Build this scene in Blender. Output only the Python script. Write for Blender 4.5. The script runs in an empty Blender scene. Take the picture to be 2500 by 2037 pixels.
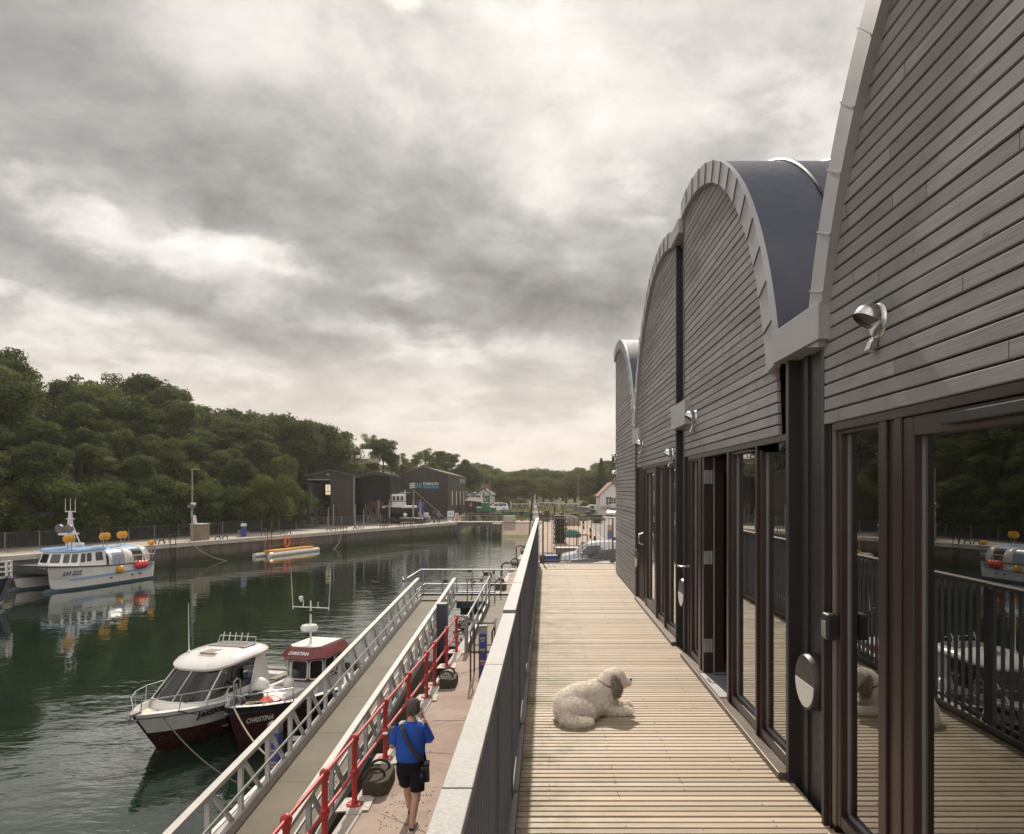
import bpy, bmesh, math, random
from mathutils import Vector, Matrix, noise as mnoise
import numpy as np
R = math.radians
PI = math.pi
random.seed(7)
sc = bpy.context.scene
COL = sc.collection

# ---------------------------------------------------------------- camera
cam_d = bpy.data.cameras.new('camera')
cam = bpy.data.objects.new('camera', cam_d)
COL.objects.link(cam)
cam.location = (0, 0, 1.83)
cam.rotation_euler = (R(90), 0, 0)
cam_d.sensor_width = 36
cam_d.lens = 36 * 1700 / 2500
cam_d.shift_x = -84 / 2500
cam_d.shift_y = 175.5 / 2500
cam_d.clip_start = 0.05
cam_d.clip_end = 3000
sc.camera = cam

# ---------------------------------------------------------------- exposure
sc.view_settings.view_transform = 'Standard'
sc.view_settings.look = 'None'
sc.view_settings.exposure = 0.4
sc.view_settings.gamma = 1.0
sc.view_settings.use_curve_mapping = False
sc.cycles.use_denoising = True
sc.cycles.max_bounces = 8
sc.cycles.transparent_max_bounces = 16
sc.cycles.volume_bounces = 0
sc.cycles.sample_clamp_indirect = 6
sc.cycles.caustics_reflective = False
sc.cycles.caustics_refractive = False

SUN_EL, SUN_AZ = R(41), R(-4)      # azimuth from +Y towards +X

# ---------------------------------------------------------------- node helper
class NT:
    def __init__(s, tree):
        s.t = tree; s.n = tree.nodes; s.l = tree.links
    def new(s, typ, **kw):
        n = s.n.new(typ)
        for k, v in kw.items(): setattr(n, k, v)
        return n
    def put(s, sock, val):
        if isinstance(val, bpy.types.NodeSocket): s.l.new(val, sock)
        elif val is not None: sock.default_value = val
    def math(s, op, a, b=None, c=None, clamp=False):
        n = s.new('ShaderNodeMath', operation=op, use_clamp=clamp)
        s.put(n.inputs[0], a)
        if b is not None: s.put(n.inputs[1], b)
        if c is not None: s.put(n.inputs[2], c)
        return n.outputs[0]
    def vmath(s, op, a, b=None):
        n = s.new('ShaderNodeVectorMath', operation=op)
        s.put(n.inputs[0], a)
        if b is not None: s.put(n.inputs[1], b)
        return n.outputs['Value'] if op in ('LENGTH', 'DOT_PRODUCT') else n.outputs[0]
    def mix(s, f, a, b, mode='MIX'):
        n = s.new('ShaderNodeMix', data_type='RGBA', blend_type=mode)
        s.put(n.inputs[0], f); s.put(n.inputs[6], a); s.put(n.inputs[7], b)
        return n.outputs[2]
    def noise(s, vec, scale, detail=4, rough=.55, dist=0.0):
        n = s.new('ShaderNodeTexNoise')
        s.put(n.inputs['Vector'], vec)
        n.inputs['Scale'].default_value = scale
        n.inputs['Detail'].default_value = detail
        n.inputs['Roughness'].default_value = rough
        n.inputs['Distortion'].default_value = dist
        return n.outputs['Fac']
    def ramp(s, fac, stops, interp='LINEAR'):
        n = s.new('ShaderNodeValToRGB')
        n.color_ramp.interpolation = interp
        e = n.color_ramp.elements
        while len(e) > 1: e.remove(e[-1])
        for i, (p, c) in enumerate(stops):
            k = e[0] if i == 0 else e.new(p)
            k.position = p
            k.color = c if len(c) == 4 else (*c, 1)
        s.put(n.inputs[0], fac)
        return n.outputs[0]
    def maprange(s, v, a, b, c=0., d=1., smooth=False):
        n = s.new('ShaderNodeMapRange', interpolation_type='SMOOTHSTEP' if smooth else 'LINEAR')
        s.put(n.inputs[0], v)
        for i, x in enumerate((a, b, c, d)): n.inputs[i + 1].default_value = x
        return n.outputs[0]
    def mapping(s, vec, loc=(0, 0, 0), rot=(0, 0, 0), scale=(1, 1, 1), typ='POINT'):
        n = s.new('ShaderNodeMapping', vector_type=typ)
        s.put(n.inputs[0], vec)
        n.inputs[1].default_value = loc; n.inputs[2].default_value = rot; n.inputs[3].default_value = scale
        return n.outputs[0]
    def bump(s, h, strength=.3, dist=.02):
        n = s.new('ShaderNodeBump')
        n.inputs['Strength'].default_value = strength
        n.inputs['Distance'].default_value = dist
        s.put(n.inputs['Height'], h)
        return n.outputs[0]

# ---------------------------------------------------------------- sky
# directions of the cloud masses, written as (azimuth, elevation) of the real sky
def ang(x, y):
    u, v = (x - 1137) / 1449, (1018 - y) / 1449
    az = math.atan(u)
    return az, math.atan(v * math.cos(az))
world = bpy.data.worlds.new('World')
sc.world = world
world.use_nodes = True
w = NT(world.node_tree); w.n.clear()
gen = w.new('ShaderNodeTexCoord').outputs['Generated']
sep = w.new('ShaderNodeSeparateXYZ'); w.l.new(gen, sep.inputs[0])
dx, dy, dz = sep.outputs
az = w.math('ARCTAN2', dx, dy)
el = w.math('ARCSINE', dz)
# flat cloud layer seen in perspective
zz = w.math('ADD', w.math('MAXIMUM', dz, 0.0), 0.34)
cv = w.new('ShaderNodeCombineXYZ')
w.l.new(w.math('DIVIDE', dx, zz), cv.inputs[0]); w.l.new(w.math('DIVIDE', dy, zz), cv.inputs[1])
layer = cv.outputs[0]
n1 = w.noise(layer, 2.6, 10, .58, .2)
n2 = w.noise(w.mapping(layer, (7, 3, 1), (0, 0, R(-38)), (1.0, 1.7, 1)), 1.5, 7, .55, .3)
nw = w.new('ShaderNodeTexNoise'); w.l.new(layer, nw.inputs['Vector'])
nw.inputs['Scale'].default_value = 2.4; nw.inputs['Detail'].default_value = 6; nw.inputs['Roughness'].default_value = .6
warp = w.vmath('MULTIPLY', w.vmath('SUBTRACT', nw.outputs['Color'], (.5, .5, .5)), (.30, .16, 0))
ae = w.new('ShaderNodeCombineXYZ'); w.l.new(az, ae.inputs[0]); w.l.new(el, ae.inputs[1])
aew = w.vmath('ADD', ae.outputs[0], warp)
BLOBS = [  # image-like x, y of centre, radii, tilt, amount
    (1010, -10, 450, 150, -4, .15), (1180, 170, 230, 170, 25, .10), (1150, 390, 110, 200, -15, .06),
    (180, 430, 430, 70, 17, .20), (510, 510, 240, 62, 14, .26), (50, 620, 260, 80, 18, .17),
    (120, 725, 300, 60, 10, .16), (870, 705, 260, 80, 14, .22), (850, 588, 190, 48, 3, .12),
    (1580, 190, 240, 140, 10, .14), (1345, 350, 90, 70, 0, .13), (1100, 880, 700, 170, 0, .12),
    (420, 760, 260, 60, 12, .10), (1290, 440, 130, 70, 20, .10),
    (720, 400, 680, 280, 12, -.20), (1060, 640, 430, 150, 3, -.19), (860, 130, 240, 120, 20, -.06),
    (180, 220, 560, 260, 8, -.10), (330, 575, 520, 90, 14, -.12), (1250, 560, 420, 220, 0, -.07), (60, 520, 280, 70, 14, -.06),
    (520, 680, 300, 70, 10, -.08), (1750, 330, 400, 300, 0, .06),
]
n1s = w.maprange(n1, .36, .64, 0, 1, True)
lum = w.math('MULTIPLY_ADD', w.math('SUBTRACT', n1s, .5), .20, .445)
lum = w.math('MULTIPLY_ADD', w.math('SUBTRACT', n1, .5), .22, lum)
lum = w.math('MULTIPLY_ADD', w.math('SUBTRACT', n2, .5), .27, lum)
n3 = w.noise(w.mapping(layer, (2, 9, 4), (0, 0, R(-25)), (1.0, 1.25, 1)), 7.0, 8, .6, .3)
lum = w.math('MULTIPLY_ADD', w.math('SUBTRACT', n3, .5), w.maprange(el, .05, .5, .08, .30), lum)
mott = w.math('MULTIPLY_ADD', w.maprange(w.math('MULTIPLY_ADD', n3, .6, w.math('MULTIPLY', n1, .5)), .42, .68), 1.35, .30)
for (bx, by, rx, ry, tilt, amt) in BLOBS:
    a0, e0 = ang(bx, by)
    m = w.mapping(aew, (a0, e0, 0), (0, 0, R(-tilt)), (rx / 1449, ry / 1449, 1), 'TEXTURE')
    g = w.new('ShaderNodeTexGradient', gradient_type='QUADRATIC_SPHERE'); w.l.new(m, g.inputs[0])
    sm = w.maprange(g.outputs['Fac'], 0, .55 if amt > 0 else .36, 0, 1, True)
    if amt > 0: sm = w.math('MULTIPLY', sm, mott)
    lum = w.math('MULTIPLY_ADD', sm, amt, lum)
# thin cloud in front of the sun, above the frame
sd = (math.sin(SUN_AZ) * math.cos(SUN_EL), math.cos(SUN_AZ) * math.cos(SUN_EL), math.sin(SUN_EL))
cs = w.vmath('DOT_PRODUCT', gen, sd)
lum = w.math('ADD', lum, w.maprange(cs, .90, 1.0, 0, .16, True))
ccol = w.ramp(w.math('MULTIPLY', lum, .5), [(.0, (.13, .125, .122)), (.09, (.235, .225, .22)), (.165, (.335, .323, .315)), (.21, (.42, .402, .387)),
              (.29, (.60, .57, .54)), (.37, (.71, .675, .64)), (.47, (.80, .775, .75)), (.66, (1.0, .98, .95))])
# the clouds behind the camera face the sun; brightened to lift facade and shaded sides
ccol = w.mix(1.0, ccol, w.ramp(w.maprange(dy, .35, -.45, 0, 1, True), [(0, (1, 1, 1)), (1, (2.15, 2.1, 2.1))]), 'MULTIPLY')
hz = w.maprange(el, .0, .26, 1, 0, True)          # warm air near the skyline
ccol = w.mix(w.math('MULTIPLY', hz, .70), ccol, (.72, .63, .535, 1))
sky = w.new('ShaderNodeTexSky', sky_type='NISHITA', sun_disc=False, sun_elevation=SUN_EL, sun_rotation=SUN_AZ, air_density=1.2, dust_density=2.0)
bg_sky = w.new('ShaderNodeBackground'); w.l.new(sky.outputs[0], bg_sky.inputs[0]); bg_sky.inputs[1].default_value = .07
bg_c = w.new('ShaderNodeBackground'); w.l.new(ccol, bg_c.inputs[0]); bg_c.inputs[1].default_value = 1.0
# one small hole in the cloud where the blue sky shows
a0, e0 = ang(800, 8)
m = w.mapping(aew, (a0, e0, 0), (0, 0, 0), (.05, .03, 1), 'TEXTURE')
g = w.new('ShaderNodeTexGradient', gradient_type='QUADRATIC_SPHERE'); w.l.new(m, g.inputs[0])
hole = w.math('SUBTRACT', 1.0, w.math('MULTIPLY', w.maprange(g.outputs['Fac'], 0, .4, 0, 1, True), .25))
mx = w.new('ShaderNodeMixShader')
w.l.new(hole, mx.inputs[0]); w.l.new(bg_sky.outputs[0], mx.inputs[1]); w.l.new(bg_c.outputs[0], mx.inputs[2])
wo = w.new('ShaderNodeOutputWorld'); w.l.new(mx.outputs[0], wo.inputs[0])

# ---------------------------------------------------------------- sun
sun_d = bpy.data.lights.new('sun', 'SUN')
sun_d.energy = 3.8; sun_d.angle = R(.9); sun_d.color = (1, .90, .77)
sun = bpy.data.objects.new('sun', sun_d); COL.objects.link(sun)
sun.location = (0, 0, 60)
sun.rotation_euler = Vector((-sd[0], -sd[1], -sd[2])).to_track_quat('-Z', 'Y').to_euler()

# ---------------------------------------------------------------- mesh builder
WM = {}
def wm_of(o):
    return WM.get(o.name, Matrix.Identity(4)) if o else Matrix.Identity(4)
class MB:
    """collects faces; build() links them as one mesh object"""
    def __init__(s, L=False):
        s.v = []; s.f = []; s.m = []; s.L = L
    def add(s, vs, fs, mi=0):
        o = len(s.v)
        s.v += [tuple(x) for x in vs]
        s.f += [tuple(i + o for i in f) for f in fs]
        s.m += [mi] * len(fs)
        return s
    def box(s, x0, x1, y0, y1, z0, z1, mi=0):
        return s.add([(x0, y0, z0), (x1, y0, z0), (x1, y1, z0), (x0, y1, z0), (x0, y0, z1), (x1, y0, z1), (x1, y1, z1), (x0, y1, z1)],
                     [(0, 3, 2, 1), (4, 5, 6, 7), (0, 1, 5, 4), (1, 2, 6, 5), (2, 3, 7, 6), (3, 0, 4, 7)], mi)
    def cbox(s, c, d, mi=0, rz=0, rx=0, ry=0):
        M = Matrix.Translation(c) @ Matrix.Rotation(rz, 4, 'Z') @ Matrix.Rotation(ry, 4, 'Y') @ Matrix.Rotation(rx, 4, 'X')
        a, b, e = d[0] / 2, d[1] / 2, d[2] / 2
        vs = [M @ Vector(p) for p in [(-a, -b, -e), (a, -b, -e), (a, b, -e), (-a, b, -e), (-a, -b, e), (a, -b, e), (a, b, e), (-a, b, e)]]
        return s.add(vs, [(0, 3, 2, 1), (4, 5, 6, 7), (0, 1, 5, 4), (1, 2, 6, 5), (2, 3, 7, 6), (3, 0, 4, 7)], mi)
    def bar(s, p, q, wd, h, mi=0, up=(0, 0, 1)):
        p, q = Vector(p), Vector(q)
        d = (q - p).normalized()
        u = Vector(up)
        if abs(d.dot(u)) > .98: u = Vector((0, 1, 0))
        sd_ = d.cross(u).normalized(); u = sd_.cross(d).normalized()
        a, b = sd_ * wd / 2, u * h / 2
        return s.add([p - a - b, p + a - b, p + a + b, p - a + b, q - a - b, q + a - b, q + a + b, q - a + b],
                     [(0, 1, 2, 3), (4, 7, 6, 5), (0, 4, 5, 1), (1, 5, 6, 2), (2, 6, 7, 3), (3, 7, 4, 0)], mi)
    def tube(s, pts, r, n=8, mi=0, closed=False, caps=True):
        pts = [Vector(p) for p in pts]
        k = len(pts)
        rs = r if isinstance(r, (list, tuple)) else [r] * k
        vs = []
        u = None
        for i, p in enumerate(pts):
            if closed: d = pts[(i + 1) % k] - pts[i - 1]
            else: d = pts[min(i + 1, k - 1)] - pts[max(i - 1, 0)]
            d.normalize()
            if u is None:
                u = Vector((0, 0, 1)) if abs(d.z) < .9 else Vector((1, 0, 0))
            a = d.cross(u).normalized(); u = a.cross(d).normalized()
            for j in range(n):
                t = 2 * PI * j / n
                vs.append(p + (a * math.cos(t) + u * math.sin(t)) * rs[i])
        fs = []
        for i in range(k if closed else k - 1):
            i2 = (i + 1) % k
            for j in range(n):
                j2 = (j + 1) % n
                fs.append((i * n + j, i2 * n + j, i2 * n + j2, i * n + j2))
        if caps and not closed:
            fs.append(tuple(range(n))); fs.append(tuple(range((k - 1) * n, k * n))[::-1])
        return s.add(vs, fs, mi)
    def lathe(s, prof, c=(0, 0, 0), n=16, mi=0, axis='z', a0=0, a1=2 * PI):
        """prof: (radius, height) pairs"""
        vs = []; full = abs(a1 - a0 - 2 * PI) < 1e-6
        m = n if full else n + 1
        for (r, h) in prof:
            for j in range(m):
                t = a0 + (a1 - a0) * j / n
                x, y = r * math.cos(t), r * math.sin(t)
                p = (x, y, h) if axis == 'z' else ((h, x, y) if axis == 'x' else (y, h, x))
                vs.append((p[0] + c[0], p[1] + c[1], p[2] + c[2]))
        fs = []
        for i in range(len(prof) - 1):
            for j in range(n):
                j2 = (j + 1) % m
                fs.append((i * m + j, i * m + j2, (i + 1) * m + j2, (i + 1) * m + j))
        return s.add(vs, fs, mi)
    def ball(s, c, r, n=12, mi=0, sc_=(1, 1, 1)):
        prof = []
        k = max(4, n // 2)
        vs = []
        for i in range(k + 1):
            ph = -PI / 2 + PI * i / k
            for j in range(n):
                t = 2 * PI * j / n
                vs.append((c[0] + r * sc_[0] * math.cos(ph) * math.cos(t), c[1] + r * sc_[1] * math.cos(ph) * math.sin(t), c[2] + r * sc_[2] * math.sin(ph)))
        fs = [(i * n + j, i * n + (j + 1) % n, (i + 1) * n + (j + 1) % n, (i + 1) * n + j) for i in range(k) for j in range(n)]
        return s.add(vs, fs, mi)
    def prism(s, poly, a, b, axis='x', mi=0):
        """poly of 2-D points extruded along axis from a to b"""
        def P(p, t):
            return (t, p[0], p[1]) if axis == 'x' else ((p[0], t, p[1]) if axis == 'y' else (p[0], p[1], t))
        n = len(poly)
        vs = [P(p, a) for p in poly] + [P(p, b) for p in poly]
        fs = [tuple(range(n))[::-1], tuple(range(n, 2 * n))] + [(i, (i + 1) % n, n + (i + 1) % n, n + i) for i in range(n)]
        return s.add(vs, fs, mi)
    def loft(s, rings, mi=0, closed=True, caps=True):
        n = len(rings[0]); vs = [p for r in rings for p in r]; fs = []
        for i in range(len(rings) - 1):
            for j in range(n if closed else n - 1):
                j2 = (j + 1) % n
                fs.append((i * n + j, i * n + j2, (i + 1) * n + j2, (i + 1) * n + j))
        if caps:
            fs.append(tuple(range(n))[::-1]); fs.append(tuple(range((len(rings) - 1) * n, len(rings) * n)))
        return s.add(vs, fs, mi)
    def quad(s, a, b, c, d, mi=0):
        return s.add([a, b, c, d], [(0, 1, 2, 3)], mi)
    def build(s, name, mats, parent=None, smooth=False, bevel=0, seg=2, recalc=True, sub=0):
        me = bpy.data.meshes.new(name)
        vs = s.v
        if parent is not None and not s.L:
            Mi = wm_of(parent).inverted()
            vs = [tuple(Mi @ Vector(p)) for p in vs]
        me.from_pydata(vs, [], s.f)
        if not isinstance(mats, (list, tuple)): mats = [mats]
        for m in mats: me.materials.append(m)
        if len(mats) > 1: me.polygons.foreach_set('material_index', s.m)
        if recalc:
            bm = bmesh.new(); bm.from_mesh(me)
            bmesh.ops.recalc_face_normals(bm, faces=bm.faces)
            bm.to_mesh(me); bm.free()
        if smooth:
            me.polygons.foreach_set('use_smooth', [True] * len(me.polygons))
        o = bpy.data.objects.new(name, me); COL.objects.link(o)
        if parent is not None:
            o.parent = parent; WM[o.name] = wm_of(parent)
        if bevel:
            b = o.modifiers.new('bevel', 'BEVEL'); b.width = bevel; b.segments = seg; b.limit_method = 'ANGLE'; b.angle_limit = R(40)
        if sub:
            b = o.modifiers.new('sub', 'SUBSURF'); b.levels = sub; b.render_levels = sub
        if smooth and not sub:
            try: me.set_sharp_from_angle(angle=R(42))
            except Exception: pass
        return o

def tag(o, label=None, cat=None, group=None, kind=None):
    if label: o['label'] = label
    if cat: o['category'] = cat
    if group: o['group'] = group
    if kind: o['kind'] = kind
    return o
def thing(name, label, cat, loc=(0, 0, 0), rotz=0, group=None):
    o = bpy.data.objects.new(name, None); COL.objects.link(o)
    o.empty_display_size = .2
    o.location = loc; o.rotation_euler = (0, 0, rotz)
    WM[o.name] = Matrix.Translation(loc) @ Matrix.Rotation(rotz, 4, 'Z')
    return tag(o, label, cat, group)
def dup(root, loc, rotz=0, label=None, group=None, scale=None):
    r = root.copy(); COL.objects.link(r)
    r.location = loc; r.rotation_euler = (0, 0, rotz)
    if scale is not None: r.scale = scale
    if label: r['label'] = label
    if group: r['group'] = group
    for ch in list(root.children):
        c = ch.copy(); COL.objects.link(c); c.parent = r
        for g_ in list(ch.children):
            d = g_.copy(); COL.objects.link(d); d.parent = c
    return r
def text(body, size, mat_, parent, M, name='lettering', extrude=.004, shear=0, align='CENTER', sx=1, bold=0, L=False, fit=None):
    cu = bpy.data.curves.new(name, 'FONT')
    cu.body = body; cu.size = size; cu.extrude = extrude; cu.shear = shear; cu.align_x = align; cu.align_y = 'CENTER'; cu.offset = bold
    cu.resolution_u = 3
    tmp = bpy.data.objects.new(name, cu); COL.objects.link(tmp)
    dg = bpy.context.evaluated_depsgraph_get()
    me = bpy.data.meshes.new_from_object(tmp.evaluated_get(dg))
    bpy.data.objects.remove(tmp); bpy.data.curves.remove(cu)
    if fit:
        xs = [v.co.x for v in me.vertices]; sx = fit / (max(xs) - min(xs))
    if not L: M = wm_of(parent).inverted() @ M
    me.transform(M @ Matrix.Diagonal((sx, 1, 1, 1)))
    me.materials.clear(); me.materials.append(mat_); me.name = name
    o = bpy.data.objects.new(name, me); COL.objects.link(o)
    o.parent = parent; WM[o.name] = wm_of(parent)
    return o
def frame_m(o, xdir, ydir):
    x = Vector(xdir).normalized(); z = x.cross(Vector(ydir)).normalized(); y = z.cross(x)
    return Matrix(((x.x, y.x, z.x, o[0]), (x.y, y.y, z.y, o[1]), (x.z, y.z, z.z, o[2]), (0, 0, 0, 1)))

# ---------------------------------------------------------------- materials
def newmat(name):
    m = bpy.data.materials.new(name); m.use_nodes = True
    t = NT(m.node_tree); t.n.clear()
    out = t.new('ShaderNodeOutputMaterial')
    return m, t, out
def principled(t, out, **kw):
    b = t.new('ShaderNodeBsdfPrincipled')
    for k, v in kw.items(): t.put(b.inputs[k.replace('_', ' ')], v)
    t.l.new(b.outputs[0], out.inputs[0])
    return b
def c4(c, k=1): return (c[0] * k, c[1] * k, c[2] * k, 1)
def mat(name, col, rough=.55, metal=0., var=.18, vs=2.5, bump=.0, bs=40, stretch=(1, 1, 1), spec=.5, dirt=None, dirt_amt=.0, dirt_scale=1.2, coat=0):
    m, t, out = newmat(name)
    co = t.new('ShaderNodeTexCoord').outputs['Object']
    co = t.mapping(co, scale=stretch)
    f = t.noise(co, vs, 5, .6)
    f2 = t.noise(co, vs * 9, 3, .6)
    f = t.math('MULTIPLY_ADD', f2, .35, t.math('MULTIPLY', f, .75))
    c = t.mix(t.maprange(f, .3, .8), c4(col, 1 - var), c4(col, 1 + var))
    if dirt is not None:
        d = t.maprange(t.noise(co, dirt_scale, 7, .65), .5, .72, 0, dirt_amt, True)
        c = t.mix(d, c, c4(dirt))
    b = principled(t, out, Base_Color=c, Metallic=metal, Specular_IOR_Level=spec)
    r = t.maprange(f2, .25, .75, max(.02, rough - .08), min(1, rough + .08))
    t.put(b.inputs['Roughness'], r)
    if coat: b.inputs['Coat Weight'].default_value = coat
    if bump: t.l.new(t.bump(t.noise(co, bs, 4, .6), bump, .01), b.inputs['Normal'])
    return m

M = {}
M['white'] = mat('white_paint', (.62, .62, .60), .32, var=.08, dirt=(.36, .33, .27), dirt_amt=.45)
M['gelcoat'] = mat('gelcoat', (.66, .655, .63), .22, var=.05, dirt=(.40, .37, .30), dirt_amt=.35, dirt_scale=2, coat=.3)
M['black'] = mat('black_paint', (.012, .012, .013), .4)
M['rubber'] = mat('rubber', (.02, .02, .02), .7, bump=.2)
M['steel'] = mat('stainless', (.55, .55, .55), .22, 1.0, var=.06)
M['galv'] = mat('galvanised', (.24, .24, .245), .5, .25, var=.22, vs=6, dirt=(.17, .16, .15), dirt_amt=.3, bump=.05)
M['galv_top'] = mat('galvanised_rail', (.235, .232, .226), .6, .0, var=.16, vs=9, dirt=(.19, .18, .165), dirt_amt=.2, dirt_scale=5, bump=.04)
M['galv_dark'] = mat('grey_balusters', (.105, .113, .128), .5, .3, var=.2, vs=7)
M['alu'] = mat('aluminium', (.41, .395, .37), .6, .0, var=.12, vs=4, dirt=(.25, .22, .17), dirt_amt=.4, bump=.05)
M['alu_web'] = mat('aluminium_webs', (.47, .47, .47), .5, .1, var=.14, vs=4, dirt=(.2, .18, .15), dirt_amt=.4)
M['red'] = mat('red_paint', (.40, .022, .022), .45, var=.25, vs=6, coat=.05, dirt=(.16, .03, .02), dirt_amt=.6, dirt_scale=4)
M['blue'] = mat('blue_paint', (.025, .05, .24), .35, var=.15)
M['navy'] = mat('navy_paint', (.016, .022, .075), .3, var=.15, coat=.2)
M['bluegrey'] = mat('pile_paint', (.035, .042, .06), .5, var=.25, vs=3)
M['rust'] = mat('rusty_steel', (.055, .036, .025), .75, .2, var=.45, vs=8, bump=.4)
M['darkmetal'] = mat('dark_cladding_metal', (.034, .032, .033), .42, .25, var=.12, vs=2)
M['frame'] = mat('oxblood_frame', (.032, .017, .015), .36, var=.16, vs=5)
M['fascia'] = mat('zinc_fascia', (.34, .34, .345), .45, .15, var=.14, vs=1.8, dirt=(.22, .2, .19), dirt_amt=.3)
M['zinc'] = mat('zinc_roof', (.026, .035, .062), .42, .0, var=.16, vs=1.3, dirt=(.06, .06, .07), dirt_amt=.6, dirt_scale=1.5)
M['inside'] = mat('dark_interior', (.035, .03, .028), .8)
M['yellow'] = mat('yellow_plastic', (.62, .30, .02), .4, var=.12)
M['orange'] = mat('orange_plastic', (.62, .12, .03), .45, var=.1)
M['redbuoy'] = mat('red_buoy', (.62, .05, .045), .4, var=.12)
M['rope'] = mat('rope', (.36, .31, .22), .9, var=.3, vs=30, bump=.6, bs=120)
M['darkrope'] = mat('dark_rope', (.05, .05, .045), .9, var=.3, vs=30)
M['yrope'] = mat('yellow_rope', (.45, .33, .09), .9, var=.3, vs=20, bump=.8, bs=90)
M['wood'] = mat('weathered_timber', (.20, .16, .115), .75, var=.3, vs=4, stretch=(1, 1, .2), bump=.3)
M['tint'] = mat('tinted_glass', (.012, .013, .016), .05, var=.1, spec=.7)
M['carglass'] = mat('car_glass', (.02, .025, .028), .05, var=.1, spec=.8)
M['plasticgrey'] = mat('grey_plastic', (.12, .12, .125), .5)
M['green'] = mat('green_net', (.045, .125, .09), .9, var=.4, vs=12, bump=1, bs=30)
M['tarpblue'] = mat('blue_tarp', (.05, .12, .28), .5, var=.2)
M['lblue'] = mat('pale_blue_paint', (.22, .37, .60), .35, var=.08)
M['antifoul'] = mat('antifoul', (.035, .075, .10), .6, var=.35, vs=3)
M['maroon'] = mat('maroon_hull', (.050, .010, .010), .25, var=.2, coat=.3)
M['maroon2'] = mat('maroon_wheelhouse', (.15, .016, .018), .3, var=.2, coat=.2)
def cladding_mat():
    m, t, out = newmat('grey_cladding')
    co = t.new('ShaderNodeTexCoord').outputs['Object']
    s = t.new('ShaderNodeSeparateXYZ'); t.l.new(co, s.inputs[0])
    row = t.math('FLOOR', t.math('DIVIDE', s.outputs[2], .073))
    # boards are about 2.2 m long, joints staggered per row
    wn = t.new('ShaderNodeTexWhiteNoise', noise_dimensions='1D'); t.l.new(row, wn.inputs['W'])
    seg_ = t.math('FLOOR', t.math('ADD', t.math('DIVIDE', s.outputs[1], 2.3), t.math('MULTIPLY', wn.outputs['Value'], 7)))
    wn2 = t.new('ShaderNodeTexWhiteNoise', noise_dimensions='2D')
    cb = t.new('ShaderNodeCombineXYZ'); t.l.new(row, cb.inputs[0]); t.l.new(seg_, cb.inputs[1])
    t.l.new(cb.outputs[0], wn2.inputs['Vector'])
    rnd = wn2.outputs['Value']
    off = t.new('ShaderNodeCombineXYZ'); t.l.new(t.math('MULTIPLY', rnd, 40), off.inputs[1]); t.l.new(t.math('MULTIPLY', rnd, 9), off.inputs[2])
    v = t.vmath('ADD', co, off.outputs[0])
    grain = t.noise(t.mapping(v, scale=(1, 1.3, 34)), 2.6, 6, .62, .5)
    blot = t.noise(v, 3.4, 5, .6)
    knots = t.maprange(t.noise(t.mapping(v, scale=(1, 5, 9)), 1.5, 2, .5), .68, .78, 0, .55, True)
    c = t.mix(grain, (.138, .137, .140, 1), (.415, .412, .415, 1))
    c = t.mix(t.maprange(blot, .35, .75, 0, .5), c, (.44, .43, .425, 1))
    c = t.mix(t.math('MULTIPLY', rnd, .55), c, (.19, .175, .17, 1))
    c = t.mix(knots, c, (.10, .082, .072, 1))
    # pale runs where water has dripped
    run = t.maprange(t.noise(t.mapping(co, scale=(1, 26, 2.0)), .9, 3, .5), .70, .76, 0, .45, True)
    c = t.mix(t.math('MULTIPLY', run, t.maprange(t.noise(co, 1.3, 3), .5, .62)), c, (.5, .48, .45, 1))
    # butt joints
    fr = t.math('FRACT', t.math('ADD', t.math('DIVIDE', s.outputs[1], 2.3), t.math('MULTIPLY', wn.outputs['Value'], 7)))
    j = t.math('LESS_THAN', fr, .0018)
    c = t.mix(j, c, (.02, .018, .016, 1))
    b = principled(t, out, Base_Color=c, Roughness=.75, Specular_IOR_Level=.12)
    t.l.new(t.bump(grain, .35, .004), b.inputs['Normal'])
    return m
M['clad'] = cladding_mat()

def deck_mat():
    m, t, out = newmat('deck_boards')
    co = t.new('ShaderNodeTexCoord').outputs['Object']
    s = t.new('ShaderNodeSeparateXYZ'); t.l.new(co, s.inputs[0])
    row = t.math('FLOOR', t.math('DIVIDE', s.outputs[1], .066))
    wn = t.new('ShaderNodeTexWhiteNoise', noise_dimensions='1D'); t.l.new(row, wn.inputs['W'])
    rnd = wn.outputs['Value']
    off = t.new('ShaderNodeCombineXYZ'); t.l.new(t.math('MULTIPLY', rnd, 50), off.inputs[0])
    v = t.vmath('ADD', co, off.outputs[0])
    grain = t.noise(t.mapping(v, scale=(1.2, 30, 1)), 2.2, 6, .6, .4)
    blot = t.noise(co, 1.5, 6, .65)
    c = t.mix(grain, (.25, .19, .128, 1), (.56, .46, .335, 1))
    c = t.mix(t.maprange(rnd, 0, .3, .5, 0), c, (.21, .165, .12, 1))
    c = t.mix(t.maprange(rnd, .5, 1, 0, .6), c, (.55, .465, .36, 1))
    c = t.mix(t.maprange(blot, .52, .78, 0, .6, True), c, (.225, .19, .125, 1))
    # algae near the railing side
    al = t.math('MULTIPLY', t.maprange(s.outputs[0], .55, -.1, 0, 1), t.maprange(t.noise(co, 2.6, 6, .7), .42, .66, 0, .85, True))
    c = t.mix(al, c, (.15, .145, .055, 1))
    b = principled(t, out, Base_Color=c, Roughness=.62, Specular_IOR_Level=.35)
    t.l.new(t.bump(grain, .4, .004), b.inputs['Normal'])
    return m
M['deck'] = deck_mat()

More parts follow.
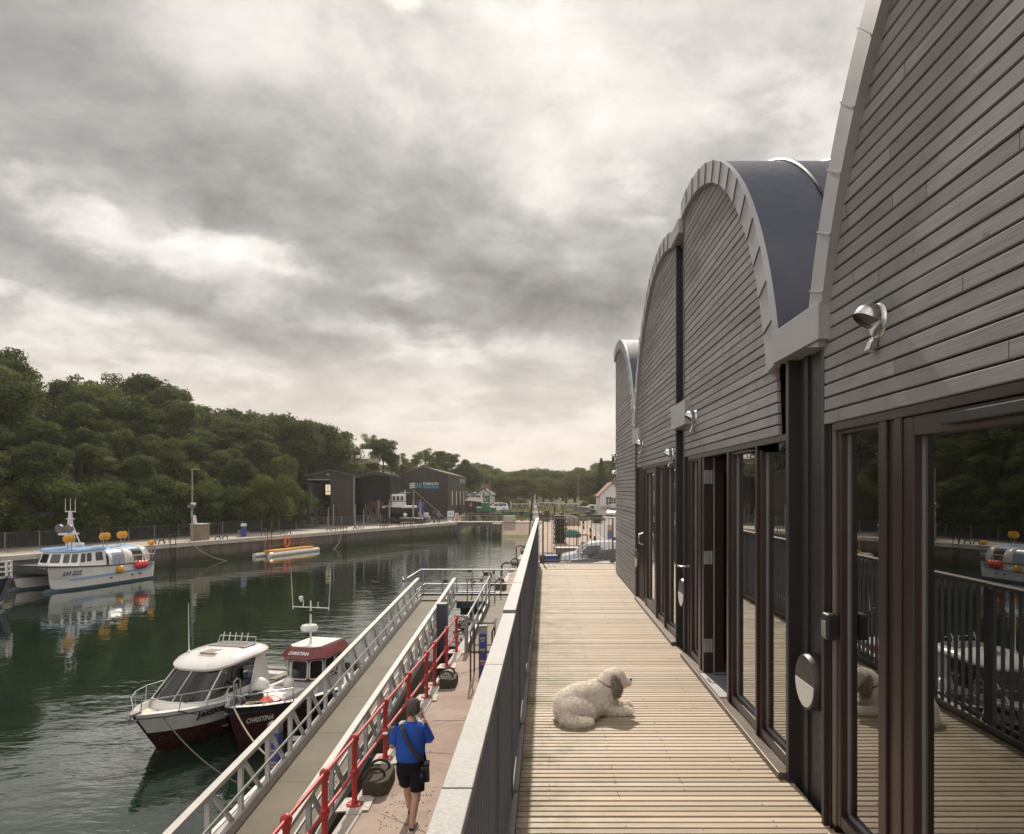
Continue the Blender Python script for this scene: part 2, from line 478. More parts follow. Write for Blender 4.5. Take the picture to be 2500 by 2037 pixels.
def concrete_mat(name, c0, c1, scale=1.0, spots=0.0, pale=None, bump=.25):
    m, t, out = newmat(name)
    co = t.new('ShaderNodeTexCoord').outputs['Object']
    a = t.noise(co, .35 * scale, 6, .62, .3); bb = t.noise(co, 3.2 * scale, 6, .65); f = t.noise(co, 26 * scale, 3, .6)
    c = t.mix(t.maprange(a, .35, .68, 0, 1, True), c4(c0), c4(c1))
    c = t.mix(t.maprange(bb, .45, .75, 0, .55), c, c4(c0, .66))
    c = t.mix(t.maprange(f, .3, .8, 0, .28), c, c4(c1, 1.25))
    if pale: c = t.mix(t.maprange(t.noise(co, .9, 5, .6), .60, .72, 0, .5, True), c, c4(pale))
    # hairline cracks
    vo = t.new('ShaderNodeTexVoronoi', feature='DISTANCE_TO_EDGE')
    t.l.new(t.vmath('ADD', co, t.vmath('MULTIPLY', t.new('ShaderNodeTexNoise').outputs['Color'], (.0, .0, 0))), vo.inputs['Vector']); vo.inputs['Scale'].default_value = .33
    wob = t.noise(co, 2.2, 4)
    cr = t.math('LESS_THAN', t.math('MULTIPLY_ADD', wob, .012, vo.outputs['Distance']), .0085)
    c = t.mix(t.math('MULTIPLY', cr, .6), c, c4(c0, .3))
    if spots:
        sp = t.maprange(t.noise(co, 17, 2, .5), .66, .70, 0, 1)
        sp = t.math('MULTIPLY', sp, t.maprange(t.noise(co, .55, 4, .6), .48, .62, 0, spots, True))
        c = t.mix(sp, c, (.05, .035, .025, 1))
    b = principled(t, out, Base_Color=c, Roughness=.85, Specular_IOR_Level=.25)
    t.l.new(t.bump(f, bump, .01), b.inputs['Normal'])
    return m
M['quaytop'] = concrete_mat('quay_concrete', (.245, .178, .142), (.33, .258, .212), 1.0, .5, (.40, .33, .275))
M['yard'] = concrete_mat('yard_concrete', (.26, .225, .19), (.34, .30, .26), .5)
M['asphalt'] = concrete_mat('asphalt', (.15, .14, .13), (.21, .195, .18), .6, bump=.4)
M['paleconc'] = concrete_mat('pale_concrete', (.36, .33, .29), (.46, .43, .385), 1.5)
M['grating'] = concrete_mat('gangway_grating', (.135, .115, .075), (.20, .18, .13), 3)

def grating_mat():
    m, t, out = newmat('perforated_walkway')
    co = t.new('ShaderNodeTexCoord').outputs['Object']
    ch = t.new('ShaderNodeTexChecker'); t.l.new(co, ch.inputs[0]); ch.inputs['Scale'].default_value = 42
    n = t.noise(co, .8, 6, .62); n2 = t.noise(co, 9, 4, .6)
    c = t.mix(t.maprange(n, .35, .7), (.098, .078, .050, 1), (.165, .136, .092, 1))
    c = t.mix(t.math('MULTIPLY', ch.outputs['Fac'], .45), c, (.05, .045, .032, 1))
    c = t.mix(t.maprange(n2, .5, .75, 0, .4), c, (.12, .115, .045, 1))
    b = principled(t, out, Base_Color=c, Roughness=.75)
    t.l.new(t.bump(ch.outputs['Fac'], .5, .01), b.inputs['Normal'])
    return m
M['grating'] = grating_mat()

def wall_mat():   # harbour wall with weed near the water and pale runs
    m, t, out = newmat('harbour_wall')
    co = t.new('ShaderNodeTexCoord').outputs['Object']
    s = t.new('ShaderNodeSeparateXYZ'); t.l.new(co, s.inputs[0])
    n = t.noise(co, 1.1, 6, .65); st = t.noise(t.mapping(co, scale=(1, 1, .12)), 2.2, 6, .65)
    c = t.mix(t.maprange(st, .3, .72), (.055, .045, .038, 1), (.155, .13, .112, 1))
    run = t.maprange(t.noise(t.mapping(co, scale=(1, 1, .05)), 3.1, 3, .5), .66, .76, 0, .4, True)
    c = t.mix(run, c, (.28, .25, .22, 1))
    weed = t.maprange(t.math('MULTIPLY_ADD', n, 1.1, s.outputs[2]), -3.35, -3.95, 0, .95, True)
    c = t.mix(weed, c, (.022, .028, .012, 1))
    b = principled(t, out, Base_Color=c, Roughness=.8)
    t.l.new(t.bump(n, .5, .05), b.inputs['Normal'])
    return m
M['hwall'] = wall_mat()

def ground_mat():
    m, t, out = newmat('hillside_ground')
    co = t.new('ShaderNodeTexCoord').outputs['Object']
    n = t.noise(co, .12, 7, .65); n2 = t.noise(co, 1.6, 5, .65)
    c = t.mix(t.maprange(n, .38, .62), (.030, .042, .014, 1), (.115, .115, .036, 1))
    c = t.mix(t.maprange(n2, .4, .75, 0, .6), c, (.045, .055, .018, 1))
    principled(t, out, Base_Color=c, Roughness=.95, Specular_IOR_Level=.1)
    return m
M['ground'] = ground_mat()

def water_mat():
    m, t, out = newmat('harbour_water')
    co = t.new('ShaderNodeTexCoord').outputs['Object']
    s = t.new('ShaderNodeSeparateXYZ'); t.l.new(co, s.inputs[0])
    wob = t.noise(t.mapping(co, scale=(1, .35, 1)), .09, 4, .6)
    # the breeze reaches the middle of the basin, the far wall shelters the left side
    calm = t.maprange(t.math('MULTIPLY_ADD', wob, 9.0, s.outputs[0]), -11.5, -3.0, .36, 1.15, True)
    sh = t.vmath('MULTIPLY', t.vmath('SUBTRACT', co, (-15.7, 83.8, -4.82)), (.24, .34, 0))
    shoal = t.maprange(t.math('MULTIPLY_ADD', t.noise(co, .8, 3), .5, t.vmath('LENGTH', sh)), .9, 1.25, 4.0, 0, True)   # fish breaking the surface
    calm = t.math('ADD', calm, shoal)
    a = t.noise(t.mapping(co, rot=(0, 0, R(12)), scale=(.55, 1.25, 1)), 1.05, 3, .5, .5)
    b_ = t.noise(t.mapping(co, rot=(0, 0, R(-17)), scale=(.7, 1.4, 1)), 3.4, 2, .5, .8)
    l = t.noise(co, .35, 2, .5)
    h = t.math('MULTIPLY_ADD', b_, .13, t.math('MULTIPLY', a, .62))
    h = t.math('MULTIPLY', h, calm)
    h = t.math('MULTIPLY_ADD', l, .5, h)
    b = t.new('ShaderNodeBsdfDiffuse'); b.inputs[0].default_value = (.006, .017, .010, 1)
    gl = t.new('ShaderNodeBsdfGlossy'); gl.inputs['Roughness'].default_value = .03; gl.inputs['Color'].default_value = (.96, .97, .95, 1)
    lw = t.new('ShaderNodeLayerWeight'); lw.inputs[0].default_value = .5
    mw = t.new('ShaderNodeMixShader'); t.l.new(t.math('MULTIPLY_ADD', t.math('POWER', lw.outputs['Facing'], 3.1), .95, .022), mw.inputs[0])
    t.l.new(b.outputs[0], mw.inputs[1]); t.l.new(gl.outputs[0], mw.inputs[2]); t.l.new(mw.outputs[0], out.inputs[0])
    bn = t.new('ShaderNodeBump'); bn.inputs['Strength'].default_value = .5; bn.inputs['Distance'].default_value = .09
    t.l.new(h, bn.inputs['Height']); 
    for q_ in (b, gl, lw): t.l.new(bn.outputs[0], q_.inputs['Normal'])
    return m
M['water'] = water_mat()

def glass_mat(name, base, gain, tint):
    m, t, out = newmat(name)
    fr = t.new('ShaderNodeLayerWeight'); fr.inputs[0].default_value = .5      # Schlick curve, the same from either side
    f = t.math('MULTIPLY_ADD', t.math('POWER', fr.outputs['Facing'], 3.6), gain, base, clamp=True)
    g = t.new('ShaderNodeBsdfGlossy'); g.inputs['Roughness'].default_value = 0.0; g.inputs['Color'].default_value = (.94, .95, .93, 1)
    tr = t.new('ShaderNodeBsdfTransparent'); tr.inputs[0].default_value = tint
    mx_ = t.new('ShaderNodeMixShader')
    t.l.new(f, mx_.inputs[0]); t.l.new(tr.outputs[0], mx_.inputs[1]); t.l.new(g.outputs[0], mx_.inputs[2])
    t.l.new(mx_.outputs[0], out.inputs[0])
    return m
M['glass'] = glass_mat('window_glass', .20, 1.25, (.55, .57, .55, 1))
M['boatglass'] = glass_mat('boat_window_glass', .05, .95, (.13, .14, .155, 1))

def leaf_mat(name, c0, c1, c2):
    m, t, out = newmat(name)
    oi = t.new('ShaderNodeObjectInfo')
    co = t.new('ShaderNodeTexCoord').outputs['Object']
    n = t.noise(co, .55, 3, .6); n2 = t.noise(co, 4.0, 2, .6)
    c = t.mix(oi.outputs['Random'], c4(c0), c4(c1))
    c = t.mix(t.maprange(n, .42, .66, 0, .8), c, c4(c2))
    c = t.mix(t.maprange(n2, .35, .7, 0, .45), c, c4(c0, .55))
    d = t.new('ShaderNodeBsdfPrincipled'); t.l.new(c, d.inputs['Base Color']); d.inputs['Roughness'].default_value = .7
    d.inputs['Specular IOR Level'].default_value = .12
    tr = t.new('ShaderNodeBsdfTranslucent'); t.l.new(t.mix(.5, c, c4((.12, .15, .02))), tr.inputs[0])
    mx_ = t.new('ShaderNodeMixShader'); mx_.inputs[0].default_value = .42
    t.l.new(d.outputs[0], mx_.inputs[1]); t.l.new(tr.outputs[0], mx_.inputs[2]); t.l.new(mx_.outputs[0], out.inputs[0])
    return m
M['leaf_dark'] = leaf_mat('dense_foliage', (.017, .038, .010), (.038, .068, .017), (.068, .096, .024))
M['leaf_mid'] = leaf_mat('mid_foliage', (.038, .072, .017), (.095, .122, .034), (.120, .138, .038))
M['leaf_warm'] = leaf_mat('yellowing_foliage', (.085, .088, .024), (.125, .110, .032), (.15, .12, .035))
M['leaf_red'] = leaf_mat('copper_foliage', (.060, .026, .016), (.085, .034, .02), (.07, .045, .02))
M['bark'] = mat('bark', (.060, .048, .036), .9, var=.4, vs=6, bump=.6)

# ================================================================ SETTING
WATER = -4.82
QZ = -3.0
# far quay edge runs straight from A towards B; near quay edge is almost along +Y
FA = Vector((-38.7, 49.3, 0)); FB = Vector((-12.9, 100.0, 0))
FD = (FB - FA).normalized(); FN = Vector((-FD.y, FD.x, 0))     # FN points inland (left)
def fq(s, t, z=0):
    p = FA + FD * s + FN * t
    return Vector((p.x, p.y, z))
def near_edge(y): return -3.2 + .027 * y

def hill(x, y):
    p = Vector((x, y, 0)) - FA
    s_, t_ = p.dot(FD), p.dot(FN)
    nz = mnoise.noise(Vector((x * .05, y * .05, 0))) * 1.2
    if t_ > 0 or (y > 108 and x < -14):
        off = 8.0 + 26 * min(1, max(0, (s_ - 38) / 9))
        if y > 108: off = 22 + max(0, (y - 150) * .3)
        h = max(0, t_ - off) * .47
        h = 17 * (1 - math.exp(-h / 17))
        return -3.3 + h + (nz * min(1, h / 4))
    if y > 150:
        return -3.3 + min(14, (y - 150) * .075) + nz * min(1, (y - 150) / 40) + max(0, min(1, (x - 18) / 40)) * 6
    return -3.3 + max(0, min(1, (x - 18) / 40)) * 7
def basin(x, y):
    p = Vector((x, y, 0)) - FA
    if p.dot(FN) < 3 and x < near_edge(y) + 3 and y < 102 : return True
    return -14 < x < -6.4 and 102 <= y < 150
def make_ground():
    xs = [-420, -300, -220, -170] + [-140 + 3.5 * i for i in range(58)] + [70, 90, 120, 170, 240, 420]
    ys = [-120, -80, -50] + [-30 + 3.5 * i for i in range(72)] + [235, 260, 300, 360, 450, 600, 900]
    b = MB()
    vs = []
    for y in ys:
        for x in xs:
            z = -8.5 if basin(x, y) else hill(x, y)
            vs.append((x, y, z))
    n = len(xs)
    fs = [(j * n + i, j * n + i + 1, (j + 1) * n + i + 1, (j + 1) * n + i) for j in range(len(ys) - 1) for i in range(n - 1)]
    b.add(vs, fs)
    tag(b.build('ground', M['ground'], smooth=True, recalc=False), kind='structure')
make_ground()

b = MB()
b.quad((-200, -60, WATER), (8, -60, WATER), (8, 148, WATER), (-200, 148, WATER))
tag(b.build('water', M['water'], recalc=False), kind='structure')

def slab(name, poly, top, bot, mats):
    """flat ground slab: material 0 on top, 1 on its walls"""
    n = len(poly); bb = MB()
    bb.add([(p[0], p[1], top) for p in poly], [tuple(range(n))], 0)
    vs = [(p[0], p[1], top) for p in poly] + [(p[0], p[1], bot) for p in poly]
    bb.add(vs, [(i, n + i, n + (i + 1) % n, (i + 1) % n) for i in range(n)], 1)
    return tag(bb.build(name, mats), kind='structure')
# near quay: a low apron of concrete, open all the way to the road
slab('quay', [(near_edge(-20), -20), (60, -20), (60, 152), (-6.3, 152), (-6.3, 100), (near_edge(100), 100)], QZ, -9, [M['quaytop'], M['hwall']])
# coping stones along the near quay's edge
b = MB()
y = -6.0
while y < 99.9:
    y2 = min(y + random.uniform(1.2, 1.9), 100)
    b.prism([(near_edge(y) - .06, y + .008), (near_edge(y) + .17, y + .008), (near_edge(y2) + .17, y2 - .008), (near_edge(y2) - .06, y2 - .008)], QZ - .3, QZ + .03 + random.uniform(-.006, .006), 'z')
    y = y2
tag(b.build('quay_coping', M['paleconc'], bevel=.015), kind='structure')
# joints in the apron: shallow saw cuts and a repaired patch
b = MB()
for yy in (6.2, 14.5, 21.8, 29, 36, 44):
    b.box(near_edge(yy) + .45, -.2, yy, yy + .02, QZ + .001, QZ + .004)
b.box(-1.62, -1.60, 3, 46, QZ + .001, QZ + .004)
tag(b.build('quay_joints', mat('joint_tar', (.09, .06, .045), .9)), kind='structure')
# road at the right of the car park with a kerb and a painted line
def curve_x(y): return 5.3 + .004 * (y - 50) + .00045 * max(0, y - 95) ** 2
b = MB()
for i in range(26):
    y0, y1 = 40 + i * 4, 44 + i * 4
    b.quad((curve_x(y0), y0, QZ + .006), (curve_x(y0) + 7, y0, QZ + .006), (curve_x(y1) + 7, y1, QZ + .006), (curve_x(y1), y1, QZ + .006))
tag(b.build('road', M['asphalt']), kind='structure')
b = MB()
for i in range(26):
    y0, y1 = 40 + i * 4, 44 + i * 4
    b.bar((curve_x(y0) - .08, y0, QZ + .05), (curve_x(y1) - .08, y1, QZ + .05), .15, .12)
tag(b.build('kerb', M['paleconc']), kind='structure')
# far quay with its road
e0, e1 = -60, (FB - FA).length
P = [fq(e0, 0), fq(e1, 0), fq(e1, 0) + Vector((-2, 50, 0)), fq(e1, 26) + Vector((-2, 50, 0)), fq(40, 26), fq(37, 8), fq(e0, 8)]
slab('far_quay', [(p.x, p.y) for p in P], QZ, -9, [M['yard'], M['hwall']])
b = MB()
s_ = e0
while s_ < e1 - .01:
    s2 = min(s_ + 2.4, e1)
    q = [fq(s_ + .01, -.12), fq(s2 - .01, -.12), fq(s2 - .01, .55), fq(s_ + .01, .55)]
    b.prism([(p.x, p.y) for p in q], QZ - .32, QZ + .05, 'z'); s_ = s2
tag(b.build('far_quay_coping', M['paleconc']), kind='structure')
# slipway beside the bridge
b = MB()
b.add([(-6.3, 100.2, QZ + .02), (-.3, 100.2, QZ + .02), (-.3, 95.6, WATER - .4), (-6.3, 95.6, WATER - .4)], [(0, 3, 2, 1)])
tag(b.build('slipway', M['quaytop']), kind='structure')
b = MB(); b.quad((-6.25, 96.95, -4.55), (-.6, 96.95, -4.55), (-.6, 96.3, -4.867), (-6.25, 96.3, -4.867))
tag(b.build('slipway_weed', mat('green_weed', (.13, .14, .03), .9, var=.5, vs=2)), kind='structure')
# grass bank beyond the bridge
b = MB()
for i in range(14):
    for j in range(10):
        x0, y0 = -6.5 + i * 1.3, 104.5 + j * 3
        z = lambda x, y: QZ + .012 + .9 * max(0, min(1, (y - 106) / 16)) * max(0, min(1, (8 - x) / 6)) + .12 * mnoise.noise(Vector((x, y, 0)))* (1 if y>105 else 0)
        if x0 < 9: b.quad((x0, y0, z(x0, y0)), (x0 + 1.3, y0, z(x0 + 1.3, y0)), (x0 + 1.3, y0 + 3, z(x0 + 1.3, y0 + 3)), (x0, y0 + 3, z(x0, y0 + 3)))
# ================================================================ BUILDING with arched bays (facade plane x = FX, seen edge-on)
CZ = 1.83
FX = 1.51
def rel(z): return z + CZ
bld = thing('arched_building', 'row of dark timber clad units with curved metal roofs along the deck', 'building', (FX, 8, QZ))
# bay: y range, circle centre (y, z), radius, lowest board
BAYS = [(-2.2, 3.785, 1.10, .25, .35), (4.38, 7.62, 7.30, .25, .35), (8.13, 11.60, 9.0, .25, .35), (11.82, 15.2, 14.45, .14, -1.80)]
RI, RO = 2.71, 2.89
PITCH = .073
rnd = random.Random(3)
for (ya, yb, cy, cz, zb) in BAYS:
    b = MB()
    k = 0
    z = zb
    while True:
        zm = z + PITCH
        if zm > cz + RI + .05: break
        a_, b_ = ya, yb
        if z + .03 > cz:
            hw = math.sqrt(max(0, (RI + .06) ** 2 - (z + .03 - cz) ** 2))
            a_, b_ = max(ya, cy - hw), min(yb, cy + hw)
        if b_ - a_ > .05:
            xo = rnd.uniform(-.0015, .0015)
            h = PITCH - .0095
            # board with a chamfered lower edge
            b.prism([(FX + xo + .022, rel(z)), (FX + xo + .004, rel(z)), (FX + xo, rel(z) + .004), (FX + xo, rel(z) + h - .003), (FX + xo + .003, rel(z) + h), (FX + xo + .022, rel(z) + h)], a_, b_, 'y')
        z += PITCH
    b.build('cladding', M['clad'], bld)
    # black membrane behind the boards
    b = MB(); pts = []
    for i in range(41):
        th = PI * i / 40
        pts.append((cy + RI * math.cos(th), rel(cz + RI * math.sin(th))))
    pts = [(max(ya, min(yb, p[0])), p[1]) for p in pts]
    pts = [(yb, rel(zb) - .002)] + pts + [(ya, rel(zb) - .002)]
    b.prism(pts, FX + .024, FX + .05, 'x')
    b.build('backing', M['black'], bld)
    # curved fascia of folded metal panels
    th0 = math.acos(max(-1, min(1, (yb - cy) / RO))) if yb < cy + RO else math.asin(.0)
    lo = math.asin((.80 - cz) / RO)
    t0 = lo if ya < 0 or 8 < ya < 9 else max(lo, th0); tb = math.acos(max(-1, min(1, (ya - cy) / RO))) if ya > cy - RO else PI
    t1 = min(PI - lo, tb) if ya < 11 else PI - lo
    if ya > 4 and ya < 5: t0 = math.acos((7.62 - cy) / RO)
    if ya > 8 and ya < 9: t1 = math.acos((8.10 - cy) / RO)
    npan = max(3, int((t1 - t0) * RO / .30))
    b = MB(); sb = b
    F0 = FX - .045
    def P2(r, t, x): return (x, cy + r * math.cos(t), rel(cz + r * math.sin(t)))
    for i in range(npan):
        a0 = t0 + (t1 - t0) * i / npan; a1 = t0 + (t1 - t0) * (i + 1) / npan
        dx_ = rnd.uniform(-.0015, .0015)
        for j in range(3):
            q0 = a0 + (a1 - a0) * j / 3; q1 = a0 + (a1 - a0) * (j + 1) / 3
            lap = .0012 if ya < 0 else .006; xa_ = F0 + lap * (.5 - j / 3); xb_ = F0 + lap * (.5 - (j + 1) / 3)      # each panel laps over the next
            b.add([P2(RI, q0, xa_), P2(RO, q0, xa_), P2(RO, q1, xb_), P2(RI, q1, xb_), P2(RI, q0, FX + .03), P2(RO, q0, FX - .005), P2(RO, q1, FX - .005), P2(RI, q1, FX + .03)],
                  [(0, 1, 2, 3), (0, 3, 7, 4), (1, 5, 6, 2)] + ([(0, 4, 5, 1)] if (i == 0 and j == 0) else []) + ([(3, 2, 6, 7)] if (i == npan - 1 and j == 2) else []))
        if i:
            sb.bar(P2(RI, a0, F0 - .004), P2(RO + .006, a0, F0 - .004), .008, .006, up=(1, 0, 0))
    fa = b.build('roof_fascia', M['fascia'], bld, recalc=True)
    # barrel roof behind the fascia, with rolled seams
    b = MB()
    n = 40
    ta, tb_ = (t0, t1)
    xs = [FX - .007, FX + .55, FX + 1.03, FX + 2, FX + 4, FX + 7, FX + 12]
    rr = RO - .004
    vs = [P2(rr, ta + (t1 - ta) * i / n, x) for x in xs for i in range(n + 1)]
    b.add(vs, [(k * (n + 1) + i, k * (n + 1) + i + 1, (k + 1) * (n + 1) + i + 1, (k + 1) * (n + 1) + i) for k in range(len(xs) - 1) for i in range(n)])
    ro = b.build('barrel_roof', M['zinc'], bld, smooth=True)
    sb = MB()
    for k in range(1, 20):
        sx = FX + .06 + k * .48
        sb.tube([P2(rr + .012, ta + (t1 - ta) * i / n, sx) for i in range(n + 1)], .015, 6)
    sb.build('roof_seam', M['zinc'], ro, smooth=True)
# valley gutters and their boxed ends
for (ya, yb, za, zb_) in ((3.71, 4.46, .80, 1.0), (7.30, 8.10, .68, .94), (10.95, 11.75, .74, .97)):
    b = MB(); b.box(FX - .062, FX + .3, ya, yb, rel(za), rel(zb_))
    g_ = b.build('gutter_box', M['fascia'], bld, bevel=.003)
for (ya, yb) in ((3.9, 4.55), (11.45, 12.1)):
    b = MB(); b.box(FX + .3, FX + 12, ya, yb, rel(.82), rel(.93))
    b.build('valley_gutter', M['zinc'], bld)
# dark metal recesses between the bays
COLS = [(3.785, 4.38, .82), (7.62, 8.13, 3.08), (11.60, 11.82, .80)]
for (ya, yb, zt) in COLS:
    b = MB()
    xr = FX + .07
    b.box(xr, xr + .3, ya + .002, yb - .002, -.25, rel(zt))
    b.box(FX - .004, FX + .075, yb - .045, yb + .004, -.25, rel(zt))
    b.box(FX - .004, FX + .075, ya - .004, ya + .030, -.25, rel(zt))
    b.box(xr - .018, xr + .05, yb - .21, yb - .15, -.24, rel(zt) - .01)
    b.build('metal_column', M['darkmetal'], bld, bevel=.004)
b = MB(); b.box(FX - .058, FX + .35, 7.66, 8.16, rel(2.82), rel(2.98)); b.build('column_cap', M['fascia'], bld, bevel=.006)
# half-moon lamps on the columns
def halfmoon(yc, zc, r):
    x0 = FX + .07
    b = MB(); b.lathe([(r * .97, x0), (r, x0 - .012), (r, x0 - .05), (r * .93, x0 - .075), (0.0005, x0 - .075)], (0, yc, zc), 40, axis='x')
    lm = b.build('wall_lamp', M['darkmetal'], bld, smooth=True)
    b = MB()
    r2 = r * .86
    pts = [(yc + r2 * math.cos(t), zc + r2 * math.sin(t)) for t in [PI + PI * i / 24 for i in range(25)]]
    b.prism(pts, x0 - .079, x0 - .074, 'x')
    b.build('diffuser', M['white'], lm)
for (yc, zc) in ((4.06, .705), (7.80, .665), (11.70, .66)): halfmoon(yc, zc, .165)
# steel eyeball lamps with motion sensors
def eyeball(yc, zc):
    b = MB()
    b.lathe([(.0005, FX - .012), (.070, FX - .014), (.082, FX - .006), (.084, FX + .001)], (0, yc, zc), 32, axis='x')
    lm = b.build('wall_lamp', M['steel'], bld, smooth=True)
    hb = MB()   # dome cut off by a tilted opening that looks out and down
    ax = Vector((.50, 0, .866)); e1 = Vector((0, 1, 0)); e2 = ax.cross(e1)
    c0 = Vector((FX - .040, yc, zc + .004)); r = .074; vs = []; n, k = 28, 10
    for i in range(k + 1):
        ph = R(98) * i / k
        for j in range(n):
            a = 2 * PI * j / n; vs.append(c0 + ax * (r * math.cos(ph)) + (e1 * math.cos(a) + e2 * math.sin(a)) * (r * math.sin(ph)))
    hb.add(vs, [(i * n + j, i * n + (j + 1) % n, (i + 1) * n + (j + 1) % n, (i + 1) * n + j) for i in range(k) for j in range(n)])
    h = hb.build('hood', M['steel'], lm, smooth=True)
    ib = MB(); c1 = c0 + ax * .006; ib.add([c1 + (e1 * math.cos(2 * PI * q / 24) + e2 * math.sin(2 * PI * q / 24)) * (r * .94) for q in range(24)], [tuple(range(24))]); ib.build('bulb_well', M['black'], lm)
    sb = MB()
    sb.cbox((FX - .018, yc + .004, zc - .090), (.03, .035, .03))
    sb.cbox((FX - .030, yc + .004, zc - .118), (.036, .040, .044), ry=.35)
    sb.build('motion_sensor', M['steel'], lm, bevel=.004)
for (yc, zc) in ((3.17, .765), (7.08, .715), (10.95, .69), (8.36, .40), (15.05, .70), (15.12, .32)): eyeball(yc, rel(zc))

# glazed openings: frames, panes, doors
def window(ya, yb, z0=.05, z1=rel(.33), fw=.05, x0=FX + .03, kind='window'):
    b = MB()
    b.box(x0, x0 + .07, ya, ya + fw, z0, z1); b.box(x0, x0 + .07, yb - fw, yb, z0, z1)
    b.box(x0 + .002, x0 + .068, ya + fw, yb - fw, z0, z0 + fw * 1.5); b.box(x0 + .002, x0 + .068, ya + fw, yb - fw, z1 - fw, z1)
    w_ = b.build(kind, M['frame'], bld, bevel=.005)
    g_ = MB()   # pale glazing bead
    q = fw
    for (u0, u1, v0, v1) in ((ya + q, ya + q + .014, z0 + q * 1.5, z1 - q), (yb - q - .014, yb - q, z0 + q * 1.5, z1 - q), (ya + q, yb - q, z0 + q * 1.5, z0 + q * 1.5 + .014)):
        g_.box(x0 + .036, x0 + .0445, u0, u1, v0, v1)
    g_.build('glazing_bead', M['bead'], w_)
    p = MB(); p.quad((x0 + .045, ya + q, z1 - q), (x0 + .045, yb - q, z1 - q), (x0 + .045, yb - q, z0 + q), (x0 + .045, ya + q, z0 + q))
    p.build('pane', M['glass'], w_, recalc=False)
    return w_
M['bead'] = mat('glazing_bead', (.24, .25, .265), .35, .3)
M['oldwood'] = mat('bare_timber_trim', (.15, .12, .095), .7, var=.25, vs=6, stretch=(1, 1, .15))
# bay 1 (beside the camera)
window(3.19, 3.69, fw=.045)
window(1.86, 2.99, .06, rel(.305), .085, FX + .02, 'door')
window(.80, 1.80, .06, rel(.305), .085, FX + .02, 'door')
window(-.4, .74, fw=.05); window(-1.6, -.46, fw=.05)
# bay 2: fixed light, open doorway, two fixed lights
window(7.02, 7.44, fw=.045)
window(5.08, 5.82, fw=.05)
window(4.385, 5.04, fw=.045)
# bay 3
window(10.75, 11.05, fw=.045); window(9.80, 10.70, .06, rel(.305), .075, FX + .02, 'door'); window(9.02, 9.66, fw=.05); window(8.135, 8.98, fw=.05)
# mullions, head and sill members
b = MB()
for (ya, yb) in ((2.99, 3.19), (1.80, 1.86), (.74, .80), (-.46, -.4), (5.04, 5.08), (5.82, 5.94), (6.74, 7.02), (10.70, 10.75), (9.66, 9.80), (8.98, 9.02)):
    b = MB(); n = max(1, int((yb - ya) / .06)); d = (yb - ya) / n
    for i in range(n):
        b.box(FX + (.012 if i % 2 == 0 else .026), FX + .098, ya + i * d + .001, ya + (i + 1) * d - .001, .045, rel(.334))
    b.build('mullion', M['frame'], bld, bevel=.004)
b = MB()
for (ya, yb) in ((-2.0, 3.69), (4.385, 7.44), (8.135, 11.05)):
    b.box(FX + .008, FX + .097, ya, yb, rel(.3055), rel(.348))
b.build('door_head', M['frame'], bld, bevel=.003)
b = MB()
for (ya, yb) in ((-2.0, 3.62), (4.385, 7.60), (8.135, 11.55)):
    b.box(FX - .05, FX + .11, ya, yb, -.012, .043)
b.build('door_sill', mat('sill_metal', (.12, .095, .08), .4, .3, var=.25), bld, bevel=.006)
b = MB(); b.box(FX - .03, FX + .2, 5.95, 6.72, .0432, .052); b.build('threshold', M['galv'], bld)
# jambs of dark timber and a strip of bare wood
b = MB()
for (ya, yb) in ((3.73, 3.785), (7.44, 7.62), (11.05, 11.6)):
    n = max(2, int((yb - ya) / .055)); d = (yb - ya) / n
    for i in range(n):
        b.box(FX + (.022 if i % 2 else .034), FX + .1, ya + i * d + .002, ya + (i + 1) * d - .002, -.2, rel(.348))
b.build('door_jamb', M['frame'], bld, bevel=.003)
b = MB(); b.box(FX + .02, FX + .09, 3.692, 3.728, .044, rel(.348)); b.build('timber_trim', M['oldwood'], bld, bevel=.003)
# trickle vent and key safe, door lever
b = MB(); b.box(FX - .006, FX + .018, 1.70, 2.66, rel(.245), rel(.285)); b.build('trickle_vent', M['darkmetal'], bld, bevel=.004)
b = MB(); b.box(FX - .035, FX + .02, 3.66, 3.74, rel(-.80), rel(-.66)); ks = b.build('key_safe', M['black'], bld, bevel=.012)
b = MB(); b.box(FX - .039, FX - .034, 3.672, 3.728, rel(-.785), rel(-.70)); b.build('key_safe_cover', M['galv'], ks)
b = MB(); b.tube([(FX + .02, 7.46, rel(-.835)), (FX - .06, 7.46, rel(-.835)), (FX - .075, 7.49, rel(-.835)), (FX - .075, 7.60, rel(-.838))], .011, 8)
b.lathe([(.024, FX - .0), (.024, FX + .02)], (0, 7.46, rel(-.835)), 14, axis='x'); b.build('door_lever', M['steel'], bld, smooth=True)
b = MB(); b.tube([(FX + .02, 11.02, rel(-.88)), (FX - .045, 11.02, rel(-.86)), (FX - .045, 11.02, rel(-.72)), (FX + .02, 11.02, rel(-.70))], .012, 8); b.build('door_handle', M['steel'], bld, smooth=True)
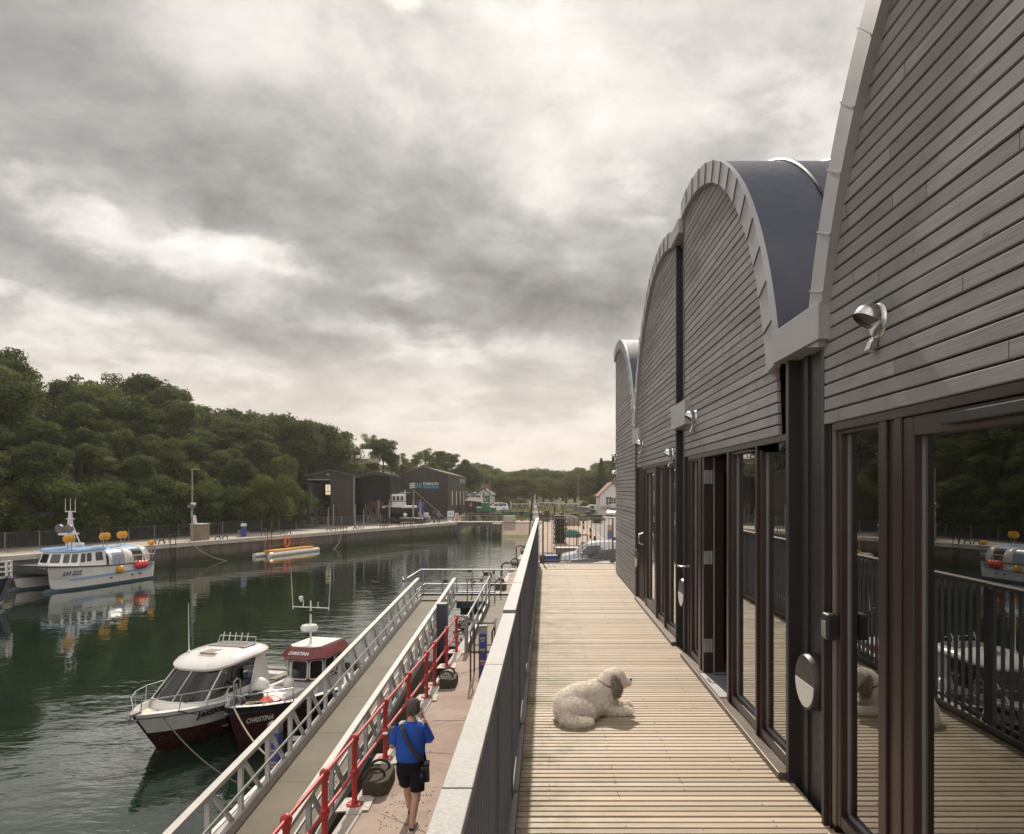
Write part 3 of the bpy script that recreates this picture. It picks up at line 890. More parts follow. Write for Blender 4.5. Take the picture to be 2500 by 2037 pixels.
# the door that stands open, folded into the room
b = MB()
y0 = 6.70
b.box(FX + .10, FX + .99, y0 - .03, y0 + .02, .06, .16); b.box(FX + .10, FX + .99, y0 - .03, y0 + .02, 2.0, rel(.30))
b.box(FX + .10, FX + .19, y0 - .03, y0 + .02, .16, 2.0); b.box(FX + .90, FX + .99, y0 - .03, y0 + .02, .16, 2.0)
od = b.build('open_door', M['frame'], bld, bevel=.005)
b = MB()
b.box(FX + .085, FX + .099, y0 - .05, y0 - .036, .06, rel(.30)); b.box(FX + .09, FX + .97, y0 - .05, y0 - .036, .06, .075); b.build('door_seal', M['bead'], od)
b = MB(); b.quad((FX + .19, y0, .16), (FX + .90, y0, .16), (FX + .90, y0, 2.0), (FX + .19, y0, 2.0)); b.build('pane', M['glass'], od, recalc=False)
b = MB()
for zz_ in (.25, 1.10, 1.88):
    b = MB(); b.box(FX + .015, FX + .075, 6.725, 6.76, zz_, zz_ + .13); b.tube([(FX + .088, 6.73, zz_), (FX + .088, 6.73, zz_ + .13)], .012, 8)
    b.build('hinge', M['galv'], od, bevel=.003)
# rooms behind the glass, walls and lower storey
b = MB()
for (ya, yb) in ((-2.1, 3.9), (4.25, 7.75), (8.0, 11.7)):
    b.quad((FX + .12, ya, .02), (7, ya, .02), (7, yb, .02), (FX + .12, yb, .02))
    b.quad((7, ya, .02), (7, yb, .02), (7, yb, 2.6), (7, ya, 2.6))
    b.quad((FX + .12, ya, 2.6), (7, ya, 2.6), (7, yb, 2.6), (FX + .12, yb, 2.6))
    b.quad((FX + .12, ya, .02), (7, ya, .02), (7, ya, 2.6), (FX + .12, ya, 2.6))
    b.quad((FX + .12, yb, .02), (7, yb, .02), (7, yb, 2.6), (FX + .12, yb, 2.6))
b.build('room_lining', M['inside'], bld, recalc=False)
b = MB()
b.box(FX + .09, FX + 12, 11.84, 15.18, -3, 1.9)
b.box(FX + .14, FX + 12, -2.2, 11.84, -3, -.24)
b.box(FX + .14, FX + 12, -2.3, -2.2, -3, 3.2)
b.build('wall', M['clad'], bld)
pts = [(14.45 - 2.63 * math.cos(t), rel(.14 + 2.63 * math.sin(t))) for t in [R(18) + R(72 + 15) * i / 14 for i in range(15)]]
pts = [(p[0], p[1]) for p in pts if p[0] < 15.18]
b = MB(); b.prism([(11.84, 1.9)] + pts + [(15.18, rel(.14 + 2.53)), (15.18, 1.9)], FX + .09, FX + 12, 'x'); b.build('gable_wall', M['clad'], bld)

# ================================================================ DECK
b = MB()
PB = .066
y = -1.98
i = 0
DECK_END = 17.12
rnd = random.Random(11)
while y < DECK_END - .05:
    xr = FX + .03 if y < 15.2 else 1.9
    h = rnd.uniform(-.0012, .0012)
    b.prism([(y, -.028), (y + PB - .0135, -.028), (y + PB - .0135, h - .003), (y + PB - .017, h), (y + .0035, h), (y, h - .003)], -.165, xr, 'x')
    y += PB
deck = b.build('deck', M['deck']); tag(deck, kind='structure')
b = MB()
for x in (0.02, .43, .84, 1.25):
    y = -1.98
    while y < 15:
        for o in (.012, .040):
            if rnd.random() < .25:
                b.cbox((x + rnd.uniform(-.006, .006), y + o, .0012), (.006, .006, .0022))
        y += PB
tag(b.build('deck_nails', M['rust']), kind='structure')
b = MB()
for x in (-.12, .02, .43, .84, 1.25, 1.46): b.box(x - .025, x + .025, -1.98, DECK_END, -.19, -.029)
b.box(-.16, 1.5, -1.98, DECK_END, -.24, -.2)  # added dark soffit, blocks light from below so board gaps stay dark
b.box(-.185, -.168, -1.98, DECK_END, -.24, .012)
tag(b.build('deck_frame', M['black']), kind='structure')
# steel posts carrying the deck
for yy in (1.5, 6, 10.5, 15.5):
    b = MB(); b.box(-.13, -.03, yy - .05, yy + .05, QZ, -.24); b.box(-.2, .04, yy - .12, yy + .12, QZ, QZ + .015)
    tag(b.build('deck_post', M['galv'], bevel=.004), 'grey steel post standing on the quay under the outer edge of the timber deck', 'post', 'posts under the deck')

# ================================================================ RAILINGS of the deck
rail = thing('railing', 'long grey steel railing of close vertical bars along the open side of the deck', 'railing', (-.2, 8, 0))
HZ = rel(-.73)
cuts = [-1.9, .45, 1.7, 2.9, 4.1, 5.28, 6.7, 8.13, 9.14, 10.4, 11.7, 13.2, 14.9, 17.1]
for i in range(len(cuts) - 1):
    ya, yb = cuts[i], cuts[i + 1]
    up_ = .0 if ya < 4.0 else (.018 if ya < 5 else .02)
    b = MB(); b.box(-.257, -.180, ya + .003, yb - .003, HZ - .03 + up_, HZ + up_)
    b.build('handrail', M['galv_top'], rail, bevel=.003)
    b = MB(); y = ya + .06
    while y < yb - .02:
        b.box(-.235, -.206, y - .004, y + .004, .03, HZ - .03 + up_)
        y += .098
    b.box(-.239, -.202, ya, yb, .075, .087)
    b.build('baluster_panel', M['galv_dark'], rail)
    b = MB(); b.box(-.25, -.195, yb - .006, yb + .008, -.2, HZ - .03); b.box(-.205, -.166, yb - .05, yb + .05, -.2, .03)
    b.build('post', M['galv_dark'], rail, bevel=.002)
    b = MB(); b.box(-.20, -.166, ya + .02, yb - .02, .0125, .021); b.box(-.19, -.1665, ya + .02, yb - .02, .021, .05)
    b.build('toe_plate', M['galv_top'], rail)
er = thing('end_railing', 'brown grey metal railing of sixteen thin bars closing the far end of the deck', 'railing', (.76, 17.1, 0))
M['brownrail'] = mat('brown_grey_steel', (.135, .115, .10), .5, .3, var=.2)
b = MB(); b.box(-.10, 1.66, 17.075, 17.125, 1.10, 1.115); b.build('top_rail', M['brownrail'], er)
b = MB(); b.box(-.08, 1.64, 17.09, 17.11, .065, .085); b.box(-.10, 1.66, 17.08, 17.12, -.01, .012); b.build('bottom_rail', M['brownrail'], er)
for x in (-.085, 1.63):
    b = MB(); b.box(x - .02, x + .02, 17.085, 17.115, -.2, 1.10); b.build('post', M['brownrail'], er)
for i in range(15):
    x = .03 + i * .1075
    b = MB(); b.box(x - .007, x + .007, 17.093, 17.107, .0855, 1.0995); b.build('baluster', M['brownrail'], er)
# ================================================================ TREES
def crown_mesh(name, seed, rx, rz, n, leaf, lobes, spread=.62, gap=.0, top=False):
    """many small leaf sprays through overlapping lobes; unit: metres, base of crown at z = 0"""
    g = np.random.default_rng(seed)
    cs = []; rs = []
    for i in range(lobes):
        th = g.uniform(0, 2 * PI); q = math.sqrt(g.uniform(0, 1))
        h = g.uniform(.12, .98)
        env = math.sin(PI * min(1, .18 + .72 * h)) ** .7
        cs.append((rx * spread * q * env * math.cos(th) * 1.15, rx * spread * q * env * math.sin(th) * 1.15, rz * h * .82 + rz * .08))
        rs.append(rx * g.uniform(.24, .46) * (1.1 - .35 * h))
    cs = np.array(cs); rs = np.array(rs)
    wts = rs ** 2 / (rs ** 2).sum()
    idx = g.choice(lobes, n, p=wts)
    d = g.normal(size=(n, 3)); d /= np.linalg.norm(d, axis=1)[:, None]
    d[:, 2] = np.where((d[:, 2] < -.2) & (g.random(n) < .6), -d[:, 2], d[:, 2])
    rad = rs[idx] * (1 - .55 * g.random(n) ** 2.2) * (1 + .12 * g.normal(size=n))
    p = cs[idx] + d * rad[:, None] * np.array([1, 1, .8])
    nrm = d + g.normal(size=(n, 3)) * .55; nrm /= np.linalg.norm(nrm, axis=1)[:, None]
    a = np.cross(nrm, g.normal(size=(n, 3))); a /= np.linalg.norm(a, axis=1)[:, None]
    bb = np.cross(nrm, a)
    s = leaf * g.uniform(.55, 1.35, n)[:, None]
    # each spray is a bent pair of triangles (a folded leaf cluster)
    v = np.stack([p - a * s * .5, p + bb * s * .28 - nrm * s * .06, p + a * s * .55, p - bb * s * .30 - nrm * s * .06], 1).reshape(-1, 3)
    me = bpy.data.meshes.new(name)
    me.vertices.add(4 * n); me.vertices.foreach_set('co', v.ravel())
    f = np.arange(4 * n).reshape(-1, 4)
    tri = np.stack([f[:, [0, 1, 2]], f[:, [0, 2, 3]]], 1).reshape(-1, 3)
    me.loops.add(tri.size); me.loops.foreach_set('vertex_index', tri.ravel().astype(np.int32))
    me.polygons.add(len(tri)); me.polygons.foreach_set('loop_start', (np.arange(len(tri)) * 3).astype(np.int32))
    me.update(calc_edges=True)
    return me, cs, rs
def trunk_mesh(name, seed, h, r, cs, crown_z):
    g = random.Random(seed)
    b = MB(L=True)
    p = [Vector((0, 0, -.6))]
    for i in range(1, 7):
        p.append(Vector((g.uniform(-.05, .05) * h * .4 * i / 6, g.uniform(-.05, .05) * h * .4 * i / 6, h * i / 6)))
    b.tube(p, [r * (1.25 if i == 0 else 1 - .8 * i / 6) for i in range(7)], 7)
    for c in cs[:: max(1, len(cs) // 9)]:
        c = Vector(c) + Vector((0, 0, crown_z))
        k = g.randint(2, 4)
        q = p[k]
        mid = q.lerp(c, .5) + Vector((g.uniform(-.2, .2), g.uniform(-.2, .2), .25))
        b.tube([q, mid, c], [r * .5, r * .3, r * .1], 5, caps=False)
    me = bpy.data.meshes.new(name)
    me.from_pydata([tuple(v) for v in b.v], [], b.f); me.materials.append(M['bark'])
    me.polygons.foreach_set('use_smooth', [True] * len(me.polygons))
    return me
TREE_P = {}
def proto(kind, seed, n, leaf, lobes, rx, rz, lift, spread=.62):
    """unit tree about 10 m tall: crown radius rx, crown depth rz, crown base at lift"""
    cm, cs, rs = crown_mesh('crown', seed, rx, rz, n, leaf, lobes, spread)
    tm = trunk_mesh('trunk', seed, lift + rz * .72, .20, cs, lift)
    zt = np.empty(len(cm.vertices) * 3); cm.vertices.foreach_get('co', zt)
    TREE_P.setdefault(kind, []).append((cm, tm, lift, lift + float(np.percentile(zt[2::3], 99.3))))
for i in range(5): proto('broad', 20 + i, 11500, .305, 26, 3.7, 7.6, 2.0)
for i in range(3): proto('airy', 40 + i, 7500, .265, 24, 3.6, 5.8, 4.0, .78)
for i in range(4): proto('low', 80 + i, 10000, .33, 30, 3.6, 9.2, .2)
for i in range(3): proto('bush', 60 + i, 6500, .255, 18, 3.4, 5.0, .1)
def conifer(seed):
    g = np.random.default_rng(seed)
    n = 5000
    h = g.random(n) ** 1.25
    tier = np.floor(h * 13) / 13
    r = (1 - h) * 2.3 * (.55 + .45 * (1 - (h * 13 - np.floor(h * 13)))) * np.sqrt(g.random(n)) + .05
    th = g.uniform(0, 2 * PI, n)
    p = np.stack([r * np.cos(th), r * np.sin(th), 1.2 + h * 9.2 - r * .18], 1)
    nrm = g.normal(size=(n, 3)) + np.array([0, 0, 1.2]); nrm /= np.linalg.norm(nrm, axis=1)[:, None]
    a = np.stack([np.cos(th), np.sin(th), -.4 * np.ones(n)], 1); a -= nrm * (a * nrm).sum(1)[:, None]; a /= np.linalg.norm(a, axis=1)[:, None]
    bb = np.cross(nrm, a); s = .42 * g.uniform(.6, 1.2, n)[:, None]
    v = np.stack([p - a * s * .5, p + bb * s * .2, p + a * s * .5, p - bb * s * .2], 1).reshape(-1, 3)
    me = bpy.data.meshes.new('crown')
    me.from_pydata(v.tolist(), [], np.arange(4 * n).reshape(-1, 4).tolist())
    b = MB(L=True); b.tube([(0, 0, -.6), (0, 0, 10)], [.2, .03], 7)
    tm = bpy.data.meshes.new('trunk'); tm.from_pydata([tuple(v) for v in b.v], [], b.f); tm.materials.append(M['bark'])
    TREE_P.setdefault('conifer', []).append((me, tm, 1.2, 10.4))
conifer(5); conifer(6)
CROWN_CACHE = {}
def tree(x, y, ztop, kind, leaf, label, group, wid=1.0, name='tree', cat='tree', gz=None, seed=None, minh=2.5):
    g = random.Random(seed if seed is not None else int(x * 97 + y * 31))
    cm, tm, lift, full = g.choice(TREE_P[kind])
    key = (cm.name, leaf)
    if key not in CROWN_CACHE:
        c2 = cm.copy(); c2.materials.append(M[leaf]); CROWN_CACHE[key] = c2
    z0 = hill(x, y) if gz is None else gz
    h = max(minh, ztop - z0)
    k = h / full
    sxy = k ** .75 * wid * g.uniform(.9, 1.12)
    r = thing(name, label, cat, (x, y, z0), 0, group)
    r.rotation_euler.z = g.uniform(0, 6.28); r.scale = (sxy, sxy, k)
    for nm, me, zo in (('crown', CROWN_CACHE[key], lift if kind != 'conifer' else 0), ('trunk', tm, 0)):
        o = bpy.data.objects.new(nm, me); COL.objects.link(o); o.parent = r
        o.location = (0, 0, zo)
    return r
def imgx(x, y): return 1137 + 1449 * x / y
SKY_X = [-400, 0, 60, 130, 170, 230, 300, 350, 420, 500, 560, 620, 700, 740]
SKY_Y = [640, 728, 750, 792, 778, 774, 788, 797, 833, 853, 862, 876, 890, 915]
def skyline_z(x, y):
    return (1018 - np.interp(imgx(x, y), SKY_X, SKY_Y)) / 1449 * y + CZ
g = random.Random(5)
rows = [(9.6, .36, 'bush', 3.0), (12.5, .52, 'broad', 4.0), (16.5, .70, 'broad', 4.2), (21, .84, 'broad', 4.4), (26, .94, 'broad', 4.6), (31, 1.0, 'broad', 4.8)]
for ri, (t, fr, kind, step) in enumerate(rows):
    s = -34 + ri * 1.3
    while s < (35 if t < 14 else 39 if t < 25 else 60):
        p = fq(s + g.uniform(-.9, .9), t + g.uniform(-1.2, 1.2))
        if p.y > 8 and not (s > 36 and t < 20 and s > 40):
            zs = skyline_z(p.x, p.y)
            if s > 38: zs = min(zs, skyline_z(p.x, p.y))
            top = QZ + (zs - QZ) * min(1.0, fr + g.uniform(-.07, .05))
            lf = g.choice(['leaf_dark', 'leaf_dark', 'leaf_mid', 'leaf_mid', 'leaf_dark', 'leaf_dark'] if ri > 1 else ['leaf_dark', 'leaf_dark', 'leaf_mid'])
            if kind == 'bush':
                tree(p.x, p.y, top, 'bush', g.choice(['leaf_dark', 'leaf_dark', 'leaf_mid']), 'dark leafy bush at the foot of the wooded bank behind the quay fence', 'bushes along the foot of the wooded bank', 1.15, 'bush', 'bush')
            elif ri >= 4:
                tree(p.x, p.y, top, kind if g.random() < .7 else 'airy', lf, 'tall dark green tree on the crest of the wooded bank', 'trees on the crest of the wooded bank', 1.12)
            else:
                tree(p.x, p.y, top, kind, lf, 'dense green broadleaf tree on the slope of the wooded bank', 'trees on the slope of the wooded bank', 1.15)
        s += step * g.uniform(.85, 1.15)
# trees near the sheds
def at(x, y, Y): return ((x - 1137) / 1449 * Y, Y, (1018 - y) / 1449 * Y + CZ)
def tree_at(px, py, Y, kind, leaf, label, group=None, wid=1, base=None, **k):
    x, y, z = at(px, py, Y)
    gz = at(px, base, Y)[2] if base else None
    return tree(x, y, z, kind, leaf, label, group, wid, gz=gz, **k)
tree_at(592, 950, 84, 'broad', 'leaf_mid', 'large mid green bush bulging over the quay fence left of the boat sheds', None, .62, name='bush', cat='bush', base=1092)
tree_at(566, 990, 78, 'bush', 'leaf_mid', 'rounded green bush at the foot of the bank behind the blue quay pedestal', None, .75, name='bush', cat='bush', base=1098)
tree_at(612, 1036, 86, 'bush', 'leaf_warm', 'low yellowish bush beside the left corner of the boat sheds', None, .6, name='bush', cat='bush', base=1090)
tree_at(630, 1030, 89, 'airy', 'leaf_red', 'thin copper coloured shrub against the left wall of the boat sheds', None, .5, name='shrub', cat='shrub', base=1086)
tree_at(634, 885, 104, 'broad', 'leaf_mid', 'big broad tree standing over the roof of the left boat shed', None, .95, base=1000)
tree_at(615, 880, 100, 'broad', 'leaf_dark', 'dark round tree at the right end of the wooded bank', None, 1.2, base=1010)
tree_at(671, 886, 116, 'broad', 'leaf_dark', 'tall dark tree just left of the hillside house', None, .58, base=975)
tree_at(771, 905, 138, 'airy', 'leaf_mid', 'open crowned tree rising behind the right gable of the hillside house', None, .8, base=985)
tree_at(797, 915, 120, 'broad', 'leaf_dark', 'dark full tree right of the hillside house', None, 1.1, base=985)
for px, py, Y in ((690, 962, 118), (716, 968, 119), (745, 972, 118), (775, 965, 118), (815, 960, 122), (845, 968, 124), (870, 975, 126), (905, 962, 132)):
    tree_at(px, py, Y, 'bush', g.choice(['leaf_warm', 'leaf_mid', 'leaf_warm']), 'yellow green scrub bush on the bank above the boat sheds', 'scrub bushes above the boat sheds', 1.0, name='bush', cat='bush', base=py + 28)
for px, py, Y, kd, lf, wd in ((835, 946, 170, 'low', 'leaf_mid', 1.1), (868, 948, 165, 'low', 'leaf_warm', 1.1), (885, 935, 150, 'airy', 'leaf_mid', 1.0), (912, 940, 148, 'low', 'leaf_mid', 1.1), (940, 945, 150, 'low', 'leaf_dark', 1.15), (965, 958, 152, 'low', 'leaf_mid', 1.1), (985, 972, 158, 'low', 'leaf_dark', 1.0), (925, 965, 142, 'low', 'leaf_dark', 1.0)):
    tree_at(px, py, Y, kd, lf, 'leafy tree on the ridge behind the large dark shed', 'trees on the ridge behind the sheds', wd, base=py + 52)
# valley side beyond: a wood in which single crowns can be told apart
far = [(985, 968), (1005, 970), (1022, 974), (1045, 984), (1060, 988), (1080, 980), (1100, 977), (1125, 978), (1150, 980), (1172, 982), (1192, 978), (1212, 974), (1235, 985), (1252, 968), (1272, 962), (1290, 965), (1320, 960), (1350, 955), (1390, 950), (1440, 945)]
for i, (px, py) in enumerate(far):
    for dY, dy_, lf in ((0, 14, 'leaf_mid'), (22, 6, 'leaf_mid'), (48, 0, 'leaf_dark')):
        Y = 182 + dY + g.uniform(-5, 5)
        x = px + g.uniform(-9, 9)
        tree_at(x, py + dy_ + g.uniform(-3, 3), Y, 'bush' if dY == 0 or g.random() < .5 else 'low', g.choice([lf, 'leaf_mid', 'leaf_warm' if dY == 0 else 'leaf_dark']), 'rounded tree in the wood at the far end of the harbour valley', 'trees in the far valley wood', 1.3, base=py + 62 - dY * .3)
for i in range(16):
    px = 990 + i * 6.5
    tree_at(px, np.interp(px, [990, 1050, 1095], [966, 981, 990]) + g.uniform(-2, 2), 330 + g.uniform(-15, 15), 'low', 'leaf_mid', 'hazy distant tree on the far ridge', 'trees on the distant ridge', 1.5, base=1000)
tree_at(1251, 954, 178, 'conifer', 'leaf_dark', 'pointed dark conifer behind the orange roofed house', None, 1.5, base=1030)
tree_at(1276, 950, 182, 'conifer', 'leaf_mid', 'taller ragged conifer nearest the building corner', None, 1.6, base=1030)
for px, py, Y in ((1020, 1030, 160), (1055, 1040, 150), (1085, 1045, 165), (1225, 1040, 150), (1243, 1035, 152), (1000, 1025, 165)):
    tree_at(px, py - 6, Y, 'bush', 'leaf_warm', 'low scrub bush on the grassy bank beyond the bridge', 'scrub bushes beyond the bridge', 1.0, name='bush', cat='bush', base=py + 22)
# long yellow grass between the bridge and the boats
gr = np.random.default_rng(3)
b = MB()
for i in range(2600):
    x = gr.uniform(-14.5, 9); y = gr.uniform(104.5, 128)
    if -13.2 < x < -6.6 and y < 140 and not (y > 150): continue
    z = QZ + .012 + (.9 * max(0, min(1, (y - 106) / 16)) * max(0, min(1, (8 - x) / 6)) if x > -6.5 else 0) - .05
    h = gr.uniform(.35, .95); a = gr.uniform(0, 6.28); l = gr.uniform(-.2, .2); wd = gr.uniform(.05, .12)
    ca, sa = math.cos(a) * wd, math.sin(a) * wd
    b.add([(x - ca, y - sa, z), (x + ca, y + sa, z), (x + l, y + l * .5, z + h)], [(0, 1, 2)])
tag(b.build('tall_grass', mat('yellow_grass', (.20, .175, .055), .9, var=.5, vs=.4), recalc=False), 'long yellow green grass on the bank beyond the bridge', 'grass', kind='stuff')
# ================================================================ BOATYARD
def corr_mat(name, col):
    m, t, out = newmat(name)
    co = t.new('ShaderNodeTexCoord').outputs['Object']
    n = t.noise(t.mapping(co, scale=(1.2, 1.2, .1)), 1.2, 5, .6); n2 = t.noise(co, .5, 4)
    c = t.mix(t.maprange(n, .3, .7), c4(col, .7), c4(col, 1.3))
    s = t.new('ShaderNodeSeparateXYZ'); t.l.new(co, s.inputs[0])
    wv = t.math('SINE', t.math('MULTIPLY', t.math('ADD', s.outputs[0], s.outputs[1]), 30))
    b_ = principled(t, out, Base_Color=c, Roughness=.55)
    t.l.new(t.bump(wv, .6, .03), b_.inputs['Normal'])
    return m
M['shed'] = corr_mat('brown_corrugated_sheet', (.024, .019, .018))
M['shed2'] = corr_mat('dark_corrugated_sheet', (.019, .018, .019))
M['doorwood'] = corr_mat('stained_door_boards', (.038, .028, .022))
M['roofpale'] = mat('weathered_roof_sheet', (.12, .105, .095), .85, .0, var=.2, spec=.15)
def shed(label, xl, xr, y0, y1, ze, za, front=True, pm='shed', open_l=None, skew=0, over=.25):
    """gabled shed with its gable towards the harbour; ze eaves height, za ridge height"""
    xm = (xl + xr) / 2
    zb = QZ
    t = thing('boat_shed', label, 'shed', (xm, y0, zb))
    b = MB()
    sk = lambda y: skew * (y - y0)
    for x in (xl, xr):
        b.quad((x, y0, zb), (x + sk(y1), y1, zb), (x + sk(y1), y1, ze), (x, y0, ze))
        s_ = 1 if x == xl else -1
        b.quad((x + .12 * s_, y0, zb), (x + sk(y1) + .12 * s_, y1, zb), (x + sk(y1) + .12 * s_, y1, ze), (x + .12 * s_, y0, ze))
    b.add([(xl + sk(y1), y1, zb), (xr + sk(y1), y1, zb), (xr + sk(y1), y1, ze), (xm + sk(y1), y1, za), (xl + sk(y1), y1, ze)], [(0, 1, 2, 3, 4)])
    if front and open_l is None:
        b.add([(xl, y0, zb), (xr, y0, zb), (xr, y0, ze), (xm, y0, za), (xl, y0, ze)], [(4, 3, 2, 1, 0)])
    elif open_l is not None:
        xo, zo = open_l
        b.add([(xl, y0, zo), (xl, y0, ze), (xm, y0, za), (xr, y0, ze), (xr, y0, zo)], [(0, 1, 2, 3, 4)])
        b.quad((xl, y0, zb), (xl + .35, y0, zb), (xl + .35, y0, zo), (xl, y0, zo))
    b.build('wall', M[pm], t, recalc=False)
    r = MB(); d = .14
    for (x, s_) in ((xl, -1), (xr, 1)):
        ex = x + s_ * over; ez = ze - over * (za - ze) / (xm - xl)
        r.add([(xm, y0 - over, za), (ex, y0 - over, ez), (ex + sk(y1), y1, ez), (xm + sk(y1), y1, za), (xm, y0 - over, za + d), (ex, y0 - over, ez + d), (ex + sk(y1), y1, ez + d), (xm + sk(y1), y1, za + d)],
              [(0, 1, 2, 3), (4, 7, 6, 5), (0, 4, 5, 1), (1, 5, 6, 2), (2, 6, 7, 3)])
    r.build('roof', M['roofpale'], t)
    return t, xm
def X(px, Y): return (px - 1137) / 1449 * Y
def Z(py, Y): return (1018 - py) / 1449 * Y + CZ
# left shed: sliding door half open
Y1 = 92
t, xm = shed('brown corrugated boat shed with its left door slid open, leftmost of three', X(638, Y1), X(739, Y1), Y1, Y1 + 16, Z(991, Y1), Z(980, Y1), open_l=(X(689, Y1), Z(999.5, Y1)), skew=-.335)
zo = Z(999.5, Y1)
b = MB(); b.box(X(688, Y1), X(739, Y1), Y1 - .1, Y1 + .02, QZ + .02, zo + .05); b.build('sliding_door', M['doorwood'], t)
b = MB(); b.box(X(640, Y1), X(688, Y1), Y1 - .16, Y1 - .05, zo - .02, zo + .12); b.build('door_track', M['galv'], t)
b = MB(); b.box(X(736.5, Y1), X(738.5, Y1), Y1 - .25, Y1 - .12, QZ, Z(992, Y1)); b.build('downpipe', M['galv'], t)
b = MB(); b.box(X(680, Y1), X(686, Y1), Y1 - .12, Y1 - .03, Z(990, Y1), Z(986, Y1)); b.build('flood_light', M['galv'], t)
b = MB(); yb = Y1 + 16 - .1; b.quad((X(677.5, yb), yb, Z(1030, yb)), (X(688, yb), yb, Z(1030, yb)), (X(688, yb), yb, Z(1009, yb)), (X(677.5, yb), yb, Z(1009, yb)))
lw = b.build('lit_window', M['white'], t)
m_, tt, oo = newmat('window_daylight'); e_ = tt.new('ShaderNodeEmission'); e_.inputs[0].default_value = (1, .83, .56, 1); e_.inputs[1].default_value = .62; tt.l.new(e_.outputs[0], oo.inputs[0])
lw.data.materials[0] = m_
b = MB(); yb -= .05
b.box(X(677, yb), X(688.5, yb), yb - .05, yb, Z(1023.6, yb), Z(1022.6, yb)); b.box(X(682.3, yb), X(683, yb), yb - .05, yb, Z(1030, yb), Z(1009, yb)); b.build('window_bar', M['black'], t)
b = MB(); b.box(X(641, Y1) + .12, X(641, Y1) + .2, Y1 + .3, Y1 + 5, Z(1070, Y1), Z(1005, Y1)); b.build('lining_board', M['galv'], t)
# covered boat and planks in its doorway
v = thing('covered_boat', 'small boat under a pale sheet standing in the open doorway of the left shed', 'boat', (X(684, 97), 97, QZ))
b = MB(); rings = []
for i in range(7):
    u = i / 6; wv = 1.0 * math.sin(PI * (.18 + .8 * u)) + .15
    rings.append([(X(684, 97) + wv * math.cos(a), 95.6 + u * 4.2, QZ + 2.3 + .75 * math.sin(a) * (1 - .3 * u)) for a in [PI * k / 8 for k in range(9)]])
b.loft(rings, closed=False, caps=False); b.build('sheet', M['plasticgrey'], v, smooth=True)
b = MB()
for dx_ in (-.9, -.3, .4): b.bar((X(684, 97) + dx_, 95.8, QZ), (X(684, 97) + dx_ * .8, 96.2, QZ + 2.3), .14, .14)
for k in range(5): b.box(X(684, 97) - 1, X(684, 97) + .9, 95.7, 95.8, QZ + .4 * k + .2, QZ + .4 * k + .27)
b.build('cradle', M['wood'], v)
for i, (px, lx) in enumerate(((646, .5), (650, .9), (655, -.3), (660, .6))):
    b = MB(); b.bar((X(px, 91), 91.2, QZ), (X(px, 91) + lx * .4, 92.9, QZ + 2.0 + .3 * i), .2, .07)
    tag(b.build('plank', M['doorwood']), 'weathered plank leaning in the doorway of the left boat shed', 'plank', 'planks leaning in the left shed doorway')
# middle shed: deep open porch
Y2 = 99
t, xm = shed('dark open fronted boat shed between the two brown ones', X(738, Y2), X(830, Y2), Y2, Y2 + 18, Z(994, Y2), Z(982.5, Y2), front=False, pm='shed2', over=.35, skew=-.27)
b = MB(); b.add([(X(738, Y2) + .15, Y2 + 3.2, QZ), (X(830, Y2) - .15, Y2 + 3.2, QZ), (X(830, Y2) - .15, Y2 + 3.2, Z(995, Y2)), (xm, Y2 + 3.2, Z(984, Y2)), (X(738, Y2) + .15, Y2 + 3.2, Z(995, Y2))], [(4, 3, 2, 1, 0)])
b.build('back_wall', M['shed2'], t, recalc=False)
b = MB(); b.prism([(X(736, Y2), Z(993, Y2)), (xm, Z(981.5, Y2)), (X(832, Y2), Z(993, Y2)), (X(832, Y2), Z(998, Y2)), (xm, Z(987.5, Y2)), (X(736, Y2), Z(998, Y2))], Y2 - .5, Y2 - .36, 'y'); b.build('barge_board', M['shed2'], t)
b = MB(); b.box(X(812, Y2), X(832, Y2), Y2 - .1, Y2 + .1, QZ, Z(995, Y2)); b.build('side_screen', M['shed2'], t)
for i, (px, ln) in enumerate(((755, .8), (759, 1.3), (763, 1.6), (768, .5), (775, .2), (792, -.2))):
    b = MB(); b.bar((X(px, Y2) + ln * .9, Y2 - .2, QZ), (X(px, Y2), Y2 + 1.4, QZ + 2.7 - .15 * i), .16, .08)
    tag(b.build('plank', M['wood']), 'grey spar leaning against the inside of the open fronted shed', 'spar', 'spars leaning in the open fronted shed')
v = thing('trestle', 'old brown timber trestle under the open fronted shed', 'trestle', (X(783, Y2), Y2 + .4, QZ))
b = MB(); b.cbox((X(783, Y2), Y2 + .4, QZ + 2.6), (2.1, .9, 1.0)); b.build('crate', mat('brown_crate', (.09, .04, .025), .8), v)
b = MB()
for dx_ in (-.8, 0, .8): b.bar((X(783, Y2) + dx_, Y2 + .1, QZ), (X(783, Y2) + dx_, Y2 + .1, QZ + 2.1), .14, .14)
b.build('leg', M['wood'], v)
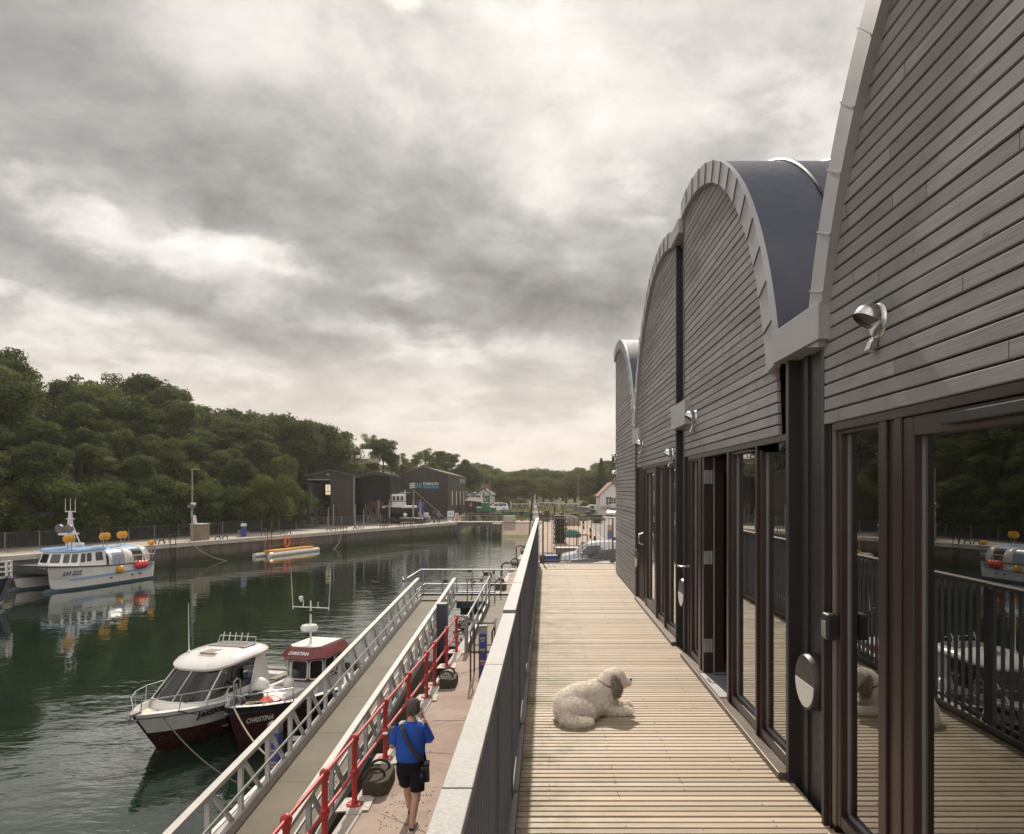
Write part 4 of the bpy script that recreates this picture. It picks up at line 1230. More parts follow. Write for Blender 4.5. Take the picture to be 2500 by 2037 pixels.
# large shed with the painted name
Y3 = 110
xl, xr = X(830.5, Y3), X(933, Y3)
t, xm = shed('largest dark brown shed with a white and turquoise sign on its gable', xl, xr, Y3, Y3 + 34, Z(988, Y3), Z(973, Y3), skew=-.033, over=.12)
M['teal'] = mat('turquoise_sign', (.03, .30, .34), .5, var=.05)
M['signwhite'] = mat('sign_white', (.60, .60, .58), .5, var=.05)
Fz = lambda py: Z(py, Y3)
def D(cx, cy): return (700 + cx / 3.5517) / 1.1731, (1030 + cy / 3.5517) / 1.1731   # read off an enlargement of the sign
x_, y_ = D(1250, 540); text('EYEMOUTH', .56, M['signwhite'], t, frame_m((X(x_, Y3), Y3 - .06, Z(y_, Y3)), (1, 0, 0), (0, 0, 1)), bold=.012, fit=2.4)
x_, y_ = D(1250, 566); text('marine', .80, M['teal'], t, frame_m((X(x_, Y3), Y3 - .06, Z(y_, Y3) + .02), (1, 0, 0), (0, 0, 1)), bold=.022, fit=2.4)
b = MB()
for cy in (538, 554, 571):
    p = []
    for i in range(9):
        x_, y_ = D(1066 + i * 6, cy + 3.2 * math.sin(i * .8)); p.append((X(x_, Y3), Y3 - .06, Z(y_, Y3)))
    for i in range(8): b.bar(p[i], p[i + 1], .03, .20)
b.build('sign_mark', M['signwhite'], t)
b = MB()
for cx in (1130, 1148, 1164):
    p = []
    for i in range(9):
        x_, y_ = D(cx + 2.8 * math.sin(i * .8), 532 + i * 5.4); p.append((X(x_, Y3), Y3 - .06, Z(y_, Y3)))
    for i in range(8): b.bar(p[i], p[i + 1], .20, .03, up=(0, 1, 0))
b.build('sign_mark', M['teal'], t)
# side wall: slit windows and a second sign
sd = Vector((-.033, 1, 0)).normalized()
def side(u, z): return Vector((xr, Y3, z)) + sd * u + Vector((.05, 0, 0))
def uside(px):
    # distance along the side wall seen at px
    lo, hi = 0, 34
    for _ in range(40):
        mdd = (lo + hi) / 2; p = side(mdd, 0)
        if imgx(p.x, p.y) < px: lo = mdd
        else: hi = mdd
    return lo
b = MB()
for cx in (1436, 1471, 1505, 1535):
    u0 = uside((700 + cx / 3.5517) / 1.1731 - .9); u1 = uside((700 + cx / 3.5517) / 1.1731 + .9)
    p = side((u0 + u1) / 2, 0)
    z0, z1 = Z((1030 + 722 / 3.5517) / 1.1731, p.y), Z((1030 + 603 / 3.5517) / 1.1731, p.y)
    bb = MB(); bb.quad(side(u0, z0), side(u1, z0), side(u1, z1), side(u0, z1))
    bb.build('window', mat('translucent_sheet', (.62, .57, .47), .6), t, recalc=False)
u0, u1 = uside(957.6), uside(968.5)
for k in range(3):
    bb = MB(); z0 = Z(1005.5 - k * 3.2, side(u0, 0).y); bb.quad(side(u0, z0), side(u0 + 2.6, z0), side(u0 + 2.6, z0 + .2), side(u0, z0 + .2)); bb.build('sign_mark', M['signwhite'], t, recalc=False)
um = (u0 + 3.4 + u1) / 2
text('EYEMOUTH', .6, M['signwhite'], t, frame_m(side(um, Z(1000.5, side(um, 0).y)), sd, (0, 0, 1)), fit=5.5, extrude=.01)
text('marine', .85, M['teal'], t, frame_m(side(um, Z(1003.8, side(um, 0).y)), sd, (0, 0, 1)), fit=5.5, bold=.03, extrude=.01)
# low annexe
Ya = 128
t = thing('annexe', 'low dark shed with a pale lean-to roof joined to the end of the largest shed', 'shed', (X(990, Ya), Ya, QZ))
b = MB(); b.box(X(968, Ya), X(1005, Ya), Ya, Ya + 8, QZ, Z(1045, Ya)); b.build('wall', M['shed2'], t)
b = MB(); b.add([(X(967, Ya), Ya - .3, Z(1043, Ya)), (X(1006, Ya), Ya - .3, Z(1046.5, Ya)), (X(1006, Ya), Ya + 8, Z(1041, Ya)), (X(967, Ya), Ya + 8, Z(1037, Ya))], [(0, 1, 2, 3)])
ro = b.build('roof', M['roofpale'], t); ro.modifiers.new('s', 'SOLIDIFY').thickness = .12
b = MB(); b.box(X(977, Ya), X(982.5, Ya), Ya - .06, Ya, Z(1055, Ya), Z(1047, Ya)); b.build('warning_sign', mat('red_white_sign', (.55, .22, .18), .6, var=.5, vs=3), t)
# white cottage behind
def house(label, px0, px1, Yh, pye, pya, pyb, roofcol, gable=True, chim=True, deep=9, wallm='white', wins=(), nm='house'):
    xl, xr = X(px0, Yh), X(px1, Yh); xm = (xl + xr) / 2; ze, za, zb = Z(pye, Yh), Z(pya, Yh), Z(pyb, Yh)
    t = thing(nm, label, 'house', (xm, Yh, zb))
    b = MB(); b.box(xl, xr, Yh, Yh + deep, zb - 2, ze); b.prism([(xl, ze), (xm, za), (xr, ze)], Yh, Yh + deep, 'y'); b.build('wall', M[wallm], t)
    r = MB()
    k = (za - ze) / (xm - xl)
    for s_ in (-1, 1):
        ex = xm + s_ * (xm - xl + .3); ez = ze - .3 * k
        r.add([(xm, Yh - .2, za + .02), (ex, Yh - .2, ez + .02), (ex, Yh + deep + .2, ez + .02), (xm, Yh + deep + .2, za + .02), (xm, Yh - .2, za + .2), (ex, Yh - .2, ez + .2), (ex, Yh + deep + .2, ez + .2), (xm, Yh + deep + .2, za + .2)],
              [(0, 1, 2, 3), (4, 7, 6, 5), (0, 4, 5, 1), (1, 5, 6, 2), (2, 6, 7, 3)])
    ro = r.build('roof', roofcol, t)
    if chim:
        for yy in (Yh + .5, Yh + deep - 1):
            c = MB(); c.box(xm - .55, xm + .55, yy, yy + .7, za - .5, za + .9); c.lathe([(.13, za + .9), (.11, za + 1.3)], (xm - .25, yy + .35, 0), 8); c.lathe([(.13, za + .9), (.11, za + 1.3)], (xm + .25, yy + .35, 0), 8)
            c.build('chimney', M['chim'], ro)
    for (wx0, wx1, wy0, wy1) in wins:
        w = MB(); w.box(X(wx0, Yh) - .12, X(wx1, Yh) + .12, Yh - .04, Yh + .05, Z(wy1, Yh) - .12, Z(wy0, Yh) + .12); wf = w.build('window', M['plasticgrey'], t)
        w = MB(); w.box(X(wx0, Yh), X(wx1, Yh), Yh - .05, Yh - .04, Z(wy1, Yh), Z(wy0, Yh)); w.build('pane', M['tint'], wf)
        w = MB(); xm_ = (X(wx0, Yh) + X(wx1, Yh)) / 2
        w.box(xm_ - .03, xm_ + .03, Yh - .06, Yh - .051, Z(wy1, Yh), Z(wy0, Yh))
        for q in (.33, .66): w.box(X(wx0, Yh), X(wx1, Yh), Yh - .06, Yh - .051, Z(wy1, Yh) * (1 - q) + Z(wy0, Yh) * q - .03, Z(wy1, Yh) * (1 - q) + Z(wy0, Yh) * q + .03)
        w.build('glazing_bar', M['white'], wf)
    return t, xm
M['chim'] = mat('chimney_brick', (.20, .13, .10), .9, var=.3)
M['slate'] = mat('slate', (.075, .075, .08), .6, var=.25, vs=6)
M['render'] = mat('white_render', (.55, .53, .51), .8, var=.08)
M['pantile'] = mat('orange_pantiles', (.21, .085, .045), .75, var=.3, vs=8, bump=.8, bs=8)
M['buff'] = mat('buff_render', (.40, .35, .29), .8, var=.12)
Yc = 150
house('white cottage with small paned windows behind the low annexe', 989, 1023, Yc, 1030, 1018.5, 1049, M['slate'], wins=((991.5, 998, 1033, 1043), (1012, 1018.5, 1033, 1043)), wallm='render')
t, _ = house('lower white wing with a slim chimney, left of the white cottage', 966, 989, Yc + 1.5, 1031, 1026, 1049, M['slate'], chim=False, wins=((981, 985.5, 1033, 1041), (971, 975, 1033, 1041)), wallm='render')
b = MB(); b.box(X(969, Yc + 2), X(972, Yc + 2), Yc + 2, Yc + 2.6, Z(1030, Yc), Z(1023, Yc)); b.build('chimney', M['render'], t)
# orange roofed house at the right
Yr = 128
t, _ = house('pale rendered house with an orange tiled roof at the corner of the building', 1248, 1300, Yr, 1032, 1006, 1068, M['pantile'], wins=((1262.5, 1270.5, 1036, 1049), (1273, 1281, 1038, 1047)), wallm='render', chim=False)
b = MB(); b.box(X(1274, Yr), X(1286, Yr), Yr + 2, Yr + 3, Z(1014, Yr), Z(1000, Yr)); b.build('chimney', M['chim'], t)
b = MB(); b.box(X(1250, Yr), X(1276, Yr), Yr - .5, Yr, Z(1057, Yr), Z(1052.5, Yr)); b.build('shop_sign', M['paleconc'], t)
# house on the wooded hill
Yh = 128
t = thing('hillside_house', 'grey roofed house with a small gabled porch high among the trees above the sheds', 'house', (X(735, Yh), Yh, Z(968, Yh)))
def hp(px, py, dy=0): return (X(px, Yh + dy) , Yh + dy, Z(py, Yh + dy))
b = MB()
xa, xb = X(708, Yh), X(765, Yh); zb = Z(972, Yh); ze = Z(953, Yh); zr = Z(934, Yh)
# ridge parallel to the picture, gable on the right
b.add([(xa, Yh, zb), (xb, Yh, zb), (xb, Yh, ze), (xa, Yh, ze), (xa, Yh + 9, zb), (xb, Yh + 9, zb), (xb, Yh + 9, ze), (xa, Yh + 9, ze), (xb, Yh + 4.5, zr), (xa, Yh + 4.5, zr)], [(0, 1, 2, 3), (1, 5, 6, 8, 2), (5, 4, 7, 6), (4, 0, 3, 9, 7)])
b.build('wall', M['buff'], t)
b = MB(); b.add([(xa - .3, Yh - .4, ze - .25), (xb + .25, Yh - .4, ze - .25), (xb + .25, Yh + 4.5, zr + .12), (xa - .3, Yh + 4.5, zr + .12), (xb + .25, Yh + 9.4, ze - .25), (xa - .3, Yh + 9.4, ze - .25)], [(0, 1, 2, 3), (3, 2, 4, 5)])
ro = b.build('roof', mat('grey_roof', (.24, .22, .205), .6, var=.15), t); ro.modifiers.new('s', 'SOLIDIFY').thickness = .15
for (px, py) in ((727, 944), (742, 944)):
    b = MB(); b.quad(hp(px, py + 4), hp(px + 5, py + 4), (X(px + 5, Yh + 1.8), Yh + 1.75, Z(py, Yh + 1.8)), (X(px, Yh + 1.8), Yh + 1.75, Z(py, Yh + 1.8)))
pg = MB(); x0, x1 = X(711, Yh), X(741, Yh); xm_ = X(726, Yh)
pg.prism([(x0 + .3, ze - 1.9), (x1 - .3, ze - 1.9), (x1 - .3, ze - .3), (xm_, ze + 1.25), (x0 + .3, ze - .3)], Yh - 3.0, Yh + .5, 'y'); pg.build('porch', M['buff'], t)
pg = MB()
for s_, ex in ((-1, x0), (1, x1)):
    pg.add([(xm_, Yh - 3.3, ze + 1.45), (ex, Yh - 3.3, ze - .42), (ex, Yh + 1.5, ze - .42), (xm_, Yh + 1.5, ze + 1.45)], [(0, 1, 2, 3)])
r2 = pg.build('porch_roof', M['slate'], t); r2.modifiers.new('s', 'SOLIDIFY').thickness = .18
b = MB(); b.box(X(713, Yh - 3), X(724, Yh - 3), Yh - 3.06, Yh - 3.0, ze - 1.5, ze - .5); b.build('window', M['tint'], t)
b = MB(); b.box(X(726, Yh - 3), X(734, Yh - 3), Yh - 3.06, Yh - 3.0, ze - 1.8, ze - .5); b.build('window', M['bead'], t)
b = MB(); b.box(xb + .02, xb + .06, Yh + 3.2, Yh + 3.9, ze - .2, ze + 1.0); b.box(xb + .02, xb + .06, Yh + 5, Yh + 5.7, ze - .2, ze + 1.0); b.build('window', M['tint'], t)
b = MB(); b.box(X(706, Yh - 4), X(775, Yh - 4), Yh - 4.3, Yh - 4.0, zb - 1.0, zb + .35)
tag(b.build('garden_wall', M['hwall']), 'dark garden wall below the hillside house', 'wall')
t = thing('memorial', 'pale stone figure on a pedestal against the trees above the sheds', 'statue', (X(833, 140), 140, Z(970, 140)))
b = MB(); b.lathe([(.5, -1.5), (.4, .2), (.25, .3), (.21, .9), (.25, 1.0), (.0, 1.02)], (X(833, 140), 140, Z(966, 140)), 10); b.build('pedestal', M['render'], t, smooth=True)
b = MB(); b.lathe([(.0, 1.0), (.18, 1.03), (.15, 1.4), (.19, 1.7), (.14, 1.87), (.05, 1.92), (.085, 2.0), (.085, 2.1), (.0, 2.15)], (X(833, 140), 140, Z(966, 140)), 10)
b.tube([(X(833, 140) - .15, 140, Z(966, 140) + 1.75), (X(833, 140) - .35, 140, Z(966, 140) + 1.85), (X(833, 140) - .5, 140, Z(966, 140) + 2.05)], .05, 6)
b.build('figure', M['render'], t, smooth=True)

# ---------------------------------------------------------------- bridge over the channel
t = thing('quay_bridge', 'low dark footbridge on piles across the channel beside the slipway', 'bridge', (-10, 101, QZ))
b = MB(); b.box(-13.2, -6.0, 100.2, 103.2, QZ - .55, QZ + .02); b.build('bridge_deck', M['hwall'], t)
b = MB(); b.box(-13.2, -6.3, 100.1, 103.3, QZ + .021, QZ + .06); b.build('walkway', M['yard'], t)
for px in (1006.5, 1017, 1026, 1031.5, 1000, 1042):
    b = MB(); b.box(X(px, 102), X(px, 102) + .28, 101.9, 102.2, -7, QZ - .55); b.build('pile', M['bluegrey'], t)
b = MB(); b.bar((X(1005, 102), 102, QZ - 1.3), (X(1036, 102), 102, QZ - 1.3), .14, .14); b.build('cross_beam', M['bluegrey'], t)
b = MB()
b.box(-13.0, -6.2, 100.2, 100.24, QZ + .95, QZ + 1.0); b.box(-13.0, -6.2, 100.2, 100.24, QZ + .5, QZ + .53)
for i in range(7): b.box(-13 + i * 1.1, -12.96 + i * 1.1, 100.19, 100.25, QZ + .05, QZ + .97)
b.build('handrail', M['galv'], t)
b = MB(); b.box(-12.3, -7.2, 108, 108.4, QZ + .75, QZ + 1.0)
for x in (-12, -10, -8.2, -7.5): b.box(x, x + .25, 108.1, 108.4, QZ - .2, QZ + .8)
tag(b.build('timber_barrier', M['rust']), 'dark timber barrier standing just beyond the footbridge', 'barrier')
b = MB(); b.box(-6.2, -4.5, 100.3, 101.4, QZ, QZ + .95)
tag(b.build('concrete_block', M['paleconc'], bevel=.06), 'pale grey concrete block at the head of the slipway', 'block')
b = MB(); b.prism([(-7.6, 100.2), (-6.3, 100.2), (-6.3, 96.4), (-7.6, 96.4)], -7, QZ - .02, 'z')
tag(b.build('slipway_wall', M['hwall']), 'dark wall flanking the left side of the slipway', 'wall')
# truss footbridge far behind
t = thing('truss_footbridge', 'long white lattice footbridge crossing beyond the car park', 'bridge', (1, 138, -1))
Yt = 136
def tx(cx): return X((1100 + cx / 4.693) / 1.1731, Yt)
def tz(cy): return Z((1060 + cy / 4.693) / 1.1731, Yt)
top = [(690, 802), (770, 802), (850, 802), (910, 802), (960, 800), (1010, 787), (1090, 786), (1170, 788), (1240, 802), (1300, 802), (1380, 802), (1465, 802)]
b = MB()
for i in range(len(top) - 1): b.bar((tx(top[i][0]), Yt, tz(top[i][1])), (tx(top[i + 1][0]), Yt, tz(top[i + 1][1])), .14, .16)
b.build('top_chord', M['alu'], t)
b = MB(); b.bar((tx(690), Yt, tz(878)), (tx(1465), Yt, tz(878)), .3, .28); b.build('bottom_chord', M['alu'], t)
b = MB(); n = 24
for i in range(n):
    c0, c1 = 690 + 775 * i / n, 690 + 775 * (i + 1) / n
    zt = lambda c: tz(np.interp(c, [p[0] for p in top], [p[1] for p in top]))
    if i % 2: b.bar((tx(c0), Yt, tz(878)), (tx(c1), Yt, zt(c1)), .05, .06)
    else: b.bar((tx(c0), Yt, zt(c0)), (tx(c1), Yt, tz(878)), .05, .06)
b.build('lattice', M['alu'], t)
b = MB(); b.box(tx(690), tx(1465), Yt + .3, Yt + 2.2, tz(878), tz(872)); b.build('deck', M['alu'], t)
for c in (690, 910, 1240, 1465):
    b = MB(); b.box(tx(c) - .12, tx(c) + .12, Yt - .1, Yt + .1, QZ - .2, tz(770)); b.build('post', M['alu'], t)

# ---------------------------------------------------------------- far quay furniture
M['mesh_fence'] = None
def mesh_mat():
    m, t, out = newmat('fence_mesh')
    co = t.new('ShaderNodeTexCoord').outputs['Object']
    s = t.new('ShaderNodeSeparateXYZ'); t.l.new(co, s.inputs[0])
    u = t.math('MULTIPLY', t.math('ADD', s.outputs[0], s.outputs[1]), 9.0)
    f = t.math('LESS_THAN', t.math('FRACT', u), .38)
    tr = t.new('ShaderNodeBsdfTransparent'); p = t.new('ShaderNodeBsdfPrincipled'); p.inputs['Base Color'].default_value = (.11, .115, .12, 1)
    mx_ = t.new('ShaderNodeMixShader'); t.l.new(f, mx_.inputs[0]); t.l.new(tr.outputs[0], mx_.inputs[1]); t.l.new(p.outputs[0], mx_.inputs[2]); t.l.new(mx_.outputs[0], out.inputs[0])
    return m
FH = 1.35
b0 = fq(-14, 6.8)
fence = thing('quay_fence', 'long grey bar fence along the back of the far quay below the wood', 'fence', (b0.x, b0.y, QZ))
s_ = -14.0
first = None
while s_ < 56:
    p0, p1 = fq(s_, 6.8), fq(s_ + 2.5, 6.8)
    b = MB()
    n = 20
    for i in range(n):
        q = p0.lerp(p1, (i + .5) / n); b.bar((q.x, q.y, QZ + .1), (q.x, q.y, QZ + FH - .06), .022, .022)
    b.bar((p0.x, p0.y, QZ + FH - .05), (p1.x, p1.y, QZ + FH - .05), .05, .04); b.bar((p0.x, p0.y, QZ + .1), (p1.x, p1.y, QZ + .1), .04, .03)
    b.build('fence_panel', M['galv_dark'], fence)
    b = MB(); b.box(p0.x - .04, p0.x + .04, p0.y - .04, p0.y + .04, QZ, QZ + FH + .03); b.build('post', M['galv'], fence)
    s_ += 2.5
# mast with a camera
p = fq(15.2, 5.6)
px_ = X(400, 64.5)
t = thing('camera_mast', 'tall slim grey mast with a small camera in front of the wood', 'mast', (px_, 64.5, QZ))
b = MB(); b.tube([(px_, 64.5, QZ), (px_, 64.5, QZ + 2), (px_, 64.5, Z(977, 64.5))], [.09, .075, .06], 10); b.build('pole', M['galv'], t, smooth=True)
b = MB(); b.cbox((px_ + .28, 64.5, Z(977, 64.5)), (.75, .2, .08)); b.build('lamp_head', M['galv'], t)
b = MB(); b.tube([(px_, 64.3, Z(1049, 64.5)), (px_ + .45, 64.2, Z(1048, 64.5))], .09, 10); b.ball((px_ + .35, 64.2, Z(1049.5, 64.5)), .15, 10); b.build('camera', M['white'], t, smooth=True)
b = MB(); b.cbox((px_, 64.4, Z(1054, 64.5)), (.75, .06, .28)); b.build('sign_plate', M['plasticgrey'], t)
b = MB(); b.cbox((px_ + .03, 64.38, Z(1071, 64.5)), (.16, .12, .6)); b.build('junction_box', M['galv'], t)
# boarded enclosure with an obelisk
t = thing('timber_enclosure', 'square enclosure of upright pale boards beside the mast', 'enclosure', (X(410, 66), 66, QZ))
x0, x1 = X(397, 65), X(421, 65)
b = MB()
n = 14
for i in range(n):
    xx = x0 + (x1 - x0) * (i + .5) / n; b.box(xx - .03, xx + .03, 64.9, 64.96, QZ, QZ + 1.5)
    b.box(x0 - .06, x0, 65 + 1.3 * i / n, 65.07 + 1.3 * i / n, QZ, QZ + 1.5); b.box(x1, x1 + .06, 65 + 1.3 * i / n, 65.07 + 1.3 * i / n, QZ, QZ + 1.5)
b.build('board_screen', mat('pale_boards', (.26, .205, .14), .8, var=.3), t)
b = MB(); b.box(x0 - .1, x1 + .1, 64.85, 66.4, QZ + 1.5, QZ + 1.56); b.build('lid', M['paleconc'], t)
xo = X(408.5, 66)
b = MB(); b.loft([[(xo + sx * r, 65.6 + sy * r, z) for sx, sy in ((-1, -1), (1, -1), (1, 1), (-1, 1))] for r, z in ((.20, QZ + 1.56), (.17, QZ + 1.8), (.12, QZ + 2.25), (.02, QZ + 2.36))])
tag(b.build('obelisk', M['render']), 'small white tapering obelisk standing on the boarded enclosure', 'obelisk')
# service pedestals of the far quay
def far_pedestal(px, Y, label):
    x = X(px, Y)
    t = thing('service_pedestal', label, 'pedestal', (x, Y, QZ))
    b = MB(); b.box(x - .2, x + .2, Y - .2, Y + .2, QZ, QZ + 1.05); b.build('body', M['blue'], t, bevel=.02)
    b = MB(); b.box(x - .22, x + .22, Y - .22, Y + .22, QZ + 1.05, QZ + 1.3); b.build('lamp_head', M['white'], t, bevel=.03)
    b = MB()
    for dx_ in (-.42, .42): b.tube([(x + dx_, Y - .3, QZ), (x + dx_, Y - .3, QZ + .55), (x + dx_, Y + .3, QZ + .55), (x + dx_, Y + .3, QZ)], .03, 6)
    b.build('guard', M['galv'], t)
far_pedestal(507, 70.5, 'small blue and white service pedestal on the far quay between the mast and the float')
# ladders and hoops on the far quay
def ladder(s, label):
    p = fq(s, 0); q = fq(s + .5, 0)
    t = thing('wall_ladder', label, 'ladder', (p.x, p.y, QZ), 0, 'ladders on the far quay wall')
    b = MB()
    for a in (p, q):
        o = FN * -.1; i = FN * .8
        b.tube([(a.x + o.x, a.y + o.y, WATER - .3), (a.x + o.x, a.y + o.y, QZ + .8), (a.x + i.x, a.y + i.y, QZ + .8), (a.x + i.x, a.y + i.y, QZ)], .035, 6)
    b.build('stile', M['rust'], t)
    b = MB()
    for k in range(7):
        z = WATER + .1 + k * .28; o = FN * -.1
        b.bar((p.x + o.x, p.y + o.y, z), (q.x + o.x, q.y + o.y, z), .05, .05)
    b.build('rung', M['rust'], t)
def s_at(px):
    lo, hi = -30, 56
    for _ in range(40):
        m_ = (lo + hi) / 2; p = fq(m_, 0)
        if imgx(p.x, p.y) < px: lo = m_
        else: hi = m_
    return lo
for px, lb in ((353, 'rusty ladder down the far quay wall just behind the catamaran'), (555, 'rusty ladder down the far quay wall at the left end of the yellow float'), (713, 'rusty ladder down the far quay wall below the left shed'), (853, 'rusty ladder down the far quay wall near the bridge')):
    ladder(s_at(px), lb)
def hoop(px, lb):
    p = fq(s_at(px), .45); q = fq(s_at(px) + .8, .45)
    b = MB(); c = p.lerp(q, .5)
    for a in (p, q):
        pts = []
        for k in range(9):
            u = PI * k / 8; d = FD * (math.cos(u) * .28)
            pts.append((a.x + d.x, a.y + d.y, QZ + .05 + .34 * math.sin(u)))
        b.tube(pts, .05, 6)
    tag(b.build('mooring_hoop', M['rust'], smooth=True), lb, 'mooring hoop', 'mooring hoops along the far quay')
for px in (325, 460, 595, 690, 745, 800, 835, 880): hoop(px, 'pair of rusty mooring hoops on the coping of the far quay')
# slack mooring lines hanging from the far quay
def line(name, label, pts, r, m, cat='rope', group=None, parent=None):
    b = MB(); b.tube(pts, r, 6)
    o = b.build(name, m, parent, smooth=True)
    return o if parent else tag(o, label, cat, group)
def sag(a, c, d, n=14):
    a, c = Vector(a), Vector(c)
    return [a.lerp(c, i / n) - Vector((0, 0, d * 4 * (i / n) * (1 - i / n))) for i in range(n + 1)]
p = fq(s_at(392), -.1); q = fq(s_at(455), -1.2)
line('mooring_rope', 'slack rope drooping from the far quay into the water below the mast', sag((p.x, p.y, QZ + .1), (q.x, q.y, WATER), .35), .035, M['rope'])
p = fq(s_at(713) - .1, -.1); q = fq(s_at(676), -1.2)
line('mooring_rope', 'slack rope drooping from the far quay to the right end of the yellow float', sag((p.x, p.y, QZ + .1), (q.x, q.y, WATER), .5), .03, M['rope'])
# yellow float with a lifebuoy
p0 = fq(s_at(557) + .3, -1.1)
p0 = Vector((X(560, 68.0), 68.0, WATER)); p1 = Vector((X(664, 75.0), 75.0, WATER))
dr = (p1 - p0).normalized(); nr = Vector((-dr.y, dr.x, 0)); L_ = (p1 - p0).length
t = thing('work_float', 'narrow white float with a yellow deck moored below the far quay wall', 'float', (p0.x, p0.y, WATER))
def fp(u, v, z): q = p0 + dr * u + nr * v; return (q.x, q.y, WATER + z)
b = MB(); b.tube([fp(0, 0, .16), fp(L_ * .5, 0, .16), fp(L_ - .2, 0, .16), fp(L_, 0, .2)], [.24, .26, .25, .05], 10); b.tube([fp(-.7, 1.2, .16), fp(L_ - .3, 1.2, .16)], .24, 10); b.build('pontoon_tube', M['gelcoat'], t, smooth=True)
b = MB(); b.prism([fp(.6, -.05, 0)[:2], fp(L_ - .9, -.05, 0)[:2], fp(L_ - .9, 1.25, 0)[:2], fp(.6, 1.25, 0)[:2]], WATER + .36, WATER + .58, 'z'); b.build('deck', M['yellow'], t)
for u in (.7, L_ * .5, L_ - 1.6):
    b = MB(); b.tube([fp(u, 1.1, .4), fp(u, 1.1, 1.75)], .03, 6); b.build('post', M['galv'], t)
b = MB()
for z in (1.7, 1.05):
    b.tube(sag(fp(.7, 1.1, z), fp(L_ * .5, 1.1, z), .12), .013, 5); b.tube(sag(fp(L_ * .5, 1.1, z), fp(L_ - 1.6, 1.1, z), .12), .013, 5)
    b.tube([fp(L_ - 1.6, 1.1, z), fp(L_ - .2, .1, .4)], .013, 5); b.tube([fp(.7, 1.1, z), fp(.75, 0, .5)], .013, 5)
b.build('rope_rail', M['orange'], t)
b = MB(); c = fp(L_ * .5, 1.05, 1.15)
pts = []
for k in range(20):
    a = 2 * PI * k / 20; q = Vector(c) + dr * (.36 * math.cos(a)); pts.append((q.x, q.y, c[2] + .44 * math.sin(a)))
b.tube(pts, .095, 8, closed=True)
tag(b.build('lifebuoy', M['orange'], smooth=True), 'orange lifebuoy hung on the middle post of the yellow float', 'lifebuoy')

# ---------------------------------------------------------------- yard clutter: small fishing boat ashore, tank, poles, people
Yf = 97
t = thing('boat_ashore', 'small fishing boat with masts standing ashore in a steel cradle before the sheds', 'boat', (X(826, Yf), Yf, QZ))
xc = X(828, Yf)
b = MB(); rings = []
for i in range(9):
    u = i / 8; x = xc - 2.3 + 4.9 * u; wv = 1.25 * (math.sin(PI * min(1, .25 + u * .75)) ** .6 + .05) if u < .98 else .15
    hh = 1.35 + .5 * (u - .5) ** 2 * 2
    rings.append([(x, Yf + 1.2 + wv * s_, QZ + .9 + z) for s_, z in ((-1, hh), (-.85, .5), (-.2, 0), (.2, 0), (.85, .5), (1, hh))])
b.loft(rings); b.build('hull', M['black'], t)
b = MB(); b.box(xc - 2.2, xc + 2.5, Yf + .02, Yf + 2.3, QZ + 2.15, QZ + 2.45); b.build('rubbing_band', M['white'], t, bevel=.05)
b = MB(); b.box(xc - 1.0, xc + .7, Yf + .5, Yf + 2, QZ + 2.4, QZ + 4.1); wh = b.build('wheelhouse', M['white'], t, bevel=.08)
b = MB()
for k in range(3): b.box(xc - .85 + k * .55, xc - .45 + k * .55, Yf + .46, Yf + .5, QZ + 3.2, QZ + 3.8)
b.build('window', M['tint'], wh)
b = MB(); b.tube([(xc + .8, Yf + 1.2, QZ + 2.4), (xc + .75, Yf + 1.2, Z(1020, Yf))], [.1, .05], 8); b.tube([(xc + .1, Yf + 1.2, Z(1026, Yf)), (xc + 1.5, Yf + 1.2, Z(1026, Yf))], .03, 6); b.build('mast', M['white'], t)
b = MB(); b.tube([(xc - 1.2, Yf + 1.2, QZ + 2.4), (xc - 1.3, Yf + 1.2, Z(1030, Yf))], .05, 8); b.tube([(xc - .2, Yf + 1.2, QZ + 4), (xc + .4, Yf + 1.2, Z(1022, Yf))], .03, 8); b.tube([(xc - 1.3, Yf + 1.2, Z(1034, Yf)), (xc + .8, Yf + 1.2, Z(1030, Yf))], .02, 6); b.build('derrick', M['galv'], t)
for dx_ in (-2.6, -1.1, 2.2, 3.2):
    b = MB(); b.box(xc + dx_ - .09, xc + dx_ + .09, Yf - .4, Yf - .2, QZ, QZ + 3.3); b.build('cradle_post', M['galv'], t)
b = MB(); b.box(xc - 2.8, xc + 3.4, Yf - .4, Yf + 3, QZ + .35, QZ + .7); b.box(xc - 2.6, xc + 3.3, Yf - .42, Yf - .3, QZ + 3.05, QZ + 3.15); b.build('cradle', M['black'], t)
b = MB(); b.ball((xc + 1.05, Yf - .3, QZ + 1.2), .3, 12); tag(b.build('buoy', M['white'], smooth=True), 'white round buoy hanging at the side of the boat ashore', 'buoy')
Yk = 104
b = MB(); b.box(X(866, Yk), X(880, Yk), Yk, Yk + 1.5, QZ + .8, QZ + 2.8)
tag(b.build('container', M['blue'], bevel=.05), 'blue metal tank in front of the largest shed', 'tank')
t = thing('derrick_pole', 'timber derrick pole with a long stay in front of the largest shed', 'pole', (X(862, 103), 103, QZ))
b = MB(); b.tube([(X(862, 103), 103, QZ), (X(860.5, 103), 103, Z(1020, 103))], .09, 8); b.build('pole', M['wood'], t)
b = MB(); b.tube([(X(860.5, 103), 103, Z(1020, 103)), (X(931, 103), 103, QZ + .2)], .035, 6); b.build('stay', M['rope'], t)
